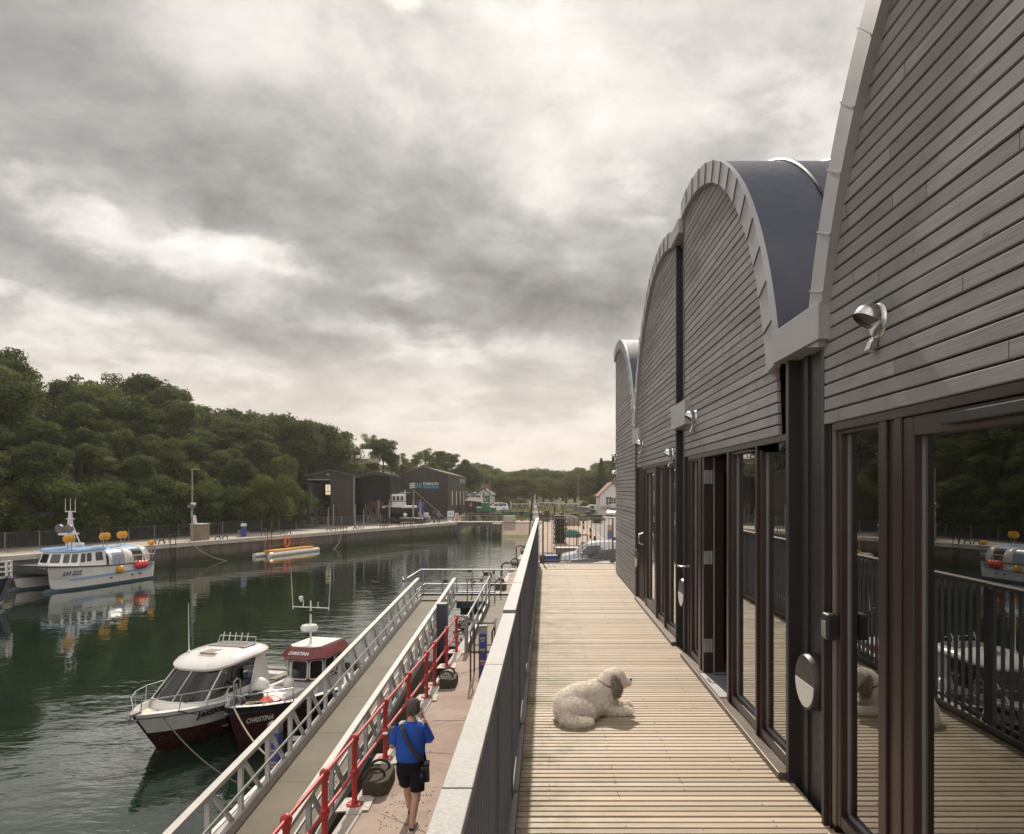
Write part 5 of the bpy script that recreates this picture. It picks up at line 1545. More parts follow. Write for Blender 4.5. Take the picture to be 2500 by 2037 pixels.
for i, (px, hgt) in enumerate(((683, 1056), (694, 1050), (739, 1050), (757, 1060))):
    Yp = 85
    b = MB(); b.tube([(X(px, Yp), Yp, QZ), (X(px, Yp), Yp, Z(hgt, Yp))], .06, 8)
    tag(b.build('bollard_post', M['galv']), ('grey post standing behind the fence before the open shed door', 'taller grey post just right of the first, before the shed door', 'grey post at the corner downpipe of the left shed', 'grey post before the open fronted shed')[i], 'post')
# stack of crates and drums
rr_ = random.Random(9)
for i, px in enumerate((868, 874, 880, 886, 892)):
    b = MB(); b.cbox((X(px, 100) , 100 + rr_.uniform(-.3, .3), QZ + .45 + .25 * (i % 2)), (.55, .6, .9 + .5 * (i % 2)), rz=rr_.uniform(-.3, .3))
    tag(b.build('crate', M[('white', 'galv', 'plasticgrey', 'white', 'galv')[i]], bevel=.03), 'pale storage crate in the yard beside the derrick pole', 'crate', 'crates in the yard')
t = thing('site_board', 'white notice board with blue lettering bands at the end of the far quay', 'sign', (X(938, 99.4), 99.4, QZ))
b = MB(); b.box(X(931, 99.4), X(945, 99.4), 99.35, 99.4, QZ + .5, QZ + 1.7); b.build('panel', M['signwhite'], t)
b = MB(); b.box(X(931.5, 99.3), X(944.5, 99.3), 99.33, 99.348, QZ + .62, QZ + .85); b.box(X(933, 99.3), X(943, 99.3), 99.33, 99.348, QZ + 1.2, QZ + 1.3); b.build('print', mat('blue_print', (.12, .2, .4), .6), t)
b = MB(); b.box(X(932, 99.4), X(932.6, 99.4), 99.4, 99.45, QZ, QZ + 1.7); b.box(X(944, 99.4), X(944.6, 99.4), 99.4, 99.45, QZ, QZ + 1.7); b.build('leg', M['galv'], t)
t = thing('site_board', 'small red and white notice board right of the blue lettered one', 'sign', (X(950, 99.4), 99.4, QZ))
b = MB(); b.box(X(947, 99.4), X(954, 99.4), 99.35, 99.4, QZ + .5, QZ + 1.4); b.build('panel', M['signwhite'], t)
b = MB(); b.box(X(949, 99.3), X(952, 99.3), 99.33, 99.348, QZ + .6, QZ + 1.3); b.build('print', M['redbuoy'], t)
b = MB(); b.box(X(950, 99.4), X(950.6, 99.4), 99.4, 99.45, QZ, QZ + 1.4); b.build('leg', M['galv'], t)
# two people walking along the far quay
M['skin'] = mat('skin', (.44, .26, .19), .5, var=.1)
def small_person(x, y, label, top_m, leg_m, ph):
    t = thing('person', label, 'person', (x, y, QZ))
    b = MB()
    s = .22 * ph
    b.tube([(x - .09, y + s, QZ + .02), (x - .10, y + s * .4, QZ + .48), (x - .09, y, QZ + .9)], [.055, .07, .1], 8)
    b.tube([(x + .09, y - s, QZ + .02), (x + .10, y - s * .2, QZ + .48), (x + .09, y, QZ + .9)], [.055, .07, .1], 8)
    b.build('trousers', leg_m, t, smooth=True)
    b = MB(); b.loft([[(x + rx * math.cos(a), y + ry * math.sin(a), QZ + z) for a in [2 * PI * k / 10 for k in range(10)]] for rx, ry, z in ((.18, .13, .84), (.19, .13, 1.05), (.23, .13, 1.35), (.17, .10, 1.45), (.06, .06, 1.5))])
    b.tube([(x - .22, y, QZ + 1.38), (x - .27, y - s * .4, QZ + 1.1), (x - .24, y - s, QZ + .9)], [.06, .05, .04], 7); b.tube([(x + .22, y, QZ + 1.38), (x + .27, y + s * .4, QZ + 1.1), (x + .24, y + s, QZ + .9)], [.06, .05, .04], 7)
    b.build('jacket', top_m, t, smooth=True)
    b = MB(); b.ball((x, y, QZ + 1.62), .105, 12, sc_=(.85, 1, 1.2)); b.tube([(x, y, QZ + 1.42), (x, y, QZ + 1.55)], .05, 8); b.build('body', M['skin'], t, smooth=True)
    b = MB(); b.ball((x, y + .015, QZ + 1.655), .108, 12, sc_=(.88, .98, .95)); b.build('hair', M['black'], t, smooth=True)
small_person(X(903.5, 98), 98, 'person in a dark jacket walking on the far quay, left of a pair', M['black'], M['plasticgrey'], 1)
small_person(X(913, 98), 98, 'person in a grey jacket walking on the far quay, right of a pair', M['plasticgrey'], M['navy'], -1)
# green winch machine and vehicles by the cottage
t = thing('green_machine', 'green painted machine with an upright arm beside the low annexe', 'machine', (X(1012, 122), 122, QZ))
M['mgreen'] = mat('machine_green', (.03, .14, .07), .5, var=.3)
b = MB(); b.cbox((X(1012, 122), 122, QZ + 1.2), (3.4, 1.6, .9)); b.cbox((X(1010, 122), 122, QZ + 2.0), (1.4, 1.3, .9)); b.build('engine_box', M['mgreen'], t, bevel=.06)
b = MB(); b.bar((X(1008, 122), 122, QZ + 2), (X(1006, 122), 122, QZ + 4.1), .25, .3); b.bar((X(1006, 122), 122, QZ + 4.0), (X(1018, 122), 122, QZ + 2.2), .2, .25); b.build('arm', M['mgreen'], t)
for px in (1006, 1018):
    b = MB(); b.lathe([(.0, -.15), (.45, -.15), (.45, .15), (0, .15)], (X(px, 122), 121.2, QZ + .5), 16, axis='y'); b.build('wheel', M['rubber'], t)
# ================================================================ BOATS  (local frame: x forward, y to port, z up from the waterline)
def heading(d): return math.atan2(d[1], d[0])
def hull_mesh(b, st, mis, side_rows=None):
    """st: half sections from stern to bow, each a list of (x, y, z) from sheer to keel; mis: material per row"""
    for sgn in (1, -1):
        vs = [(p[0], sgn * p[1], p[2]) for s in st for p in s]
        n = len(st[0])
        for r in range(n - 1):
            fs = [(i * n + r, (i + 1) * n + r, (i + 1) * n + r + 1, i * n + r + 1) for i in range(len(st) - 1)]
            b.add(vs, fs, mis[r])
    s = st[0]
    for r in range(len(s) - 1):
        b.add([s[r], s[r + 1], (s[r + 1][0], -s[r + 1][1], s[r + 1][2]), (s[r][0], -s[r][1], s[r][2])], [(0, 1, 2, 3)], mis[r])
def half_at(st, x, z):
    """half breadth of the hull side at (x, z)"""
    best = None
    for i in range(len(st) - 1):
        for r in range(len(st[0]) - 1):
            for k in range(9):
                u = k / 8
                A = [st[i][r][q] * (1 - u) + st[i + 1][r][q] * u for q in range(3)]; B = [st[i][r + 1][q] * (1 - u) + st[i + 1][r + 1][q] * u for q in range(3)]
                for m_ in range(7):
                    v = m_ / 6; P = [A[q] * (1 - v) + B[q] * v for q in range(3)]
                    d = (P[0] - x) ** 2 + (P[2] - z) ** 2
                    if best is None or d < best[0]: best = (d, P[1])
    return best[1]
def side_text(body, size, m, parent, st, x0, x1, z, dz=0, off=.02, **k):
    """lettering on the port side, from x0 (nearest the bow) to x1"""
    y0, y1 = half_at(st, x0, z + dz), half_at(st, x1, z - dz)
    xm = (x0 + x1) / 2; ym = max((y0 + y1) / 2, half_at(st, xm, z))
    fl = half_at(st, xm, z + .12) - half_at(st, xm, z - .12)
    return text(body, size, m, parent, frame_m((xm, ym + off, z), (x1 - x0, y1 - y0, -2 * dz), (0, fl, .24)), L=True, **k)
def rail(parent, pts, r=.014, m='steel', posts=(), name='guard_rail'):
    b = MB(L=True); b.tube(pts, r, 7)
    for (a, c) in posts: b.tube([a, c], r * .9, 6)
    return b.build(name, M[m], parent, smooth=True)

# ---------------------------------------------------------------- white cabin cruiser
BJ = (-.215, -.977)
jess = thing('cabin_boat', 'white motor boat with a rounded cabin, tinted windscreen and dark red lower hull', 'boat', (-9.33, 19.88, WATER), heading(BJ))
stn = []
for (x, B, zs) in ((-3.0, 1.10, .84), (-2.2, 1.17, .86), (-1.2, 1.20, .88), (0, 1.20, .93), (.9, 1.12, .98), (1.6, .97, 1.03), (2.2, .74, 1.08), (2.65, .46, 1.12), (2.95, .22, 1.15), (3.12, .05, 1.17)):
    k = .72 * max(0, (x - .4) / 2.7) ** 1.5
    row = []
    for (yf, zf) in ((1, zs), (.985, zs - .10), (.955, zs - .14), (.90 - .05 * k, zs * .52), (.80 - .22 * k, .16), (.72 - .35 * k, .02), (.0, -.38 + .2 * max(0, x / 3))):
        row.append((x - k * (zs - zf), B * yf, zf))
    stn.append(row)
b = MB(L=True); hull_mesh(b, stn, [0, 1, 0, 2, 2, 2]); b.build('hull', [M['gelcoat'], M['plasticgrey'], M['maroon']], jess, smooth=True)
# gunwale, side decks and foredeck
dk = MB(L=True)
gun = [(s[0][0], s[0][1], s[0][2]) for s in stn]
inn = [(g_[0] - (.10 if g_[0] > 2.5 else 0), max(0, g_[1] - .13), g_[2] + .015) for g_ in gun]
for sg in (1, -1):
    for i in range(len(gun) - 1):
        A, B_, C_, D_ = gun[i], gun[i + 1], inn[i + 1], inn[i]
        dk.quad(*[(p[0], sg * p[1], p[2]) for p in (A, B_, C_, D_)])
        lo = lambda p: (p[0], sg * p[1] * .96, p[2] - .16)
        dk.quad((D_[0], sg * D_[1], D_[2]), (C_[0], sg * C_[1], C_[2]), lo(C_), lo(D_))
dk.build('gunwale', M['gelcoat'], jess, smooth=True)
b = MB(L=True)
for i in range(4, len(inn) - 1):
    A, B_ = inn[i], inn[i + 1]
    b.quad((A[0], A[1] * .97, A[2] - .15), (A[0], -A[1] * .97, A[2] - .15), (B_[0], -B_[1] * .97, B_[2] - .15), (B_[0], B_[1] * .97, B_[2] - .15))
b.build('foredeck', mat('cream_deck', (.52, .46, .35), .6, var=.1), jess)
b = MB(L=True); b.quad((-2.9, -1.0, .30), (1.1, -1.0, .30), (1.1, 1.0, .30), (-2.9, 1.0, .30)); b.build('cockpit_floor', mat('cream_floor', (.36, .31, .24), .7), jess)
# cabin: coaming, glass, pillars, roof
def outline(xf, xb, w, wf, z, n=7):
    """horseshoe outline from aft starboard round the bow to aft port"""
    p = [(xb, -w, z), ((xb + xf) * .5 - .1, -w, z)]
    for i in range(n):
        a = -PI / 2 + PI * i / (n - 1)
        p.append((xf - .55 + .55 * math.cos(a) ** .8 if math.cos(a) > 0 else xf - .55, (w * .98) * math.sin(a) * (wf if abs(math.sin(a)) < .6 else 1), z))
    p += [((xb + xf) * .5 - .1, w, z), (xb, w, z)]
    return p
o0 = outline(2.05, -.95, .97, 1.0, .80); o1 = outline(1.85, -.95, .95, 1.0, 1.10); o2 = outline(.95, -.85, .84, 1.0, 1.86)
b = MB(L=True); b.loft([o0, o1], closed=False, caps=False)
b.quad((-.95, .95, .3), (-.95, .95, 1.1), (-.95, .35, 1.1), (-.95, .35, .3)); b.quad((-.95, -.95, .3), (-.95, -.95, 1.1), (-.95, -.2, 1.1), (-.95, -.2, .3))
for sg in (1, -1):   # swept side wall behind the glass
    b.quad((-.95, sg * .955, 1.1), (-.05, sg * .955, 1.1), (-.45, sg * .86, 1.86), (-.86, sg * .85, 1.86))
    b.quad((-.95, sg * .955, .3), (-.95, sg * .955, 1.1), (-.05, sg * .955, 1.1), (-.05, sg * .965, .3))
cb = b.build('cabin', M['gelcoat'], jess, smooth=True)
b = MB(L=True); b.loft([[(p[0], p[1] * .995, p[2]) for p in o1], [(p[0], p[1] * .995, p[2]) for p in o2]], closed=False, caps=False); b.build('windscreen', M['boatglass'], jess, smooth=True)
b = MB(L=True)
for i in (2, 3, 5, 6, 7, 8): 
    if i in (3, 5, 7): b.bar(o1[i], o2[i], .03, .02)
b.bar(o1[5], o2[5], .035, .02)
b.tube(o1, .022, 6); b.build('window_frame', M['white'], cb, smooth=False)
# interior seen through the glass
b = MB(L=True); b.cbox((.9, 0, 1.12), (.6, 1.2, .12)); b.cbox((0.05, .42, .95), (.45, .5, .55)); b.cbox((-.12, .42, 1.35), (.12, .48, .5)); b.cbox((.05, -.42, .95), (.45, .5, .55)); b.cbox((-.12, -.42, 1.35), (.12, .48, .5)); b.build('seat', M['plasticgrey'], jess, bevel=.04)
b = MB(L=True); b.cbox((-.5, -.3, 1.6), (.05, .35, .3)); b.build('notice', M['bead'], jess)
rings = []
for k, (sc_, z) in enumerate(((.90, 1.84), (1.0, 1.87), (1.02, 1.93), (.97, 1.99), (.80, 2.06), (.45, 2.10))):
    ring = []
    for j in range(28):
        a = 2 * PI * j / 28; c_, s_ = math.cos(a), math.sin(a)
        xx = (1.22 if c_ > 0 else 1.25) * (abs(c_) ** .75) * (1 if c_ > 0 else -1); yy = 1.0 * (abs(s_) ** .62) * (1 if s_ > 0 else -1)
        ring.append((-.12 + xx * sc_, yy * sc_, z + (-.10 * max(0, xx) ** 2 if k < 5 else -.06 * max(0, xx * sc_) ** 2)))
    rings.append(ring)
b = MB(L=True); b.loft(rings); rf = b.build('cabin_roof', M['gelcoat'], jess, smooth=True)
b = MB(L=True); b.cbox((.30, 0, 2.08), (.44, .5, .035)); b.build('roof_hatch', mat('smoked_hatch', (.30, .27, .23), .3), rf, bevel=.01)
b = MB(L=True); b.cbox((-.52, .05, 2.105), (.62, 1.16, .03)); b.build('solar_panel', mat('grey_panel', (.17, .165, .16), .35), rf, bevel=.006)
b = MB(L=True)
for i in range(5):
    y_ = -.42 + .2 * i; b.tube([(-.68, y_, 2.10), (-.77, y_, 2.40)], .018, 8)
b.build('rod_holder', M['steel'], rf, smooth=True)
b = MB(L=True); b.tube([(-.75, -.62, 2.08), (-.82, -.6, 2.28), (-.82, .6, 2.28), (-.75, .62, 2.08)], .011, 6); b.build('rod_rail', M['white'], rf, smooth=True)
b = MB(L=True); b.tube([(.35, -.72, 2.05), (.30, -.78, 3.42)], [.016, .006], 6); b.ball((.35, -.72, 2.05), .05, 8); b.build('whip_aerial', M['white'], rf, smooth=True)
b = MB(L=True)
for q in ((.7, .2), (.62, .33)): b.tube([(1.84, q[0] * .6, 1.12), (1.62, q[1] + .3, 1.30)], .010, 5)
b.build('wiper', M['black'], cb)
# aft bulkhead details
b = MB(L=True); b.box(-1.0, -.95, .40, .86, .34, 1.0); b.build('cabin_locker', M['black'], cb)
b = MB(L=True); b.lathe([(.14, -.01), (.16, .0), (.14, .01)], (0, 0, 0), 20, axis='y'); 
# pulpit rails
for sg in (1, -1):
    pts = [(.75, sg * 1.12, 1.0), (.85, sg * 1.12, 1.34), (1.6, sg * .98, 1.42), (2.3, sg * .68, 1.48), (2.85, sg * .30, 1.50)]
    if sg == 1: pts += [(3.0, .14, 1.50)]
    rail(jess, pts + ([(2.98, .1 * sg, 1.16)]), .015, 'steel', [((1.7, sg * .93, 1.04), (1.6, sg * .98, 1.42)), ((2.35, sg * .64, 1.09), (2.3, sg * .68, 1.48))])
b = MB(L=True); b.cbox((3.06, 0, 1.19), (.3, .14, .06)); b.tube([(3.2, 0, 1.2), (3.24, 0, 1.12), (3.16, 0, 1.0)], .035, 7); b.tube([(3.1, -.1, 1.06), (3.22, 0, 1.0), (3.1, .1, 1.06)], .025, 6); b.build('anchor', M['galv'], jess)
b = MB(L=True); b.cbox((2.45, 0, 1.02), (.18, .08, .1)); b.build('cleat', M['galv'], jess)
# cockpit: transom seat, engine box, timber top, boxes
b = MB(L=True); b.box(-2.95, -2.55, -.98, .98, .3, .72); b.box(-2.5, -1.0, .84, .98, .3, .80); b.box(-2.5, -1.0, -.98, -.84, .3, .80); b.build('cockpit_lining', M['gelcoat'], jess, bevel=.03)
b = MB(L=True); b.cbox((-2.1, .72, .86), (1.3, .26, .04)); b.cbox((-2.1, .9, .90), (1.3, .06, .03)); b.build('side_bench', M['wood'], jess)
b = MB(L=True); b.cbox((-1.75, -.1, .62), (.46, .52, .55), rz=.3, ry=.12); tag(b.build('cool_box', M['blue'], bevel=.05, parent=None), None)
cbx = bpy.data.objects['cool_box']; cbx.matrix_world = WM[jess.name]; tag(cbx, 'bright blue box standing in the cockpit of the white motor boat', 'box')
rail(jess, [(-2.9, -1.02, .86), (-2.95, -1.02, 1.2), (-2.3, -1.08, 1.2), (-2.3, -1.08, .88)], .014)
rail(jess, [(-2.95, .2, .85), (-2.97, .2, 1.15), (-2.97, .7, 1.15), (-2.95, .7, .85)], .014)
side_text('Jessica', .245, M['black'], jess, stn, 2.0, 1.2, .87, bold=.010, fit=.80, dz=.0, off=.065)
for i, (x_, y_) in enumerate(((-2.35, 1.28), (-2.9, 1.22))):
    o = thing('fender', ('white fender with a blue end hanging at the port quarter of the white motor boat', 'white fender with a blue end hanging off the stern corner of the white motor boat')[i], 'fender')
    WM[o.name] = WM[jess.name]; o.matrix_world = WM[jess.name]
    b = MB(L=True); b.lathe([(.0, .28), (.09, .31), (.115, .4), (.115, .66), (.09, .74)], (x_, y_, 0), 12); b.build('body', M['gelcoat'], o, smooth=True)
    b = MB(L=True); b.lathe([(.095, .73), (.08, .80), (.03, .84), (0, .85)], (x_, y_, 0), 12); b.build('cap', M['navy'], o, smooth=True)
    b = MB(L=True); b.tube([(x_, y_, .84), (x_, y_ - .1, .95)], .012, 5); b.build('lanyard', M['darkrope'], o)

# ---------------------------------------------------------------- dark red fishing boat
BC = (-.235, -.972)
chris = thing('fishing_boat', 'small dark red and black fishing boat with a maroon wheelhouse moored beside the gangway', 'boat', (-7.22, 20.5, WATER), heading(BC))
stc = []
for (x, B, zs) in ((-3.2, .98, .74), (-2.3, 1.10, .74), (-1.2, 1.16, .76), (0, 1.16, .82), (1.0, 1.06, .90), (1.8, .86, .98), (2.5, .56, 1.07), (2.95, .28, 1.13), (3.28, .04, 1.18)):
    k = .42 * max(0, (x - .8) / 2.5) ** 1.4
    row = []
    for (yf, zf) in ((1, zs), (1.0, zs - .07), (.985, zs - .09), (.975, zs - .20), (.86 - .12 * k, .30), (.74 - .3 * k, .03), (.0, -.45)):
        row.append((x - k * (zs - zf), B * yf, zf))
    stc.append(row)
b = MB(L=True); hull_mesh(b, stc, [2, 2, 2, 1, 1, 1]); b.build('hull', [M['gelcoat'], M['maroon'], mat('black_topside', (.012, .014, .022), .3)], chris, smooth=True)
b = MB(L=True)
gun = [s[0] for s in stc]
for sg in (1, -1):
    for i in range(len(gun) - 1):
        A, B_ = gun[i], gun[i + 1]
        f = lambda p, q, dz_: (p[0] - (.06 if p[0] > 2.9 else 0), sg * max(0, p[1] - q), p[2] + dz_)
        b.quad(f(A, -.02, .0), f(B_, -.02, .0), f(B_, .09, .03), f(A, .09, .03)); b.quad(f(A, .09, .03), f(B_, .09, .03), f(B_, .11, -.2), f(A, .11, -.2))
b.build('gunwale', M['plasticgrey'], chris)
b = MB(L=True)
for i in range(len(gun) - 1):
    A, B_ = gun[i], gun[i + 1]; z = lambda p: p[2] - (.14 if p[0] > 1.6 else .26)
    b.quad((A[0], A[1] * .95, z(A)), (A[0], -A[1] * .95, z(A)), (B_[0], -B_[1] * .95, z(B_)), (B_[0], B_[1] * .95, z(B_)))
b.build('deck', mat('grey_deck', (.33, .33, .33), .7, dirt=(.2, .17, .12), dirt_amt=.6), chris)
b = MB(L=True); b.box(.55, 1.55, -.55, .50, .62, .98); b.build('fish_hatch', M['white'], chris, bevel=.03)
# wheelhouse
b = MB(L=True); b.box(-1.45, .04, -.57, .57, .5, 1.02); wh = b.build('wheelhouse_base', M['white'], chris, bevel=.03)
def ringw(z, xf, xb, w, ch): return [(xb, -w, z), (xf - ch, -w, z), (xf, -w + ch, z), (xf, w - ch, z), (xf - ch, w, z), (xb, w, z)]
w0, w1 = ringw(1.0, .10, -1.45, .60, .30), ringw(1.70, .04, -1.45, .585, .29)
b = MB(L=True); b.loft([w0, w1]); ww = b.build('wheelhouse', M['maroon2'], chris, bevel=.02)
def pane(A, B_, C_, D_, u0, u1, v0, v1, off):
    """window on the wall quad A-B (bottom) D-C (top)"""
    A, B_, C_, D_ = map(Vector, (A, B_, C_, D_))
    P = lambda u, v: (A.lerp(B_, u)).lerp(D_.lerp(C_, u), v)
    n = (B_ - A).cross(D_ - A).normalized()
    cen = P(.5, .5)
    if n.dot(Vector((-.5, 0, 1.3)) - cen) > 0: n = -n
    pts = []
    for (uu, vv) in ((u0, v0), (u1, v0), (u1, v1), (u0, v1)):
        pts.append((uu, vv))
    # rounded corners
    out = []
    rr = .09
    wd, hg = (B_ - A).length, (D_ - A).length
    ru, rv = rr / wd, rr / hg
    for cx, cy, a0_ in ((u1 - ru, v1 - rv, 0), (u0 + ru, v1 - rv, PI / 2), (u0 + ru, v0 + rv, PI), (u1 - ru, v0 + rv, 1.5 * PI)):
        for k in range(4):
            a = a0_ + PI / 2 * k / 3; out.append(P(cx + ru * math.cos(a), cy + rv * math.sin(a)) + n * off)
    return out, n
for (i0, i1, spans) in ((2, 3, ((.06, .94),)), (1, 2, ((.04, .96),)), (3, 4, ((.04, .96),)), (4, 5, ((.05, .48), (.54, .95))), (0, 1, ((.05, .48), (.54, .95)))):
    A, B_, C_, D_ = w0[i0], w0[i1], w1[i1], w1[i0]
    sp = spans
    for (u0, u1) in sp:
        o, n = pane(A, B_, C_, D_, u0, u1, .10, .88, .006)
        b = MB(L=True); b.tube([p + n * .004 for p in o], .022, 5, closed=True); fr_ = b.build('window', M['white'], ww)
        b = MB(L=True); b.add(o, [tuple(range(len(o)))]); b.build('pane', M['winglow'] if 'winglow' in M else M['tint'], fr_, recalc=False)
b = MB(L=True)
r0, r1 = ringw(1.66, .24, -1.55, .70, .34), ringw(1.70, .25, -1.56, .72, .34)
r2, r3 = ringw(1.93, .0, -1.5, .56, .22), ringw(1.97, -.05, -1.45, .52, .2)
b.loft([r0, r1, r2, r3]); brow = b.build('wheelhouse_roof', M['maroon2'], chris)
b = MB(L=True); b.prism([(p[0] * .97, p[1] * .97) for p in r3], 1.972, 1.99, 'z'); b.build('roof_top', M['white'], brow)
A, B_ = Vector(r1[2]), Vector(r1[3]); C_, D_ = Vector(r2[3]), Vector(r2[2])
mid = (A + B_ + C_ + D_) / 4
text('CHRISTINA', .145, M['white'], chris, frame_m(mid + Vector((.012, 0, .012)), (0, 1, 0), (D_ - A)), L=True, shear=.25, bold=.006, fit=.66)
side_text('CHRISTINA', .19, M['white'], chris, stc, 2.88, 2.2, .72, dz=.02, shear=.25, bold=.004, fit=.70, off=.03)
b = MB(L=True); b.tube([(-.5, 0, 1.97), (-.5, 0, 2.9), (-.5, 0, 3.28)], [.034, .028, .022], 8); b.tube([(-.5, -.62, 3.08), (-.5, .62, 3.08)], .016, 6)
b.tube([(-.5, .25, 3.08), (-.5, .25, 3.25)], .015, 5); b.tube([(-.5, -.25, 3.08), (-.5, -.25, 3.3)], .015, 5); b.lathe([(.02, 3.24), (.07, 3.34), (.06, 3.4), (0, 3.4)], (-.5, -.33, 0), 10)
ms = b.build('mast', M['white'], chris, smooth=True)
for sg in (1, -1):
    b = MB(L=True); b.tube([(-.5, sg * .6, 3.0), (-.5, sg * .68, 4.30)], [.012, .005], 6); b.build('whip_aerial', M['white'], ms, smooth=True)
b = MB(L=True); b.lathe([(0, 2.40), (.22, 2.40), (.25, 2.43), (.25, 2.52), (.21, 2.57), (0, 2.59)], (-.42, 0, 0), 24); b.build('radar_dome', M['gelcoat'], ms, smooth=True)
b = MB(L=True); b.lathe([(.05, 2.9), (.06, 2.9), (.06, 2.98), (0, 2.98)], (-.5, 0, 0), 10); b.build('mast_lamp', M['black'], ms)
rail(chris, [(1.7, .88, .98), (1.72, .86, 1.32), (2.4, .6, 1.40), (2.95, .26, 1.42), (2.95, -.26, 1.42), (2.4, -.6, 1.40), (1.72, -.86, 1.32), (1.7, -.88, .98)], .017, 'steel', [((2.5, .54, 1.08), (2.4, .6, 1.40)), ((2.5, -.54, 1.08), (2.4, -.6, 1.40))])
b = MB(L=True); b.tube([(2.95, .0, 1.1), (2.95, 0, 1.75), (2.82, 0, 1.82), (2.7, 0, 1.75), (2.7, 0, 1.1)], .02, 7); b.build('bow_hoop', M['galv'], chris, smooth=True)
def on_boat(root, name, label, cat, build_fn, m, group=None, smooth=True):
    o = build_fn(MB(L=True)).build(name, m, None, smooth=smooth); o.matrix_world = WM[root.name]; return tag(o, label, cat, group)
on_boat(chris, 'buoy', 'large white round buoy on the foredeck of the dark red fishing boat', 'buoy', lambda b: b.ball((.85, -.78, 1.02), .27, 14, sc_=(1, 1, .95)), M['gelcoat'])
on_boat(chris, 'buoy', 'smaller white buoy against the wheelhouse of the dark red fishing boat', 'buoy', lambda b: b.ball((.62, .0, 1.12), .16, 12), M['gelcoat'])
on_boat(chris, 'tarpaulin', 'crumpled red sheet on the foredeck of the dark red fishing boat', 'sheet', lambda b: b.ball((1.65, .12, .92), .25, 10, sc_=(1.1, 1.2, .45)), M['redbuoy'])
def coil(b, c, r, n=4, th=.035, tilt=0):
    pts = []
    for i in range(n * 14):
        a = 2 * PI * i / 14; k = 1 + .12 * math.sin(i * 1.7)
        pts.append((c[0] + r * k * math.cos(a), c[1] + r * k * math.sin(a), c[2] + .02 * i / 14 + .02 * math.sin(a * 2 + i)))
    return b.tube(pts, th, 5)
on_boat(chris, 'rope_coil', 'dark tangled rope heaped on the foredeck of the dark red fishing boat', 'rope', lambda b: coil(coil(b, (1.75, -.35, .9), .24, 5, .045), (1.68, -.3, 1.02), .15, 4, .05), M['darkrope'])
on_boat(chris, 'rope_coil', 'pale rope laid flat on the bow of the dark red fishing boat', 'rope', lambda b: coil(b, (2.25, .1, .94), .3, 2, .022), M['rope'])

# ---------------------------------------------------------------- white and blue catamaran
BK = (-.25, -.968)
cat = thing('catamaran', 'white and pale blue fishing catamaran with two hulls moored at the far quay', 'boat', (-32.3, 48.7, WATER), heading(BK)); cat.scale = (.84, 1, 1); WM[cat.name] = WM[cat.name] @ Matrix.Diagonal((.84, 1, 1, 1))
stk = []
for (x, w_, zs) in ((-4.6, .78, 1.32), (-3, .82, 1.30), (-1, .84, 1.32), (1, .82, 1.40), (2.6, .72, 1.50), (3.7, .52, 1.58), (4.5, .26, 1.64), (4.95, .06, 1.68)):
    k = .35 * max(0, (x - 2) / 3) ** 1.2
    stk.append((x, w_, zs, k))
for sg in (1, -1):
    b = MB(L=True); rings = []
    for (x, w_, zs, k) in stk:
        c_ = 1.42
        out_ = [(1.42 + .80 * (w_ / .84) ** .35, zs), (1.42 + .79 * (w_ / .84) ** .5, zs - .18), (c_ + w_ * .95, .75), (c_ + w_ * .85, .16), (c_ + w_ * .8, .0), (c_ + .1, -.5), (c_ - .1, -.5), (c_ - w_ * .8, 0), (c_ - w_ * .8, .16), (c_ - w_ * .85, .8)]
        rings.append([(x - k * (zs - z), sg * y, z) for (y, z) in out_])
    for r_ in range(len(rings[0]) - 1):
        fs = []; vs = [p for rg in rings for p in rg]; n = len(rings[0])
        b.add(vs, [(i * n + r_, (i + 1) * n + r_, (i + 1) * n + r_ + 1, i * n + r_ + 1) for i in range(len(rings) - 1)], 0 if r_ in (0, 1, 2, 8) else 1)
    b.add(rings[0], [tuple(range(10))], 0)
    b.build('hull', [M['gelcoat'], M['antifoul']], cat, smooth=True)
    b = MB(L=True); b.ball((4.35, sg * 1.42, .02), .5, 12, sc_=(1.5, .6, .42)); b.build('bulb', M['antifoul'], cat, smooth=True)
# bridge deck with the scooped front
b = MB(L=True)
nose = []
for (x, z0, z1) in ((-4.6, .75, 1.3), (1, .75, 1.4), (3.0, .8, 1.5), (4.2, 1.02, 1.6), (4.9, 1.5, 1.67)):
    hw = 2.2 if x < 2 else (2.2 - .0 * x)
    nose.append([(x, -1.5, z0), (x, -1.5, z1), (x, 1.5, z1), (x, 1.5, z0), (x, .75, z0 + .12), (x, -.75, z0 + .12)])
b.loft(nose); b.build('bridge_deck', mat('grey_underside', (.25, .26, .28), .5), cat, smooth=False)
b = MB(L=True)
top = [(-4.6, 2.2, 1.31), (-1, 2.22, 1.32), (1, 2.21, 1.40), (2.6, 2.18, 1.50), (3.7, 2.09, 1.58), (4.5, 1.95, 1.64), (4.98, 1.75, 1.68)]
for i in range(len(top) - 1):
    A, B_ = top[i], top[i + 1]; b.quad((A[0], -A[1], A[2]), (A[0], A[1], A[2]), (B_[0], B_[1], B_[2]), (B_[0], -B_[1], B_[2]))
b.build('deck', M['gelcoat'], cat)
for sg in (1, -1):
    b = MB(L=True); b.tube([(p[0], sg * (p[1] + .02), p[2] + .02) for p in top], .045, 6)
    if sg == 1: b.tube([(top[-1][0], y_, 1.70) for y_ in (-1.75, 0, 1.75)], .045, 6)
    b.build('rubbing_strake', M['black'], cat)
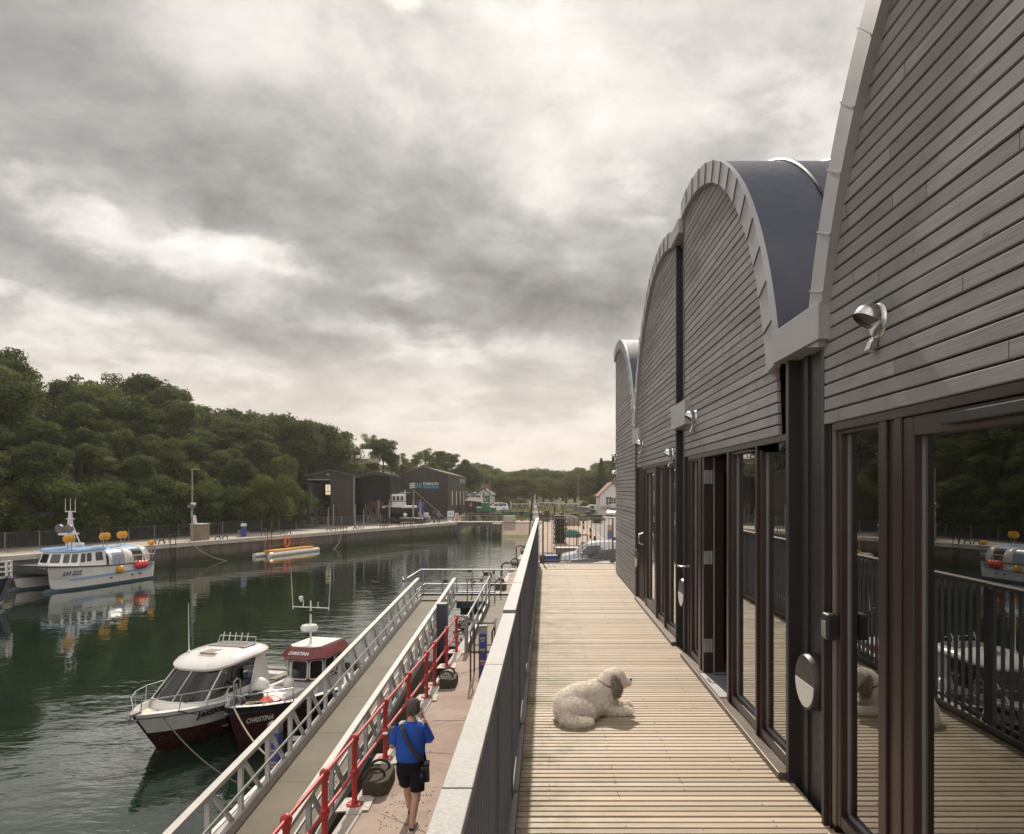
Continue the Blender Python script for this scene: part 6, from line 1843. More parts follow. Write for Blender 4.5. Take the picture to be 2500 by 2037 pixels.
# pale blue stripe and hull marks on the port side
b = MB(L=True)
for i in range(14):
    xa, xb = -4.2 + i * .54, -4.2 + (i + 1) * .54
    f = lambda x, z: (x, 1.42 + np.interp(x, [s[0] for s in stk], [s[1] for s in stk]) * .955 + .02 + .05 * (z - .7), z)
    za, zb_ = np.interp(xa, [-4.2, 3.4], [.78, .66]), np.interp(xb, [-4.2, 3.4], [.78, .66])
    b.quad(f(xa, za), f(xb, zb_), f(xb, zb_ + .13), f(xa, za + .13))
st_ = b.build('stripe', M['lblue'], cat, recalc=False); st_.modifiers.new('s', 'SOLIDIFY').thickness = .01
text('LH 222', .40, M['navy'], cat, frame_m((3.35, 2.135, 1.14), (-1, .13, -.02), (0, .1, 1)), L=True, shear=.25, bold=.008, sx=1.2)
text('LH 222', .32, M['navy'], cat, frame_m((-3.85, 2.235, 1.08), (-1, 0, 0), (0, .02, 1)), L=True, bold=.006, sx=1.1)
b = MB(L=True)
for x in (-.1, -2.2, -3.0): b.cbox((x, 2.19, .52), (.2, .12, .07))
b.build('scupper', M['black'], cat)
# wheelhouse
def wring(z, xf, xb, w): return [(xb, -w, z), (xf - .9, -w, z), (xf - .15, -w * .55, z), (xf, 0, z), (xf - .15, w * .55, z), (xf - .9, w, z), (xb, w, z)]
a0_, a1_, a2_ = wring(1.35, 3.35, -.2, 1.75), wring(1.72, 3.25, -.2, 1.72), wring(2.45, 2.95, -.2, 1.55)
b = MB(L=True); b.loft([a0_, a1_, a2_]); wk = b.build('wheelhouse', M['gelcoat'], cat)
rf0, rf1 = wring(2.45, 3.2, -.3, 1.66), wring(2.62, 3.1, -.3, 1.58)
b = MB(L=True); b.loft([rf0, rf1]); b.build('wheelhouse_roof', M['lblue'], cat, bevel=.03)
for (i0, i1, sp) in ((5, 4, ((.10, .46), (.56, .92))), (4, 3, ((.12, .88),)), (3, 2, ((.12, .88),)), (6, 5, ((.12, .40), (.55, .73), (.78, .95))), (2, 1, ((.1, .46), (.56, .92)))):
    A, B_, C_, D_ = a1_[i0], a1_[i1], a2_[i1], a2_[i0]
    for (u0, u1) in sp:
        o, n = pane(A, B_, C_, D_, u0, u1, .02, .80, .012)
        b = MB(L=True); b.add(o, [tuple(range(len(o)))]); b.build('window', M['tint'], wk, recalc=False)
# canopy: two white hoops with pale blue covers between
def hoop_ring(x, w, h): return [(x, w * math.cos(a) if abs(math.cos(a)) > .001 else 0, 1.35 + h * (abs(math.sin(a)) ** .5)) for a in [PI * k / 14 for k in range(15)]]
for (xa, xb, m) in ((-.2, -.5, 'gelcoat'), (-1.75, -2.55, 'gelcoat'), (-3.65, -4.35, 'gelcoat')):
    b = MB(L=True); b.loft([hoop_ring(xa, 1.98, 1.22), hoop_ring(xb, 1.98, 1.22 if m != 'g' else 1.1)], closed=False, caps=False); o = b.build('canopy_hoop', M[m], cat, smooth=True); o.modifiers.new('s', 'SOLIDIFY').thickness = .05
b = MB(L=True)
for (xa, xb) in ((-.5, -1.75), (-2.55, -3.65)):
    r0_, r1_ = hoop_ring(xa, 1.95, 1.20), hoop_ring(xb, 1.95, 1.20)
    b.loft([r0_[3:12], r1_[3:12]], closed=False, caps=False)
b.build('canopy_cover', M['lblue'], cat, smooth=True)
b = MB(L=True); r0_, r1_ = hoop_ring(-.5, 1.96, 1.20), hoop_ring(-1.75, 1.96, 1.20); b.loft([r0_[:4], r1_[:4]], closed=False, caps=False); b.loft([r0_[11:], r1_[11:]], closed=False, caps=False)
b.build('canopy_curtain', mat('clear_curtain', (.24, .26, .33), .25, var=.6, vs=3, stretch=(1, 1, 4)), cat, smooth=True)
b = MB(L=True)
for x in (-2.6, -3.6): b.tube([(x, 1.95, 1.3), (x, 1.95, 1.85)], .03, 6)
b.tube([(-2.55, 1.95, 1.85), (-4.9, 1.95, 1.8)], .03, 6); b.build('side_rail', M['white'], cat)
b = MB(L=True); b.cbox((-3.1, 0, 1.5), (1.0, 2.6, .5)); b.build('fish_box_stack', M['plasticgrey'], cat)
# mast with radar shelf, lamps, aerials
b = MB(L=True); b.loft([[(1.3 + sx * r * .9, sy * r, z) for sx, sy in ((-1, -1), (1, -1), (1, 1), (-1, 1))] for r, z in ((.24, 2.6), (.18, 3.6), (.12, 4.6), (.08, 5.1))])
b.cbox((1.45, 0, 3.58), (1.0, .85, .14)); b.tube([(1.3, 0, 4.5), (.3, 0, 2.65)], .05, 7); b.tube([(1.3, -.42, 5.1), (1.3, .42, 5.1)], .035, 6); b.cbox((1.3, 0, 4.6), (.1, .7, .06))
mk = b.build('mast', M['white'], cat)
for y_ in (-.42, 0, .42):
    b = MB(L=True); b.tube([(1.3, y_, 5.05), (1.3, y_, 6.0)], [.026, .015], 6); b.build('whip_aerial', M['white'], mk)
for y_ in (-.45, .35):
    b = MB(L=True); b.lathe([(0, -.14), (.25, -.14), (.30, 0), (.30, .14), (0, .16)], (0, y_ , 3.95), 16, axis='x'); 
    b.v = [(p[0] + 1.75, p[1], p[2]) for p in b.v]; b.build('search_light', M['plasticgrey'], mk, smooth=True)
# pairs of yellow deck floats on short posts
for (x, y_, z0) in ((2.9, 1.3, 2.6), (-.2, 1.45, 2.6), (-2.9, .6, 2.55)):
    b = MB(L=True); b.tube([(x, y_, z0), (x, y_ , z0 + .62)], .03, 6); b.tube([(x - .35, y_, z0), (x - .35, y_, z0 + .62)], .03, 6); pp = b.build('lamp_post', M['galv'], cat)
    for q in (-.28, .16):
        b = MB(L=True); b.lathe([(0, -.2), (.2, -.17), (.27, -.02), (.27, .06), (.1, .13), (0, .14)], (0, 0, 0), 16, axis='y'); b.v = [(p[0] + x + q - .1, p[1] + y_, p[2] + z0 + .74) for p in b.v]; b.build('deck_lamp', M['yellow'], pp, smooth=True)
b = MB(L=True); b.tube([(-4.5, 1.7, 1.3), (-5.0, 1.7, 2.3), (-5.2, 1.7, 2.35), (-5.3, 1.7, 2.1), (-4.9, 1.7, 1.5)], .05, 7); b.tube([(-4.5, -1.7, 1.3), (-5.0, -1.7, 2.3), (-5.0, 1.7, 2.3)], .05, 7); gt = b.build('stern_gantry', M['galv'], cat, smooth=True)
for q in (0, .4):
    b = MB(L=True); b.ball((-4.7 - q * .6, 1.7, 2.62), .2, 12, sc_=(.6, 1, 1)); b.build('deck_lamp', M['yellow'], gt, smooth=True)
b = MB(L=True); b.lathe([(0, .0), (.3, .05), (.36, .2), (.3, .32), (0, .34)], (0.2, -.3, 2.58), 18); b.build('life_raft', M['gelcoat'], cat, smooth=True)
def buoy_on(root, p, r, m, label, group=None, stretch=1.15):
    o = thing('buoy', label, 'buoy', group=group); WM[o.name] = WM[root.name]; o.matrix_world = WM[root.name]
    b = MB(L=True); b.ball(p, r, 14, sc_=(1, 1, stretch)); b.build('float', m, o, smooth=True)
    b = MB(L=True); b.tube([(p[0], p[1], p[2] + r * stretch), (p[0], p[1] - .1, p[2] + r + .35)], .02, 5); b.lathe([(.07, 0), (.05, .09), (0, .1)], (p[0], p[1], p[2] + r * stretch - .03), 8); b.build('lanyard', M['darkrope'], o)
buoy_on(cat, (-.75, 2.42, 1.02), .25, M['yellow'], 'yellow buoy hanging alone from the port side of the catamaran')
for q, lb in ((-2.55, 'red buoy at the port side of the catamaran, nearest the bow of three'), (-2.85, 'red buoy in the middle of three at the port side of the catamaran'), (-3.2, 'red buoy at the port side of the catamaran, nearest the stern of three')):
    buoy_on(cat, (q, 2.45, 1.20), .30, M['redbuoy'], lb, None, 1.0)

# ---------------------------------------------------------------- navy boat cut by the left edge
nav = thing('navy_boat', 'navy blue boat with a white bow rail at the left edge of the picture', 'boat', (-33.4, 39.6, WATER), heading((.95, -.30)))
stn2 = []
for (x, B, zs) in ((-5, 1.7, 1.35), (-2, 1.8, 1.38), (0, 1.75, 1.45), (1.6, 1.5, 1.55), (2.8, 1.0, 1.68), (3.5, .45, 1.78), (3.8, .05, 1.82)):
    k = .55 * max(0, (x - .5) / 3.3) ** 1.3
    stn2.append([(x - k * (zs - z), B * f, z) for f, z in ((1, zs), (1, zs - .1), (.95, .9), (.86, .32), (.82, .18), (.78, .0), (0, -.6))])
b = MB(L=True); hull_mesh(b, stn2, [1, 0, 0, 1, 0, 0]); b.build('hull', [M['navy'], M['white']], nav, smooth=True)
b = MB(L=True)
for i in range(len(stn2) - 1):
    A, B_ = stn2[i][0], stn2[i + 1][0]; b.quad((A[0], A[1], A[2]), (A[0], -A[1], A[2]), (B_[0], -B_[1], B_[2]), (B_[0], B_[1], B_[2]))
b.build('deck', M['plasticgrey'], nav)
for sg in (1, -1):
    rr2 = [(p[0][0], sg * (p[0][1] - .06), p[0][2]) for p in stn2]
    b = MB(L=True)
    for dz_ in (.28, .55, .85): b.tube([(p[0], p[1], p[2] + dz_) for p in rr2], .04, 6)
    for p in rr2: b.tube([p, (p[0], p[1], p[2] + .85)], .04, 6)
    b.build('bow_rail', M['white'], nav)
text('1', .6, M['white'], nav, frame_m((1.9, -1.36, 1.05), (1, .3, 0), (0, -.1, 1)), L=True, bold=.02)
for i, (x, y_, w_, h_) in enumerate(((1.5, -.3, .8, .95), (.5, -.4, .8, 1.0), (.9, .6, .9, .8), (-.5, -.2, .9, 1.05))):
    o = thing('fish_box', 'stack of white plastic fish boxes on the deck of the navy boat', 'box', group='fish boxes on the navy boat'); WM[o.name] = WM[nav.name]; o.matrix_world = WM[nav.name]
    b = MB(L=True); b.box(x - w_ / 2, x + w_ / 2, y_ - .3, y_ + .3, 1.5, 1.5 + h_ * .5); b.box(x - w_ / 2, x + w_ / 2, y_ - .3, y_ + .3, 1.52 + h_ * .5, 1.5 + h_); b.build('box', M['white'], o, bevel=.03)
    b = MB(L=True); b.box(x - w_ / 2 - .006, x + w_ / 2 + .006, y_ - .306, y_ + .306, 1.5 + h_ * .62, 1.5 + h_ * .78); b.build('strap', M['wood'], o)
rg = random.Random(4)
def yrope(b):
    for k in range(9):
        c = Vector((2.2 - k * .30 + rg.uniform(-.1, .1), -1.25 - .03 * k + rg.uniform(-.06, .06), 2.05 - .18 * (k % 4)))
        pts = []
        for i in range(26):
            a = 2 * PI * i / 12; pts.append(c + Vector((.24 * math.cos(a), -.08 + .05 * math.sin(i), .32 * math.sin(a) - .1)))
        b.tube(pts, .055, 5)
    return b
on_boat(nav, 'rope_bundle', 'bundle of yellow ropes hung over the rail of the navy boat', 'rope', yrope, M['yrope'])
buoy_on(nav, (3.05, -1.15, .95), .42, M['redbuoy'], 'large red round buoy under the bow rail of the navy boat')
# mooring lines of the boats
def bp(root, p): return tuple(WM[root.name] @ Vector(p))
line('mooring_rope', 'pale mooring rope from the bow of the dark red fishing boat down to the pontoon', sag(bp(chris, (3.1, .1, 1.18)), (-6.0, 15.6, WATER + .5), .22), .022, M['rope'])
line('mooring_rope', 'dark mooring rope from the bow of the white motor boat to the pontoon', sag(bp(jess, (2.5, .15, 1.12)), (-6.1, 14.4, WATER + .45), .28), .015, M['darkrope'])
line('mooring_rope', 'dark rope slung in a loop along the port side of the white motor boat', sag(bp(jess, (2.4, .66, 1.1)), bp(jess, (-.3, 1.3, .95)), .32), .015, M['darkrope'])
line('mooring_rope', 'short dark rope tying the stern of the white motor boat to the fishing boat', sag(bp(jess, (-2.9, 1.0, .86)), bp(chris, (-1.0, -1.1, .8)), .08), .018, M['darkrope'])
line('mooring_rope', 'white rope from the bow of the navy boat down towards the water', [bp(nav, (3.6, -.2, 1.8)), bp(nav, (2.0, -2.2, .05))], .03, M['rope'])
# ================================================================ PONTOON, GANGWAY, LANDING
pt = thing('pontoon', 'low pale floating pontoon under the gangway', 'pontoon', (-4.7, 8, WATER))
PT = WATER + .45
b = MB(); b.box(-6.02, -3.45, -9, 16.2, WATER - .4, PT); b.box(-5.05, -3.45, 16.2, 25.2, WATER - .4, PT - .02); b.build('float', M['paleconc'], pt, bevel=.03)
b = MB(); b.box(-6.06, -5.98, -9, 16.2, PT - .22, PT + .03); b.box(-5.1, -5.0, 16.25, 25.2, PT - .22, PT + .01); b.build('fender_strip', M['white'], pt)
b = MB(); b.box(-5.6, -3.7, -9, 16, PT + .002, PT + .012); b.box(-4.8, -3.6, 16.3, 25, PT - .018, PT - .01); b.build('walkway', M['grating'], pt)
# gangway slopes down from the landing towards the camera
gang = thing('gangway', 'long aluminium gangway with lattice sides sloping down from the landing to the pontoon', 'gangway', (-4.5, 29, QZ))
GY0, GY1 = 1.5, 29.1
def gz(y): return (-4.66 + 1.83) - (29.0 - y) * .0475 - .05      # walkway height along its length
XL, XR = -5.36, -3.83
def gx(x, y): return x + (29 - y) * .012
n = 12
b = MB()
for i in range(n):
    ya, yb = GY0 + (GY1 - GY0) * i / n, GY0 + (GY1 - GY0) * (i + 1) / n
    b.add([(gx(XL + .08, ya), ya + .006, gz(ya)), (gx(XR - .08, ya), ya + .006, gz(ya)), (gx(XR - .08, yb), yb - .006, gz(yb)), (gx(XL + .08, yb), yb - .006, gz(yb)),
           (gx(XL + .08, ya), ya + .006, gz(ya) - .05), (gx(XR - .08, ya), ya + .006, gz(ya) - .05), (gx(XR - .08, yb), yb - .006, gz(yb) - .05), (gx(XL + .08, yb), yb - .006, gz(yb) - .05)],
          [(0, 1, 2, 3), (4, 7, 6, 5), (0, 4, 5, 1), (2, 6, 7, 3), (1, 5, 6, 2), (0, 3, 7, 4)])
b.build('walkway', M['grating'], gang)
TH = .95
for x in (XL, XR):
    A = lambda y, z: (gx(x, y), y, gz(y) + z)
    b = MB(); b.bar(A(GY0, TH), A(GY1, TH), .125, .085); b.build('top_rail', M['alu'], gang, bevel=.008)
    b = MB(); b.bar(A(GY0, .03), A(GY1, .03), .10, .18); b.build('bottom_chord', M['alu'], gang, bevel=.006)
    s_ = 1 if x == XL else -1
    b = MB(); b.bar((gx(x + .12 * s_, GY0), GY0, gz(GY0) + .10), (gx(x + .12 * s_, GY1), GY1, gz(GY1) + .10), .012, .17); b.build('kick_plate', M['alu'], gang)
    b = MB(); b.bar((gx(x + .09 * s_, GY0), GY0, gz(GY0) + .52), (gx(x + .09 * s_, GY1), GY1, gz(GY1) + .52), .03, .045); b.build('mid_rail', M['alu'], gang)
    y = GY1 - .98
    k = 0
    while y > GY0 + .8:
        b = MB(); b.bar(A(y, .1), A(y, TH - .04), .075, .075, up=(0, 1, 0)); b.build('upright', M['alu_web'], gang)
        b = MB(); b.bar(A(y + .84, .1), A(y + .10, TH - .04), .06, .06, up=(1, 0, 0)); b.build('brace', M['alu_web'], gang)
        y -= 1.17
# landing platform
land = thing('landing', 'grey steel landing platform with tube rails at the head of the gangway', 'platform', (-3.4, 29.8, QZ))
LZ = -4.66 + 1.83
b = MB(); b.box(-5.45, -1.6, 29.15, 30.45, LZ - .06, LZ); b.build('platform_floor', M['grating'], land)
b = MB(); b.box(-5.5, -.6, 30.45, 30.6, LZ - .2, LZ + .08); b.box(-3.75, -2.35, 29.0, 29.14, LZ - .32, LZ - .01); b.box(-5.55, -5.45, 29.15, 30.6, LZ - .2, LZ + .05); b.build('edge_beam', M['bluegrey'], land, bevel=.01)
b = MB(); b.box(-3.6, -2.4, 29.2, 30.4, LZ - .62, LZ - .33); b.build('under_frame', M['rust'], land)
rt = LZ + 1.12
def grail(name, pts, r, parent, m='galv'):
    b = MB(); b.tube(pts, r, 7); return b.build(name, M[m], parent, smooth=True)
grail('top_rail', [(-5.85, 29.2, rt - .22), (-5.5, 30.5, rt), (-.7, 30.5, rt)], .032, land)
grail('mid_rail', [(-5.5, 29.4, LZ + .38), (-5.3, 30.5, LZ + .5), (-.7, 30.5, LZ + .5)], .028, land)
for x in (-5.4, -4.55, -3.25, -2.0, -.95):
    grail('post', [(x, 30.5, LZ), (x, 30.5, rt)], .03, land)
# gate on the near side of the landing
grail('gate_frame', [(-3.72, 29.05, LZ + .32), (-3.75, 29.05, LZ + .92), (-2.15, 29.05, LZ + .92), (-2.15, 29.05, LZ - .1)], .032, land)
grail('gate_bar', [(-3.72, 29.05, LZ + .35), (-2.15, 29.05, LZ + .35)], .026, land)
for x in (-3.3, -2.4): grail('post', [(x, 29.05, LZ - .3), (x, 29.05, LZ + .92)], .028, land)
# ramp up from the quay to the landing
ramp = thing('quay_ramp', 'shallow concrete coloured ramp with grey tube rails leading up to the landing', 'ramp', (-1.8, 24, QZ))
b = MB(); b.add([(-2.35, 20.6, QZ + .036), (-.9, 20.6, QZ + .036), (-.9, 29.15, LZ), (-2.35, 29.15, LZ), (-2.35, 20.6, QZ + .001), (-.9, 20.6, QZ + .001), (-.9, 29.15, QZ + .001), (-2.35, 29.15, QZ + .001)], [(0, 1, 2, 3), (0, 4, 5, 1), (1, 5, 6, 2), (0, 3, 7, 4), (2, 6, 7, 3)])
b.build('ramp_surface', M['grating'], ramp)
b = MB(); b.bar((-2.38, 20.6, QZ + .08), (-2.38, 29.1, LZ + .05), .05, .16); b.build('kerb_angle', M['galv'], ramp)
for h in (1.02, .52):
    grail('rail', [(-2.36, 20.7, QZ + h), (-2.36, 29.1, LZ + h)], .03, ramp)
for i in range(6):
    y = 20.8 + i * 1.6; z = QZ + .03 + (LZ - QZ) * (y - 20.6) / 8.5
    grail('post', [(-2.36, y, z), (-2.36, y, z + 1.0)], .03, ramp)
grail('link_rail', [(-2.36, 20.8, QZ + 1.02), (-2.68, 20.8, QZ + 1.02)], .026, ramp); grail('link_rail', [(-2.36, 20.8, QZ + .5), (-2.68, 20.8, QZ + .5)], .026, ramp)
grail('end_post', [(-2.40, 20.75, QZ), (-2.40, 20.75, QZ + 1.05)], .04, ramp)
# guide piles
b = MB(); b.box(-3.62, -3.28, 22.9, 23.25, -9, QZ + 1.05); tag(b.build('guide_pile', M['bluegrey'], bevel=.02), 'thick dark blue steel pile beside the gangway and the red railing', 'pile')
b = MB(); b.box(-2.98, -2.84, 27.1, 27.25, -9, QZ + .2); tag(b.build('guide_pile', M['rust']), 'thin rusty steel pile behind the red railing under the landing', 'pile')
b = MB(); b.lathe([(.0, -.1), (.3, -.1), (.34, 0), (.34, 1.0), (.3, 1.1), (0, 1.1)], (-3.02, 22.6, QZ - .55), 16, axis='y'); tag(b.build('rubber_fender', M['rubber'], smooth=True), 'black rubber roll fender on the quay edge beside the ramp', 'fender')
b = MB()
for i in range(30):
    g_ = random.Random(i); b.cbox((-2.85 + g_.uniform(-.25, .25), 23.8 + g_.uniform(-.9, 1.6), QZ - .02 + g_.uniform(0, .12)), (g_.uniform(.08, .3), g_.uniform(.08, .3), .06), rz=g_.uniform(0, 3), rx=g_.uniform(-.4, .4))
tag(b.build('weed_heap', M['darkrope']), 'dark heap of weed and old rope on the quay edge by the ramp', 'debris', kind='stuff')

# ---------------------------------------------------------------- red railing
redr = thing('quay_railing', 'bright red tube railing with ball joints along the quay edge', 'railing', (-2.85, 14, QZ))
RP = [(-3.02, 6.7), (-2.99, 8.0), (-2.96, 9.3), (-2.92, 10.6), (-2.87, 12.4), (-2.81, 14.2), (-2.76, 16.05), (-2.74, 17.05), (-2.71, 18.9), (-2.66, 20.6)]
def post_red(x, y):
    b = MB(); b.lathe([(.0, 0), (.125, 0), (.125, .012), (.12, .016), (.05, .02), (.045, .05), (.042, .06), (.042, 1.0), (.05, 1.01)], (x, y, QZ + .031), 14)
    p = b.build('post', M['red'], redr, smooth=True)
    for z in (.52, 1.03):
        b = MB(); b.ball((x, y, QZ + z), .072, 14); b.lathe([(.05, -.1), (.055, -.06), (.05, -.05)], (x, y, QZ + z), 10); b.build('ball_joint', M['red'], p, smooth=True)
    b = MB()
    for k in range(4): b.lathe([(.0, .03), (.014, .03), (.014, .02)], (x + .095 * math.cos(k * PI / 2 + .6), y + .095 * math.sin(k * PI / 2 + .6), QZ + .031), 6)
    b.build('bolt', M['galv'], p)
for p in RP: post_red(*p)
for z in (.52, 1.03):
    for i in range(len(RP) - 1):
        b = MB(); b.tube([(RP[i][0], RP[i][1], QZ + z), (RP[i + 1][0], RP[i + 1][1], QZ + z)], .026, 10); b.build('rail', M['red'], redr, smooth=True)
# pale mortar pads under the red posts
b = MB()
for (x, y) in RP:
    g_ = random.Random(int(y * 10)); b.prism([(x - .24 + g_.uniform(-.04, .04), y - .24), (x + .26, y - .22 + g_.uniform(-.05, .05)), (x + .24, y + .26), (x - .2, y + .22)], QZ + .012, QZ + .0305 + .001 * g_.random(), 'z')
tag(b.build('post_pads', concrete_mat('mortar', (.42, .38, .33), (.52, .48, .42), 2)), kind='structure')
# mooring rings on stone blocks
M['stone'] = concrete_mat('mossy_stone', (.040, .034, .027), (.085, .074, .052), 3, bump=.8)
def mooring_block(x, y, label, s=1.0):
    t = thing('mooring_block', label, 'mooring block', (x, y, QZ))
    b = MB(); b.prism([(x - .28 * s, y - .62 * s), (x + .22 * s, y - .62 * s), (x + .34 * s, y - .45 * s), (x + .34 * s, y + .40 * s), (x + .24 * s, y + .62 * s), (x - .28 * s, y + .62 * s)], QZ + .0, QZ + .36 * s, 'z')
    b.build('block', M['stone'], t, bevel=.022)
    for dy_ in (-.30, .26):
        pts = []
        for k in range(13):
            a = PI * k / 12; pts.append((x + (-.05 + .25 * math.cos(a)) * s, y + (dy_ + .10 * math.cos(a)) * s, QZ + (.36 + .24 * math.sin(a)) * s))
        b = MB(); b.tube(pts, .038 * s, 8); b.build('ring', M['rust'], t, smooth=True)
mooring_block(-2.72, 11.3, 'mossy mooring block with two iron rings at the feet of the nearest red post', .62)
mooring_block(-2.42, 17.2, 'mossy mooring block with two iron rings beside the seventh red post', .62)
mooring_block(-2.2, 33.5, 'mooring block with dark rings on the quay edge just beyond the landing', .8)
mooring_block(-1.95, 43.5, 'mooring block on the quay edge between the two far ladders', .8)
mooring_block(-1.65, 51.5, 'farthest mooring block on the near quay edge beside the banner', .8)
def quay_ladder(y, label):
    x = near_edge(y)
    t = thing('quay_ladder', label, 'ladder', (x, y, QZ))
    for dy_ in (0, .55):
        b = MB(); b.tube([(x - .08, y + dy_, -5.5), (x - .08, y + dy_, QZ + .9), (x + .1, y + dy_, QZ + 1.0), (x + .75, y + dy_, QZ + .95), (x + .85, y + dy_, QZ)], .03, 6); b.build('stile', M['rust'], t, smooth=True)
    b = MB()
    for k in range(8): b.tube([(x - .08, y, -5.2 + k * .3), (x - .08, y + .55, -5.2 + k * .3)], .018, 5)
    b.build('rung', M['rust'], t)
quay_ladder(35.8, 'dark hooped ladder head on the quay edge nearest the landing')
quay_ladder(46.5, 'dark hooped ladder head on the quay edge by the blue barrel')
b = MB(); b.lathe([(0, 0), (.3, 0), (.32, .3), (.3, .9), (0, .9)], (-1.15, 46, QZ), 16); tag(b.build('barrel', M['blue'], smooth=True), 'blue plastic barrel standing on the quay by a ladder', 'barrel')
# blue service pedestals
def pedestal(x, y, z0, label, h=1.12, w_=.2):
    t = thing('service_pedestal', label, 'pedestal', (x, y, z0))
    b = MB(); b.box(x - w_ / 2 - .02, x + w_ / 2 + .02, y - w_ / 2 - .02, y + w_ / 2 + .02, z0, z0 + .02); b.box(x - w_ / 2, x + w_ / 2, y - w_ / 2, y + w_ / 2, z0, z0 + h); bd = b.build('body', M['blue'], t, bevel=.012)
    b = MB(); b.box(x - w_ / 2 - .006, x + w_ / 2 + .006, y - w_ / 2 - .006, y + w_ / 2 + .006, z0 + h, z0 + h + .17); b.build('lamp_head', M['bead'], t, bevel=.015)
    b = MB(); b.box(x - w_ / 2 - .01, x + w_ / 2 + .01, y - w_ / 2 - .01, y + w_ / 2 + .01, z0 + h + .171, z0 + h + .20); b.build('cap', M['darkmetal'], t, bevel=.005)
    for k, zz_ in enumerate((.88, .62, .36)):
        b = MB()
        b.box(x - .07, x + .07, y - w_ / 2 - .012, y - w_ / 2, z0 + h * zz_, z0 + h * zz_ + .05); b.box(x - .04, x + .05, y - w_ / 2 - .014, y - w_ / 2, z0 + h * zz_ - .07, z0 + h * zz_ - .03)
        b.build('socket', M['rope'] if k < 3 else M['black'], bd)
pedestal(-1.63, 17.9, QZ, 'dark blue service pedestal inside a tube guard on the quay')
t = thing('pedestal_guard', 'rusty tube guard frame standing around the blue pedestal on the quay', 'guard frame', (-1.6, 17.9, QZ))
for x in (-1.90, -1.36):
    b = MB(); b.tube([(x, 17.45, QZ), (x, 17.45, QZ + 1.25), (x + .04, 17.52, QZ + 1.33), (x + .04, 18.28, QZ + 1.42), (x, 18.34, QZ + 1.34), (x, 18.34, QZ)], .022, 7); b.build('hoop', M['rust'], t, smooth=True)
b = MB(); b.tube([(-1.90, 17.45, QZ + .72), (-1.36, 17.45, QZ + .72), (-1.36, 18.34, QZ + .72), (-1.90, 18.34, QZ + .72)], .016, 6, closed=True); b.tube([(-1.88, 17.9, QZ + 1.38), (-1.34, 17.9, QZ + 1.38)], .018, 6); b.build('tie_bar', M['rust'], t)
pedestal(-5.80, 14.9, PT, 'bright blue service pedestal on the pontoon seen through the gangway', 1.0, .24)
t = thing('hose_reel', 'white coiled hose on the pontoon beside the blue pedestal', 'hose', (-5.55, 14.5, PT))
b = MB(); coil(b, (-5.55, 14.3, PT + .05), .22, 4, .02); b.build('hose', M['white'], t, smooth=True)
b = MB(); b.tube([(-5.62, 15.5, PT), (-5.62, 15.5, PT + .5)], .05, 8); b.cbox((-5.55, 15.5, PT + .55), (.3, .3, .2)); b.build('stand', M['black'], t)
# litter of small stones near the blocks: scattered grit
b = MB(); g_ = random.Random(2)
for i in range(320):
    if i % 3: x, y = -2.3 + g_.gauss(0, .32), 10.9 + g_.gauss(0, .9)
    else: x, y = -1.1 + g_.gauss(0, .3), 10.6 + g_.gauss(0, .7)
    if x < near_edge(y) + .45: continue
    r = g_.uniform(.003, .009); b.cbox((x, y, QZ + .004 + r * .4), (r * 2, r * 1.6, r), rz=g_.uniform(0, 3))
tag(b.build('grit', M['rust']), 'dark grit scattered over the quay around the man', 'grit', kind='stuff')
# feather banner beyond the railing
t = thing('feather_banner', 'tall white feather banner with a red and blue print beyond the deck railing', 'banner', (-.62, 24.2, QZ))
m_, tt, oo = newmat('banner_print')
co = tt.new('ShaderNodeTexCoord').outputs['Object']; s3 = tt.new('ShaderNodeSeparateXYZ'); tt.l.new(co, s3.inputs[0])
nz = tt.noise(tt.mapping(co, scale=(2, 2, 1.6)), 1.9, 3, .5)
pr = tt.ramp(nz, [(.0, (.62, .61, .60)), (.46, (.60, .58, .57)), (.50, (.50, .13, .10)), (.58, (.55, .40, .38)), (.66, (.12, .16, .33)), (.75, (.6, .58, .56))])
c = tt.mix(tt.maprange(s3.outputs[2], 3.1, 2.6), (.63, .62, .61, 1), pr)
principled(tt, oo, Base_Color=c, Roughness=.7)
b = MB()
n = 22
pole = []
for i in range(n + 1):
    u = i / n; z = QZ + .5 + u * 4.15
    w_ = .40 * (1 - max(0, (u - .55) / .45) ** 2.4)
    xr_ = -.62 + .16 * max(0, (u - .5) / .5) ** 1.6
    pole.append((xr_ - .0, 24.2, z))
    if i < n:
        u2 = (i + 1) / n; w2 = .40 * (1 - max(0, (u2 - .55) / .45) ** 2.4); x2 = -.62 + .16 * max(0, (u2 - .5) / .5) ** 1.6
        ya, yb = 24.2 + .04 * math.sin(i * .5), 24.2 + .04 * math.sin((i + 1) * .5)
        b.quad((xr_ + .06, ya, z), (max(xr_ + .07, xr_ + w_ * .95), ya - .12, z), (max(x2 + .07, x2 + w2 * .95), yb - .12, QZ + .5 + u2 * 4.15), (x2 + .06, yb, QZ + .5 + u2 * 4.15))
fb = b.build('sail', m_, t, smooth=True, recalc=False); fb.modifiers.new('s', 'SOLIDIFY').thickness = .006
b = MB(); b.tube([(-.62, 24.2, QZ)] + pole, .022, 8); b.build('pole', M['black'], t, smooth=True)
b = MB(); b.cbox((-.62, 24.2, QZ + .04), (.5, .5, .08)); b.build('base', M['black'], t)
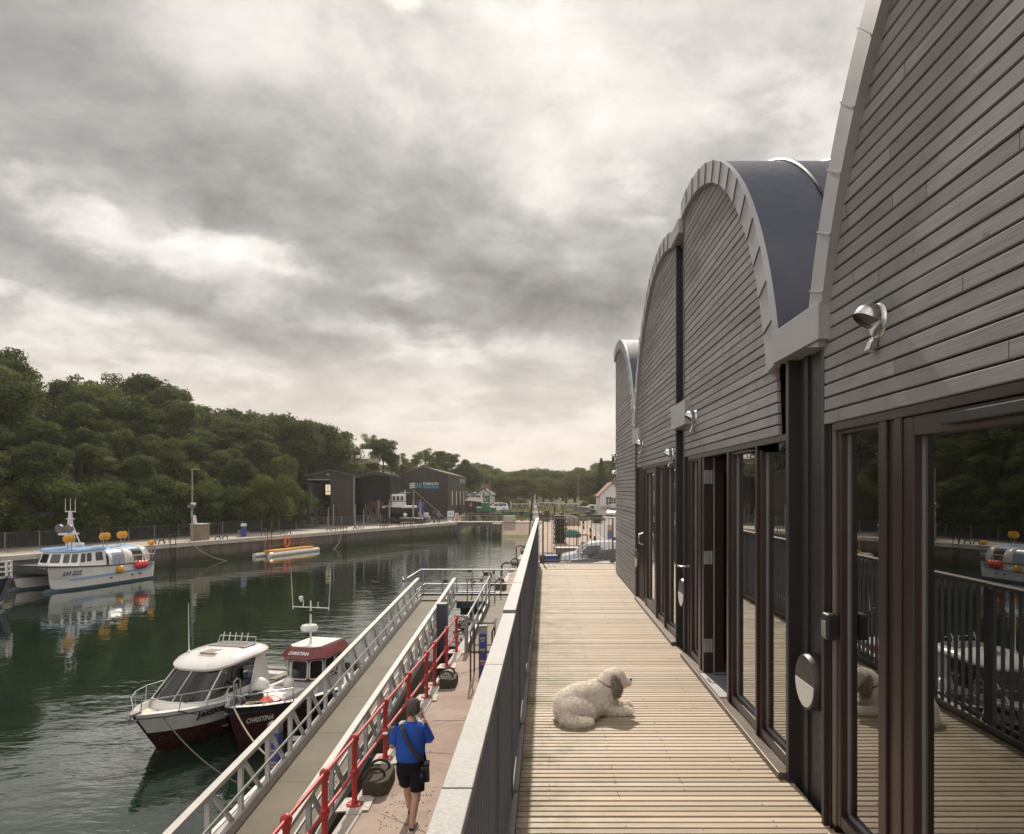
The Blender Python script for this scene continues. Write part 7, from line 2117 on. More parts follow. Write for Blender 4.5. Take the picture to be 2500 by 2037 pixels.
# ================================================================ DOG
def skin_mesh(name, nodes, edges, mat_, parent, sub=2, root=0, off=(0, 0, 0)):
    """nodes: (x, y, z, rx, ry)"""
    me = bpy.data.meshes.new(name)
    Mi = wm_of(parent).inverted()
    me.from_pydata([tuple(Mi @ Vector(n[:3])) for n in nodes], edges, [])
    o = bpy.data.objects.new(name, me); COL.objects.link(o)
    sk = o.modifiers.new('skin', 'SKIN'); sk.use_smooth_shade = True
    sv = me.skin_vertices[0].data
    for i, n in enumerate(nodes):
        sv[i].radius = (n[3], n[4] if len(n) > 4 else n[3]); sv[i].use_root = (i == root)
    ss = o.modifiers.new('sub', 'SUBSURF'); ss.levels = sub; ss.render_levels = sub
    dg = bpy.context.evaluated_depsgraph_get()
    m2 = bpy.data.meshes.new_from_object(o.evaluated_get(dg))
    bpy.data.objects.remove(o)
    m2.name = name; m2.materials.clear(); m2.materials.append(mat_)
    m2.polygons.foreach_set('use_smooth', [True] * len(m2.polygons))
    o = bpy.data.objects.new(name, m2); COL.objects.link(o); o.parent = parent; WM[o.name] = wm_of(parent)
    return o
def metaball(name, balls, mat_, parent, res=.012, thr=.12):
    mb = bpy.data.metaballs.new(name); mb.resolution = res; mb.render_resolution = res; mb.threshold = thr
    Mi = wm_of(parent).inverted()
    for (p, r, sc_, *rot) in balls:
        e = mb.elements.new(); e.type = 'ELLIPSOID'; e.co = Mi @ Vector(p); e.radius = r * 1.55
        e.size_x, e.size_y, e.size_z = sc_
        if rot:
            from mathutils import Euler
            e.rotation = Euler(rot[0]).to_quaternion()
    o = bpy.data.objects.new(name, mb); COL.objects.link(o)
    dg = bpy.context.evaluated_depsgraph_get(); dg.update()
    m2 = bpy.data.meshes.new_from_object(o.evaluated_get(dg))
    bpy.data.objects.remove(o); bpy.data.metaballs.remove(mb)
    m2.name = name; m2.materials.clear(); m2.materials.append(mat_)
    m2.polygons.foreach_set('use_smooth', [True] * len(m2.polygons))
    o = bpy.data.objects.new(name, m2); COL.objects.link(o); o.parent = parent; WM[o.name] = wm_of(parent)
    return o
def fur_mat(name, c0, c1):
    m, t, out = newmat(name)
    co = t.new('ShaderNodeTexCoord').outputs['Object']
    n = t.noise(co, 14, 4, .6); n2 = t.noise(co, 70, 3, .6)
    c = t.mix(t.maprange(n, .3, .7), c4(c0), c4(c1)); c = t.mix(t.maprange(n2, .45, .7, 0, .35), c, c4(c0, .7))
    b_ = principled(t, out, Base_Color=c, Roughness=.95, Specular_IOR_Level=.1, Subsurface_Weight=.5, Subsurface_Radius=(.04, .035, .03), Subsurface_Scale=1.0)
    t.l.new(t.bump(n2, .8, .012), b_.inputs['Normal'])
    return m
M['fur'] = fur_mat('cream_fur', (.86, .80, .73), (.95, .92, .87))
m_, tt, oo = newmat('curl_tufts')
d_ = tt.new('ShaderNodeBsdfDiffuse'); d_.inputs[0].default_value = (.93, .89, .83, 1); r_ = tt.new('ShaderNodeBsdfTranslucent'); r_.inputs[0].default_value = (.93, .88, .80, 1)
x_ = tt.new('ShaderNodeMixShader'); x_.inputs[0].default_value = .5; tt.l.new(d_.outputs[0], x_.inputs[1]); tt.l.new(r_.outputs[0], x_.inputs[2]); tt.l.new(x_.outputs[0], oo.inputs[0]); M['tuft'] = m_
M['earfur'] = fur_mat('ear_fur', (.30, .25, .21), (.48, .42, .37))
dog = thing('dog', 'cream curly coated dog with a brown collar lying on the deck boards', 'dog', (.36, 5.6, 0)); DOGS = .86
DB = [  # body lying, rump at the left, chest at the right, looking right along +x
    ((.13, 5.50, .085), .115, (1, 1, .9)), ((.12, 5.58, .12), .115, (1, 1, .95)), ((.20, 5.62, .145), .12, (1, 1, 1)), ((.28, 5.68, .155), .11, (1, 1, 1)),
    ((.36, 5.72, .165), .105, (1, 1, 1)), ((.43, 5.74, .185), .10, (1, 1, 1)), ((.47, 5.75, .13), .095, (1, 1, 1.1)),
    ((.19, 5.47, .085), .10, (1.25, .8, .95)), ((.27, 5.47, .065), .075, (1.1, .8, .9)), ((.25, 5.46, .035), .05, (1.5, .8, .7)),   # near thigh and hind foot
    ((.30, 5.60, .09), .10, (1.2, 1, .9)), ((.40, 5.66, .10), .09, (1.2, 1, .9)),
    ((.49, 5.75, .235), .085, (1, 1, 1.1)), ((.525, 5.755, .285), .078, (1, 1, 1)),                                             # neck
    ((.565, 5.75, .315), .082, (1, .95, .95)), ((.585, 5.75, .335), .065, (1, .9, .85)), ((.54, 5.75, .34), .055, (1, 1, .8)), # skull
    ((.635, 5.745, .300), .046, (1.3, .9, .85)), ((.668, 5.742, .292), .038, (1.2, .9, .9)), ((.64, 5.745, .272), .038, (1.2, .8, .75)),   # muzzle
    ((.45, 5.63, .075), .06, (1.1, .9, 1)), ((.50, 5.62, .05), .047, (1.3, .9, .9)), ((.56, 5.62, .042), .042, (1.4, .9, .85)), ((.62, 5.625, .04), .04, (1.3, .9, .85)), ((.67, 5.63, .038), .04, (1.1, 1, .8)),   # near foreleg
    ((.52, 5.82, .05), .047, (1.4, .9, .9)), ((.60, 5.82, .042), .042, (1.4, .9, .85)), ((.68, 5.81, .038), .04, (1.2, 1, .8)),
]
body = metaball('body', DB, M['fur'], dog, .009)
def fluff(o, amp, f):
    for v in o.data.vertices:
        q = v.co + Vector((.36, 5.6, 0)) if o.name.startswith('body') else None
        if q is not None and q.x > .61 and q.z > .2: continue
        k_ = .75 if q is not None and q.z > .24 else 1
        v.co += v.normal * (k_ * amp * (mnoise.noise(v.co * f) + .6 * mnoise.noise(v.co * f * 2.1)))
    o.data.update()
fluff(body, .011, 36)
def curls(name, base_obj, n, ln, rad, mat_, seed, sel=None, up=.0):
    """short curly tufts rooted on a surface, one mesh"""
    g = random.Random(seed)
    me = base_obj.data
    polys = [p for p in me.polygons if sel is None or sel(p.center, p.normal)]
    ar = np.array([p.area for p in polys]); ar = ar / ar.sum()
    idx = np.random.default_rng(seed).choice(len(polys), n, p=ar)
    b = MB(L=True)
    for i in idx:
        p = polys[i]; nrm = p.normal.copy(); c = p.center.copy()
        vv = [me.vertices[k].co for k in p.vertices]; wts = [g.random() for _ in vv]; sw = sum(wts); c = Vector((0, 0, 0))
        for v_, w_ in zip(vv, wts): c += v_ * (w_ / sw)
        t1 = nrm.orthogonal().normalized(); t2 = nrm.cross(t1); a = g.uniform(0, 6.28)
        td = t1 * math.cos(a) + t2 * math.sin(a)
        L_ = ln * g.uniform(.6, 1.3); r_ = rad * g.uniform(.6, 1.2)
        pts = []
        for k in range(5):
            u = k / 4; th = u * 4.2
            pts.append(c - nrm * .004 + nrm * (L_ * u * (1 - .35 * u)) + td * (L_ * .45 * math.sin(th)) + nrm.cross(td) * (L_ * .4 * (1 - math.cos(th)) * .5) - Vector((0, 0, L_ * .25 * u * u)))
        sdv = nrm.cross(td)
        vs = []
        for k, q in enumerate(pts):
            wd = r_ * (1 - .8 * k / 4); vs += [q - sdv * wd, q + sdv * wd]
        b.add(vs, [(2 * k, 2 * k + 1, 2 * k + 3, 2 * k + 2) for k in range(4)])
    o_ = b.build(name, mat_, base_obj.parent if base_obj.name[:4] != 'hair' else base_obj, recalc=False)
    return o_
curls('coat', body, 12000, .028, .0040, M['tuft'], 3, lambda c, n_: c.z + 0 > .012 and not (c.x > .30 and c.z > .30))
# ears, nose, eyes, collar, tail
def ear(y, nm):
    return metaball('ear', [((.563, y, .315), .036, (.9, .5, 1)), ((.565, y, .275), .042, (.95, .45, 1.1)), ((.572, y, .235), .044, (1, .5, 1)), ((.575, y, .20), .036, (.9, .5, .9))], M['earfur'], dog, .009)
e1 = ear(5.675, 'ear'); fluff(e1, .006, 50); curls('ear_coat', e1, 1500, .030, .0048, M['earfur'], 5)
e2 = ear(5.825, 'ear')
b = MB(); b.ball((.716, 5.742, .306), .019, 10, sc_=(.8, 1, .8)); b.build('nose', M['black'], dog, smooth=True)
for y in (5.705, 5.785):
    b = MB(); b.ball((.634, y, .338), .011, 10); b.build('eye', M['black'], dog, smooth=True)
b = MB(); b.tube([(.63, 5.708, .268), (.665, 5.712, .262), (.69, 5.735, .264), (.69, 5.75, .264)], .004, 5); b.build('mouth', M['black'], dog)
cn = Vector((.502, 5.752, .262)); ax = Vector((.42, 0, .9)).normalized(); u_ = ax.cross(Vector((0, 1, 0))).normalized(); v_ = Vector((0, 1, 0))
b = MB(); rings = []
pts = [cn + u_ * (.107 * math.cos(a)) + v_ * (.104 * math.sin(a)) for a in [2 * PI * k / 28 for k in range(28)]]
b.tube(pts, .011, 6, closed=True); b.build('collar', mat('leather_collar', (.15, .06, .035), .5), dog, smooth=True)
tl = metaball('tail', [((.10, 5.42, .06), .055, (1, 1, 1)), ((.12, 5.36, .045), .052, (1.1, 1, .9)), ((.17, 5.33, .04), .05, (1.2, 1, .85)), ((.23, 5.32, .038), .045, (1.2, 1, .8)), ((.28, 5.33, .034), .038, (1, 1, .8))], M['fur'], dog, .008)
fluff(tl, .010, 45)
curls('tail_coat', tl, 2500, .04, .0040, M['tuft'], 8)

dog.scale = (DOGS, DOGS, DOGS); dog.location = (.385, 5.60, 0)
# ================================================================ MAN
man = thing('person', 'man with short grey hair in a blue shirt and dark shorts walking along the quay', 'person', (-1.95, 9.95, QZ))
def P(x, y, z): return (-1.95 + x, 9.95 + y, QZ + z)
M['bluecloth'] = mat('blue_cotton', (.022, .075, .34), .9, var=.3, vs=6, bump=1.0, bs=9, spec=.2)
M['navycloth'] = mat('dark_shorts', (.010, .011, .016), .9, var=.3, vs=8, bump=.3, bs=20, spec=.15)
M['hair'] = mat('grey_hair', (.17, .148, .125), .85, var=.45, vs=22, stretch=(1, 1, .4), bump=.8, bs=70, spec=.2)
# body: legs, torso, neck, arms and head in one skinned surface
nodes = [P(0, 0, .95) + (.13, .095),                       # 0 pelvis
         P(.005, .01, 1.12) + (.13, .095), P(.01, .03, 1.28) + (.13, .09), P(.01, .045, 1.40) + (.08, .055),    # 1-3 spine
         P(.01, .06, 1.50) + (.062, .062), P(.02, .085, 1.57) + (.066, .07),                                  # 4 neck 5
         # right leg: planted behind
         P(.09, -.01, .86) + (.085, .085), P(.105, -.02, .50) + (.062, .064), P(.085, -.10, .36) + (.060, .062), P(.06, -.19, .10) + (.038, .042), P(.06, -.12, .045) + (.036, .03),   # 6-10
         # left leg: striding ahead
         P(-.09, .02, .86) + (.085, .085), P(-.09, .24, .52) + (.062, .064), P(-.085, .27, .38) + (.060, .062), P(-.07, .33, .12) + (.038, .042), P(-.07, .42, .05) + (.036, .03),   # 11-15
         # right arm: hand raised to the face
         P(.19, .05, 1.39) + (.05, .05), P(.285, .05, 1.19) + (.05, .05), P(.25, .17, 1.30) + (.042, .04), P(.16, .24, 1.47) + (.029, .026),   # 16-19
         # left arm: forearm held forward
         P(-.175, .045, 1.39) + (.05, .05), P(-.255, .0, 1.14) + (.05, .05), P(-.29, .16, 1.13) + (.042, .04), P(-.30, .26, 1.20) + (.029, .026)]   # 20-23
edges = [(0, 1), (1, 2), (2, 3), (3, 4), (4, 5), (0, 6), (6, 7), (7, 8), (8, 9), (9, 10), (0, 11), (11, 12), (12, 13), (13, 14), (14, 15), (3, 16), (16, 17), (17, 18), (18, 19), (3, 20), (20, 21), (21, 22), (22, 23)]
skin_mesh('body', nodes, edges, M['skin'], man, 2)
hx, hy, hz = .035, .095, 1.665
b = MB()
rings = []
for (dz_, rx, ry, oy) in ((-.115, .03, .035, .03), (-.10, .052, .062, .022), (-.06, .066, .083, .012), (-.01, .075, .094, .004), (.04, .078, .097, 0), (.085, .070, .086, -.002), (.115, .045, .055, -.004), (.126, .012, .015, -.004)):
    rings.append([P(hx + rx * math.cos(a), hy + oy + ry * math.sin(a), hz + dz_) for a in [2 * PI * k / 18 for k in range(18)]])
b.loft(rings)
hd = b.build('head', M['skin'], man, smooth=True, sub=1)
b = MB(); b.loft([[P(hx + .012 * math.cos(a) + .0, hy + .098 + off_, hz - .03 + dz_ + .006 * math.sin(a)) for a in [2 * PI * k / 8 for k in range(8)]] for off_, dz_ in ((-.01, .03), (.004, .015), (.022, -.004), (.006, -.016))]); b.build('nose', M['skin'], hd, smooth=True)
for s_ in (-1, 1):
    b = MB(); b.ball(P(hx + s_ * .030, hy + .088, hz + .008), .011, 8); b.build('eye', M['black'], hd, smooth=True)
    b = MB(); b.ball(P(hx + s_ * .090, hy + .012, hz - .015), .026, 10, sc_=(.45, .7, 1.2)); b.build('ear', M['skin'], hd, smooth=True)
b = MB(); b.tube([P(hx - .024, hy + .082, hz - .062), P(hx, hy + .093, hz - .064), P(hx + .024, hy + .082, hz - .062)], .005, 5); b.build('mouth', M['redbuoy'], hd)
# hair cap, shorter at the neck, longer on top
rings = []
for (dz_, rx, ry, oy, a0, a1) in ((-.072, .066, .082, .006, PI * 1.08, PI * 1.92), (-.05, .076, .094, .006, PI * 1.04, PI * 1.96), (.0, .085, .103, .002, PI * .98, PI * 2.02), (.045, .087, .106, 0, PI * .90, PI * 2.10), (.09, .080, .098, -.002, PI * .7, PI * 2.3), (.125, .056, .068, -.004, PI * .52, PI * 2.48), (.142, .014, .016, -.004, PI * .52, PI * 2.48)):
    rings.append([P(hx + (rx + .003 * math.sin(k * 2.3 + dz_ * 90)) * math.cos(a0 + (a1 - a0) * k / 22), hy + oy + (ry + .003 * math.sin(k * 1.9)) * math.sin(a0 + (a1 - a0) * k / 22), hz + dz_) for k in range(23)])
b = MB(); b.loft(rings, closed=False, caps=False); hr = b.build('hair', M['hair'], hd, smooth=True); curls('hair_tufts', hr, 1500, .03, .004, M['hair'], 4)
# shirt: fuller than the body, hem over the shorts, short sleeves
def ringe(c, rx, ry, n=20, sq=1.0, tilt=0):
    return [P(c[0] + rx * math.copysign(abs(math.cos(a)) ** sq, math.cos(a)), c[1] + ry * math.copysign(abs(math.sin(a)) ** sq, math.sin(a)) , c[2] + tilt * math.cos(a)) for a in [2 * PI * k / n for k in range(n)]]
rings = [ringe((0, .0, .965), .198, .150), ringe((0, .0, 1.0), .206, .16), ringe((.005, .01, 1.12), .212, .164), ringe((.008, .025, 1.25), .216, .160), ringe((.01, .035, 1.36), .222, .150, sq=.9), ringe((.01, .04, 1.42), .212, .126, sq=.85), ringe((.01, .05, 1.465), .150, .098), ringe((.01, .055, 1.492), .085, .078), ringe((.012, .06, 1.505), .072, .072)]
b = MB()
for i, rg_ in enumerate(rings):
    rings[i] = [(p[0] + .004 * math.sin(p[2] * 60 + k), p[1] + .005 * math.sin(p[2] * 45 + k * 1.7), p[2]) for k, p in enumerate(rg_)]
b.loft(rings, caps=False)
for (A, B_, C_) in (((.165, .045, 1.415), (.225, .05, 1.33), (.277, .052, 1.215)), ((-.145, .045, 1.415), (-.21, .03, 1.32), (-.25, .012, 1.19))):
    b.tube([P(*A), P(*B_), P(*C_)], [.088, .080, .077], 14, caps=False)
b.build('shirt', M['bluecloth'], man, smooth=True, sub=1)
b = MB()
b.loft([ringe((0, 0, .985), .178, .138), ringe((0, -.005, .93), .188, .150), ringe((0, .0, .86), .196, .152), ringe((0, .01, .80), .18, .13), ringe((0, .02, .76), .10, .09)])
def legshort(x0, pts):
    b.tube([P(*p[:3]) for p in pts], [p[3] for p in pts], 16, caps=False)
legshort(.1, [(.085, -.0, .90, .112), (.105, -.012, .75, .112), (.11, -.02, .60, .104), (.112, -.025, .535, .102)])
legshort(-.1, [(-.085, .01, .90, .112), (-.10, .085, .75, .112), (-.097, .165, .62, .104), (-.095, .205, .555, .102)])
b.build('shorts', M['navycloth'], man, smooth=True)
M['sole'] = mat('pale_sole', (.42, .40, .36), .7)
def shoe(x, y, yaw, pitch, z0=0.0):
    T = Matrix.Translation(P(x, y, z0)) @ Matrix.Rotation(yaw, 4, 'Z') @ Matrix.Rotation(pitch, 4, 'X')
    st = [(-.10, .034, .10), (-.07, .042, .115), (-.02, .043, .10), (.05, .046, .075), (.11, .048, .058), (.16, .042, .048), (.19, .02, .035)]
    for nm, m_, zf in (('shoe', M['black'], 1), ('sole', M['sole'], 0)):
        b = MB(); rings = []
        for (yy, w_, h_) in st:
            if zf: pr = [(-w_, .026), (-w_ * 1.0, h_ * .6), (-w_ * .5, h_), (w_ * .5, h_), (w_, h_ * .6), (w_, .026)]
            else: pr = [(-w_ * 1.08, .0), (-w_ * 1.1, .027), (w_ * 1.1, .027), (w_ * 1.08, .0)]
            rings.append([tuple(T @ Vector((a, yy, c))) for a, c in pr])
        b.loft(rings)
        if nm == 'shoe': sh = b.build('shoe', m_, man, smooth=True, sub=1)
        else: b.build('sole', m_, sh)
    b = MB(); b.tube([tuple(T @ Vector((0, -.05, .10))), tuple(T @ Vector((0, -.05, .155)))], .042, 12); b.build('sock', M['navycloth'], sh)
shoe(.06, -.10, -.10, 0)
shoe(-.07, .43, .12, .18, .0)
# hands with five fingers each
def hand(nm, wrist, palm_dir, back, curl, side, size=1.0):
    """palm_dir: from wrist to knuckles, back: normal of the back of the hand, side: towards the thumb"""
    w_ = Vector(wrist); d = Vector(palm_dir).normalized(); n = Vector(back).normalized(); s_ = (Vector(side) - d * Vector(side).dot(d)).normalized(); n = (n - d * n.dot(d) - s_ * n.dot(s_)).normalized()
    nodes = [tuple(w_ - d * .02) + (.026, .021), tuple(w_ + d * .035) + (.034, .016), tuple(w_ + d * .075) + (.036, .014)]
    edges = [(0, 1), (1, 2)]
    for k, (o_, ln) in enumerate(((.030, .068), (.010, .076), (-.010, .072), (-.029, .056))):
        base = w_ + d * .082 + s_ * o_; i0 = len(nodes); prev = 2
        p = base; ang_ = 0
        nodes.append(tuple(p) + (.0095, .009)); edges.append((2, i0)); prev = i0
        for j, fr_ in enumerate((.45, .32, .23)):
            ang_ += curl * (.75, .95, .6)[j] * (1 + .08 * k)
            p = p + (d * math.cos(ang_) - n * math.sin(ang_)) * ln * fr_
            nodes.append(tuple(p) + (.0088 - j * .0008, .0085 - j * .0008)); edges.append((prev, len(nodes) - 1)); prev = len(nodes) - 1
    p = w_ + d * .03 + s_ * .034; i0 = len(nodes)
    nodes.append(tuple(p) + (.012, .012)); edges.append((1, i0)); prev = i0
    for j, dirv in enumerate((d * .7 + s_ * .6 - n * .3, d * .85 + s_ * .1 - n * .55)):
        p = p + dirv.normalized() * (.032, .028)[j]; nodes.append(tuple(p) + (.0105 - j * .001, .0105 - j * .001)); edges.append((prev, len(nodes) - 1)); prev = len(nodes) - 1
    return skin_mesh('hand', nodes, edges, M['skin'], man, 2)
hand('r', P(.155, .245, 1.485), (-.45, .0, .75), (.75, -.2, .4), .75, (-.3, -.6, -.1))
hand('l', P(-.302, .268, 1.207), (-.05, .9, .25), (-.6, 0, .7), .85, (.6, .2, .6))
# phone at the ear, cap held in the left hand, shoulder bag
b = MB(); b.cbox(P(.128, .225, 1.595), (.012, .07, .14), rz=.2, rx=.25); tag(b.build('phone', M['black'], bevel=.006), 'dark phone held to the ear of the man in the blue shirt', 'phone')
cap = thing('cap', 'dark teal cap held in the left hand of the man in the blue shirt', 'cap', P(-.33, .33, 1.24))
b = MB(); c = P(-.335, .35, 1.245); rings = []
for (r_, z) in ((.078, -.03), (.082, 0), (.074, .035), (.05, .062), (.012, .072)):
    rings.append([(c[0] + r_ * .8 * math.cos(a), c[1] + r_ * math.sin(a), c[2] + z) for a in [2 * PI * k / 14 for k in range(14)]])
M['teal2'] = mat('teal_cloth', (.045, .075, .085), .85, var=.3)
b.loft(rings, caps=False); b.build('crown', M['teal2'], cap, smooth=True)
b = MB(); b.add([(c[0] + .02, c[1] - .06, c[2] - .028), (c[0] + .02, c[1] + .06, c[2] - .028), (c[0] - .12, c[1] + .05, c[2] - .035), (c[0] - .145, c[1], c[2] - .036), (c[0] - .12, c[1] - .05, c[2] - .035)], [(0, 1, 2, 3, 4)]); pk = b.build('peak', M['plasticgrey'], cap); pk.modifiers.new('s', 'SOLIDIFY').thickness = .008
bag = thing('shoulder_bag', 'black camera bag on a wide strap slung across the man in the blue shirt', 'bag', P(.22, -.04, .80))
b = MB(); c = P(.225, -.045, .80); b.cbox(c, (.12, .175, .24), rz=.15, ry=-.05); b.build('body', M['black'], bag, bevel=.022)
b = MB(); b.cbox((c[0], c[1], c[2] + .125), (.125, .18, .03), rz=.15, ry=-.05); b.cbox((c[0] - .01, c[1] - .1, c[2] - .02), (.09, .03, .15), rz=.15); b.build('flap', M['navycloth'], bag, bevel=.01)
b = MB(); b.cbox((c[0] - .035, c[1] - .118, c[2] + .0), (.012, .004, .045), rz=.15); b.build('buckle', M['galv'], bag)
b = MB(); sp = [P(.205, -.06, .92), P(.15, -.146, 1.03), (P(.07, -.152, 1.16)), P(-.02, -.142, 1.30), P(-.09, -.108, 1.415), P(-.115, -.02, 1.468), P(-.10, .06, 1.475), P(-.07, .135, 1.42), P(.04, .175, 1.25), P(.17, .13, 1.05), P(.215, .02, .92)]
for i in range(len(sp) - 1): b.bar(sp[i], Vector(sp[i + 1]) + (Vector(sp[i + 1]) - Vector(sp[i])) * .06, .012, .05, up=(.45, .05, .6) if i < 4 or i > 6 else (.8, 0, .1))
b.build('strap', M['black'], bag)

# ================================================================ CARS
def car(label, x, y, prof, glass, W, wheels, col, L, nm='parked_car', rz=PI, group=None, rails=False, rise=0, lamp_z=.72):
    """prof: side outline (x, z) from front bumper over the roof to the rear; built nose towards local +x"""
    t = thing(nm, label, 'car' if nm != 'parked_van' else 'van', (x, y, QZ + rise), rz, group)
    n = len(prof)
    zmax = max(p[1] for p in prof)
    b = MB(L=True)
    rings = []
    belt = glass['belt']
    ws = []
    for f, ins in ((-1, 0.0), (-.94, .0), (0, 0), (.94, 0), (1, 0)):
        ring = []
        for (px, pz) in prof:
            tum = 1 - (.20 * max(0, pz - belt) / (zmax - belt)) if pz > belt else 1 - .05 * max(0, .5 - pz)
            ring.append((px * (1 if abs(f) < 1 else .985), f * W / 2 * tum, pz - (.05 if abs(f) == 1 and pz > .4 else 0)))
        rings.append(ring)
    b.loft(rings)
    bd = b.build('body', col, t, smooth=True)
    for poly in glass['sides']:
        for sg in (1, -1):
            vs = []
            for (px, pz) in poly:
                tum = 1 - (.20 * max(0, pz - belt) / (zmax - belt)); vs.append((px, sg * (W / 2 * tum + .012), pz))
            b = MB(L=True); b.add(vs, [tuple(range(len(vs)))]); b.build('side_window', M['carglass'], t, recalc=False)
    (x0, z0), (x1, z1) = glass['screen']
    for (xa, za, xb, zb_, nm_) in ((x0, z0, x1, z1, 'windscreen'),):
        b = MB(L=True); k0 = W / 2 * (1 - .20 * max(0, za - belt) / (zmax - belt)) * .88; k1 = W / 2 * (1 - .20 * max(0, zb_ - belt) / (zmax - belt)) * .86
        b.quad((xa + .02, -k0, za + .02), (xa + .02, k0, za + .02), (xb + .02, k1, zb_ + .02), (xb + .02, -k1, zb_ + .02)); b.build('windscreen', M['carglass'], t, recalc=False)
    for wx in wheels:
        for sg in (1, -1):
            b = MB(L=True); b.lathe([(.21, -.1), (.30, -.11), (.325, -.07), (.325, .07), (.30, .11), (.21, .1)], (wx, sg * (W / 2 - .09), .325), 22, axis='y'); wh_ = b.build('wheel', M['rubber'], t, smooth=True)
            b = MB(L=True); b.lathe([(0, -.06), (.2, -.08), (.21, 0), (.2, .08), (0, .06)], (wx, sg * (W / 2 - .09), .325), 14, axis='y'); b.build('rim', M['galv'], wh_, smooth=True)
    for sg in (1, -1):
        b = MB(L=True); b.ball((glass['lamp'], sg * (W / 2 - .22), lamp_z), .13, 12, sc_=(1.2, 1.1, .75)); b.build('headlight', M['bead'], t, smooth=True)
        b = MB(L=True); b.cbox((glass['mirror'], sg * (W / 2 + .12), belt + .06), (.12, .22, .15)); b.build('mirror', col, t, bevel=.04)
    b = MB(L=True); b.box(glass['lamp'] - .2, L / 2 + .01, -W / 2 + .08, W / 2 - .08, .28, .42); b.build('bumper', M['plasticgrey'], t, bevel=.04)
    if rails:
        for sg in (1, -1):
            b = MB(L=True); b.tube([(glass['screen'][1][0] - .2, sg * W * .36, zmax - .03), (glass['screen'][1][0] - .4, sg * W * .37, zmax + .05), (-L / 2 + .5, sg * W * .37, zmax + .05), (-L / 2 + .35, sg * W * .36, zmax - .04)], .022, 6); b.build('roof_rail', M['steel'], t, smooth=True)
    return t
M['silver'] = mat('silver_car_paint', (.36, .38, .42), .28, .5, var=.04, coat=.6)
M['darkcar'] = mat('dark_car_paint', (.045, .052, .07), .25, .5, var=.05, coat=.8)
M['whitecar'] = mat('white_car_paint', (.58, .60, .62), .25, var=.03, coat=.6)
vanp = [(2.2, .3), (2.24, .55), (2.18, .82), (2.0, .98), (1.45, 1.10), (1.2, 1.18), (.62, 1.68), (.35, 1.79), (-.2, 1.84), (-1.6, 1.83), (-2.15, 1.74), (-2.2, 1.0), (-2.2, .32), (-1.2, .26), (1.2, .26)]
vang = dict(belt=1.08, sides=[[(1.08, 1.14), (.58, 1.60), (-.12, 1.64), (-.12, 1.10), (.85, 1.06)]], screen=((1.22, 1.20), (.62, 1.69)), lamp=2.0, mirror=.95)
car('silver van parked nose out, farthest of three vehicles below the end railing', 3.02, 41.6, vanp, vang, 1.82, (1.35, -1.35), M['silver'], 4.4, 'parked_van', lamp_z=.86).scale.z = .93
suvp = [(2.3, .32), (2.34, .6), (2.26, .84), (2.0, .96), (1.3, 1.05), (1.08, 1.10), (.25, 1.58), (-.2, 1.66), (-1.2, 1.66), (-1.95, 1.56), (-2.28, 1.05), (-2.32, .36), (-1.2, .28), (1.2, .28)]
suvg = dict(belt=1.02, sides=[[(.92, 1.07), (.22, 1.50), (-.32, 1.55), (-.32, 1.05)], [(-.40, 1.05), (-.40, 1.56), (-1.15, 1.56), (-1.25, 1.05)], [(-1.32, 1.06), (-1.22, 1.55), (-1.72, 1.50), (-2.0, 1.12)]], screen=((1.1, 1.12), (.28, 1.58)), lamp=2.1, mirror=.75)
car('dark car with bright roof rails parked between the silver van and a white car', 3.5, 39.5, suvp, suvg, 1.84, (1.42, -1.42), M['darkcar'], 4.6, rails=True, lamp_z=.80).scale.z = .905
hatp = [(2.0, .3), (2.04, .56), (1.96, .78), (1.7, .90), (1.05, 1.0), (.85, 1.04), (.1, 1.46), (-.35, 1.55), (-1.1, 1.54), (-1.7, 1.38), (-1.98, .95), (-2.0, .34), (-1.1, .26), (1.1, .26)]
hatg = dict(belt=.98, sides=[[(.72, 1.02), (.08, 1.40), (-.38, 1.45), (-.38, 1.0)], [(-.46, 1.0), (-.46, 1.45), (-1.05, 1.44), (-1.4, 1.05)]], screen=((.88, 1.06), (.14, 1.47)), lamp=1.8, mirror=.58)
car('white car mostly hidden by the deck edge, nearest of three vehicles below the end railing', 4.3, 37.4, hatp, hatg, 1.76, (1.22, -1.22), M['whitecar'], 4.0).scale.z = .89
car('small white car parked alone on the road by the orange roofed house', 12.0, 124, hatp, hatg, 1.72, (1.2, -1.2), M['whitecar'], 3.9, rz=R(-110))
car('grey pickup among the crates in front of the truss footbridge', X(1206, 126), 126, suvp, suvg, 1.8, (1.4, -1.4), M['plasticgrey'], 4.6, rz=R(160))
car('white off road vehicle parked before the white cottage', X(1031, 131), 131, suvp, suvg, 1.8, (1.4, -1.4), M['whitecar'], 4.5, rz=R(200), rise=.6)
car('white van parked to the right of the crates near the orange roofed house', X(1232, 134), 134, vanp, vang, 1.9, (1.35, -1.35), M['whitecar'], 4.6, 'parked_van', rz=R(190))
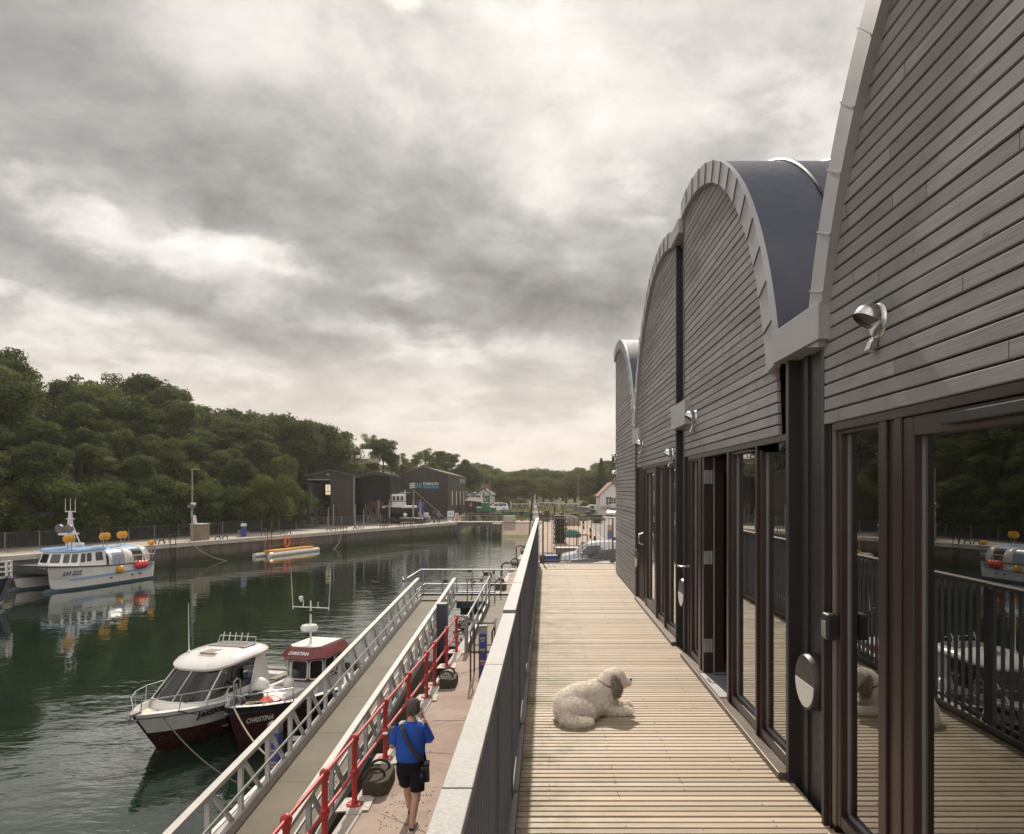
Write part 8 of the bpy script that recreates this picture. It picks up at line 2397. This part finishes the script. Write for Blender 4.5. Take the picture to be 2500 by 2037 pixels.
# ---------------------------------------------------------------- things on the apron
def S4(cx, cy): return (1100 + cx / 4.693) / 1.1731, (1060 + cy / 4.693) / 1.1731
Yn = 62
t = thing('net_stack', 'tall dark stack of creels and nets standing on the apron', 'creels', (X(1163, Yn), Yn, QZ))
xn = X(1164.5, Yn)
g_ = random.Random(6)
for k in range(6):
    b = MB(); z = QZ + k * .42
    for i in range(5): b.tube([(xn - .55 + g_.uniform(-.04, .04), Yn - .5 + i * .25, z), (xn - .5, Yn - .5 + i * .25, z + .32), (xn, Yn - .5 + i * .25, z + .40), (xn + .5, Yn - .5 + i * .25, z + .32), (xn + .55, Yn - .5 + i * .25, z)], .03, 5)
    b.box(xn - .58, xn + .58, Yn - .5, Yn + .5, z, z + .04); b.box(xn - .42, xn + .42, Yn - .42, Yn + .42, z + .06, z + .33); b.build('creel', M['rubber'], t)
b = MB(); b.box(xn - .5, xn - .4, Yn - .05, Yn + .05, QZ + 2.5, QZ + 3.3); b.box(xn + .25, xn + .32, Yn - .05, Yn + .05, QZ + 2.5, QZ + 3.4); b.build('pole', M['black'], t)
def heap(b, c, rx, ry, h, seed, n=14, m=10):
    g = random.Random(seed); rings = []
    for i in range(m + 1):
        u = i / m; r = math.cos(u * PI / 2) ** .7
        rings.append([(c[0] + rx * r * math.cos(a) * (1 + .16 * mnoise.noise(Vector((math.cos(a) * 2, math.sin(a) * 2, u * 3 + seed)))), c[1] + ry * r * math.sin(a) * (1 + .16 * mnoise.noise(Vector((math.cos(a) * 2 + 5, math.sin(a) * 2, u * 3 + seed)))), c[2] + h * math.sin(u * PI / 2) * (1 + .2 * mnoise.noise(Vector((math.cos(a), math.sin(a), u * 4 + seed))))) for a in [2 * PI * k / n for k in range(n)]])
    return b.loft(rings)
b = heap(MB(), (X(1190, 70), 70, QZ), .95, .8, .75, 3); tag(b.build('net_heap', M['green'], smooth=True), 'heap of green netting on the apron beside the dark creel stack', 'net')
b = heap(MB(), (X(1186, 92), 92, QZ), 1.4, 1, 1.3, 5); tag(b.build('net_heap', M['wood'], smooth=True), 'brown heap of netting farther off behind the green one', 'net')
# low grey tank with a wooden frame, blue tub and tarpaulin
Yt2 = 46
t = thing('grey_skip', 'low curved grey metal tank lying behind the silver van', 'tank', (X(1158, Yt2), Yt2, QZ))
x0, x1 = X(1156, Yt2), X(1206, Yt2)
b = MB(); b.prism([(Yt2 + .9 * math.cos(a), QZ + .95 - .9 * math.sin(a)) for a in [PI * k / 10 for k in range(11)]], x0, x1, 'x'); b.build('shell', M['galv'], t, smooth=False)
b = MB(); b.box(x0 - .1, x1 + .1, Yt2 - 1, Yt2 - .88, QZ + .93, QZ + 1.02); b.box(x0 - .1, x1 + .1, Yt2 + .88, Yt2 + 1, QZ + .93, QZ + 1.02); b.build('rim', M['wood'], t)
b = MB(); b.box(X(1198, Yt2 + 3), X(1222, Yt2 + 3), Yt2 + 3, Yt2 + 3.08, QZ + 1.55, QZ + 1.63)
for px in (1199, 1221): b.box(X(px, Yt2 + 3), X(px, Yt2 + 3) + .08, Yt2 + 3, Yt2 + 3.08, QZ, QZ + 1.6)
tag(b.build('goal_frame', M['rust']), 'thin brown frame standing behind the grey tank', 'frame')
b = MB(); b.box(X(1209, 47), X(1252, 47), 46.6, 47.1, QZ + .95, QZ + 1.28)
for px in (1213, 1247): b.box(X(px, 47), X(px, 47) + .15, 46.7, 47, QZ, QZ + .95)
tag(b.build('timber_bench', M['wood'], bevel=.02), 'thick wooden beam on legs behind the silver van', 'bench')
Yb = 44
t = thing('tub', 'blue plastic tub beside the black sheet on the apron', 'tub', (X(1148, Yb), Yb, QZ))
b = MB(); xb_ = X(1147.5, Yb); b.loft([[(xb_ + sx * w_, Yb + sy * w_, QZ + z) for sx, sy in ((-1, -1), (1, -1), (1, 1), (-1, 1))] for w_, z in ((.30, .0), (.36, .58))]); b.build('shell', M['blue'], t, bevel=.04)
b = MB(); b.box(xb_ - .40, xb_ + .40, Yb - .40, Yb + .40, QZ + .58, QZ + .66); b.build('rim', M['blue'], t, bevel=.02)
b = heap(MB(), (X(1140, Yb + 1), Yb + 1.2, QZ), 1.0, .7, .72, 8); tag(b.build('black_sheet', M['rubber'], smooth=True), 'black crumpled sheet heaped beside the blue tub', 'sheet')
b = MB(); b.box(X(1151.5, Yb + 1), X(1154.5, Yb + 1), Yb + 1, Yb + 1.1, QZ, QZ + 1.15); tag(b.build('marker_post', M['yellow']), 'yellow upright post behind the blue tub', 'post')
# bollards along the road kerb
def bollard(px, py, Y, label):
    x = X(px, Y)
    t = thing('bollard', label, 'bollard', (x, Y, QZ))
    b = MB()
    b.lathe([(.11, 0), (.11, .3)], (x, Y, QZ), 12); b.lathe([(.11, .3), (.11, .62)], (x, Y, QZ), 12, 1); b.lathe([(.11, .62), (.11, .85)], (x, Y, QZ), 12); b.lathe([(.11, .85), (.09, 1.05), (0, 1.08)], (x, Y, QZ), 12, 0)
    b.build('shaft', [M['black'], M['yellow']], t, smooth=True)
bollard(1238, 1110, 56, 'nearest black and yellow banded bollard beside the road kerb')
bollard(1229, 1105, 68, 'second black and yellow banded bollard beside the road kerb')
bollard(1214.5, 1095, 84, 'third black and yellow banded bollard beside the road kerb')
bollard(1179, 1092, 80, 'black and yellow banded bollard standing alone on the apron')
t = thing('road_sign', 'blue and yellow parking notice on two posts beside the road', 'sign', (X(1269, 52), 52, QZ))
b = MB(); b.box(X(1264, 52), X(1276, 52), 51.95, 52, QZ + 1.1, QZ + 1.75); b.build('panel', mat('sign_violet', (.10, .10, .30), .5), t)
b = MB(); b.box(X(1264, 52), X(1276, 52), 51.95, 52, QZ + 1.752, QZ + 2.15); b.build('panel', mat('sign_grey', (.33, .32, .36), .5, var=.3, vs=8), t)
b = MB(); b.box(X(1265.5, 52), X(1270, 52), 51.93, 51.948, QZ + 1.72, QZ + 2.0); b.build('emblem', M['yellow'], t)
for px in (1266, 1273):
    b = MB(); b.box(X(px, 52), X(px, 52) + .06, 52.001, 52.05, QZ, QZ + 2.15); b.build('post', M['galv'], t)
b = MB(); b.cbox((X(1281, 60), 60, QZ + .35), (.5, .5, .7)); tag(b.build('litter_bin', M['black'], bevel=.05), 'small black bin at the road edge by the building corner', 'bin')
# creels, pallets and crates stacked beyond the apron
g_ = random.Random(12)
for i in range(15):
    px = 1110 + i * 9.6 + g_.uniform(-2, 2); Y = 100 + g_.uniform(-2, 12); x = X(px, Y)
    h = g_.uniform(.9, 1.9); w_ = g_.uniform(.45, .75)
    t = thing('creel_stack', 'stack of dark lobster creels beyond the apron', 'creels', (x, Y, QZ), 0, 'creel stacks beyond the apron')
    k = max(2, int(h / .42))
    for j in range(k):
        b = MB(); z = QZ + j * .42
        b.box(x - w_, x + w_, Y - .4, Y + .4, z, z + .05)
        for q in range(4): b.tube([(x - w_, Y - .4 + q * .26, z), (x - w_ * .8, Y - .4 + q * .26, z + .36), (x + w_ * .8, Y - .4 + q * .26, z + .36), (x + w_, Y - .4 + q * .26, z)], .035, 5)
        b.box(x - w_ * .7, x + w_ * .7, Y - .34, Y + .34, z + .06, z + .30)
        b.build('creel', M[('rubber', 'darkrope', 'rust', 'green')[(i + j) % 4 if g_.random() < .4 else 0]], t)
for i, (px, Y, m_) in enumerate(((1052, 112, 'green'), (1060, 113, 'green'), (1071, 111, 'green'), (1085, 112, 'rubber'), (1098, 110, 'green'))):
    b = MB(); x = X(px, Y); b.cbox((x, Y, QZ + .75), (1.2, 1.0, 1.0), rz=g_.uniform(-.2, .2))
    for q in range(4): b.cbox((x - .45 + q * .3, Y - .52, QZ + .75), (.06, .06, 1.3))
    tag(b.build('net_bin', M[m_]), 'dark green netted crate on the grass edge beyond the slipway', 'crate', 'netted crates beyond the slipway')
# ================================================================ BIRDS
M['gullwhite'] = mat('gull_white', (.60, .60, .58), .8)
M['gullgrey'] = mat('gull_grey', (.26, .27, .29), .8)
M['duckbrown'] = mat('duck_brown', (.07, .05, .035), .8, var=.4, vs=30)
def gull(x, y, z, rz, label, group=None, swim=False, brown=False, s=1.0):
    t = thing('gull' if not brown else 'duck', label, 'bird', (x, y, z), rz, group)
    zc = .17 if not swim else .05
    b = MB(L=True)
    spine = [(-.27, 0, zc + .02), (-.2, 0, zc + .02), (-.1, 0, zc), (0, 0, zc - .005), (.1, 0, zc + .02), (.155, 0, zc + .09), (.175, 0, zc + .15), (.20, 0, zc + .175), (.235, 0, zc + .17)]
    b.tube([tuple(q * s for q in p) for p in spine], [r * s for r in (.008, .03, .066, .078, .064, .036, .038, .036, .012)], 10)
    b.build('body', M['duckbrown'] if brown else M['gullwhite'], t, smooth=True)
    for sg in (1, -1):
        b = MB(L=True); b.ball((-.06 * s, sg * .055 * s, (zc + .028) * s), .1 * s, 10, sc_=(1.9, .35, .62)); b.build('wing', M['duckbrown'] if brown else M['gullgrey'], t, smooth=True)
        if not swim:
            b = MB(L=True); b.tube([(.0, sg * .03 * s, (zc - .06) * s), (.01, sg * .03 * s, 0.005), (.05 * s, sg * .03 * s, .005)], .008, 5); b.build('leg', M['yellow'], t)
    b = MB(L=True); b.tube([(.225 * s, 0, (zc + .17) * s), (.29 * s, 0, (zc + .155) * s)], [.012 * s, .003], 6); b.build('beak', M['yellow'], t)
gull(-2.25, 34.0, QZ + .36 * .8, 2.2, 'grey winged gull perched on the mooring block just beyond the landing')
gull(-2.03, 38.9, QZ + .04, 3.3, 'white gull standing on the coping between the ladder and the next mooring block')
gull(-1.98, 41.2, QZ + .04, 3.0, 'small gull on the coping, second beyond the landing rail', s=.9)
gull(-1.85, 45.0, QZ + .04, 3.5, 'gull on the coping close to the far hooped ladder')
def S3(cx, cy): return (900 + cx / 4.7356) / 1.1731, (1360 + cy / 4.7356) / 1.1731
sw = [(75, 310), (400, 275), (875, 290), (1170, 165), (1205, 305), (1300, 270), (1350, 200), (1410, 210), (1425, 312), (1445, 175)]
lbs = ['duck swimming alone left of the gangway head', 'duck swimming just left of the landing rail', 'duck swimming between the two gangway rails', 'duck on the water farthest from the landing', 'duck swimming below the landing gate', 'duck right of the landing gate, second from the quay', 'duck swimming close behind a landing post', 'duck nearest the quay wall behind the landing', 'duck at the foot of the quay wall by the landing', 'duck at the far right by the quay wall ladder']
for (cx, cy), lb in zip(sw, lbs):
    px, py = S3(cx, cy); Y = 6.65 * 1449 / (py - 1018)
    gull(X(px, Y), Y, WATER, random.Random(cx).uniform(0, 6.28), lb, None, True, cx not in (400, 1300), 1.15)
# a gull coming in over the water by the landing
t = thing('gull', 'gull with raised wings flying low over the water by the landing', 'bird', (-2.6, 36, -3.6), 2.6)
b = MB(L=True); b.tube([(-.25, 0, 0), (-.1, 0, 0), (.05, 0, .0), (.18, 0, .04), (.24, 0, .04)], [.01, .06, .07, .035, .01], 10); b.build('body', M['gullwhite'], t, smooth=True)
for sg in (1, -1):
    b = MB(L=True); pts = [(0, .05, .03), (.02, .25, .16), (-.06, .52, .12)]
    b.add([(.07, sg * .04, .03), (-.09, sg * .04, .02), (-.08, sg * .26, .15), (.06, sg * .28, .17), (-.17, sg * .55, .10)], [(0, 1, 2, 3), (3, 2, 4)]); wq = b.build('wing', M['gullgrey'], t, recalc=False); wq.modifiers.new('s', 'SOLIDIFY').thickness = .012
# lines of poles and wires above the far car park
for i, (px, Y, top) in enumerate(((1203, 150, 985), (1265, 128, 1040), (1019, 120, 1000))):
    b = MB(); b.tube([(X(px, Y), Y, QZ), (X(px, Y), Y, Z(top, Y))], .09, 8)
    tag(b.build('utility_pole', M['wood']), ('thin wooden pole standing before the far wood', 'short wooden pole left of the orange roofed house', 'thin pole beside the green machine')[i], 'pole')
# pale strip of bubbles drifting on the water

# ================================================================ AIR
b = MB(); b.box(-300, 130, -45, 420, -10, 42)
hz_ = b.build('haze', [])
m = bpy.data.materials.new('haze_air'); m.use_nodes = True
t = NT(m.node_tree); t.n.clear(); oo = t.new('ShaderNodeOutputMaterial')
pv = t.new('ShaderNodeVolumePrincipled'); pv.inputs['Color'].default_value = (.95, .92, .86, 1); pv.inputs['Density'].default_value = .0003; pv.inputs['Anisotropy'].default_value = .6
t.l.new(pv.outputs[0], oo.inputs['Volume'])
hz_.data.materials.append(m); tag(hz_, 'thin pale haze over the harbour valley', 'haze', kind='stuff')
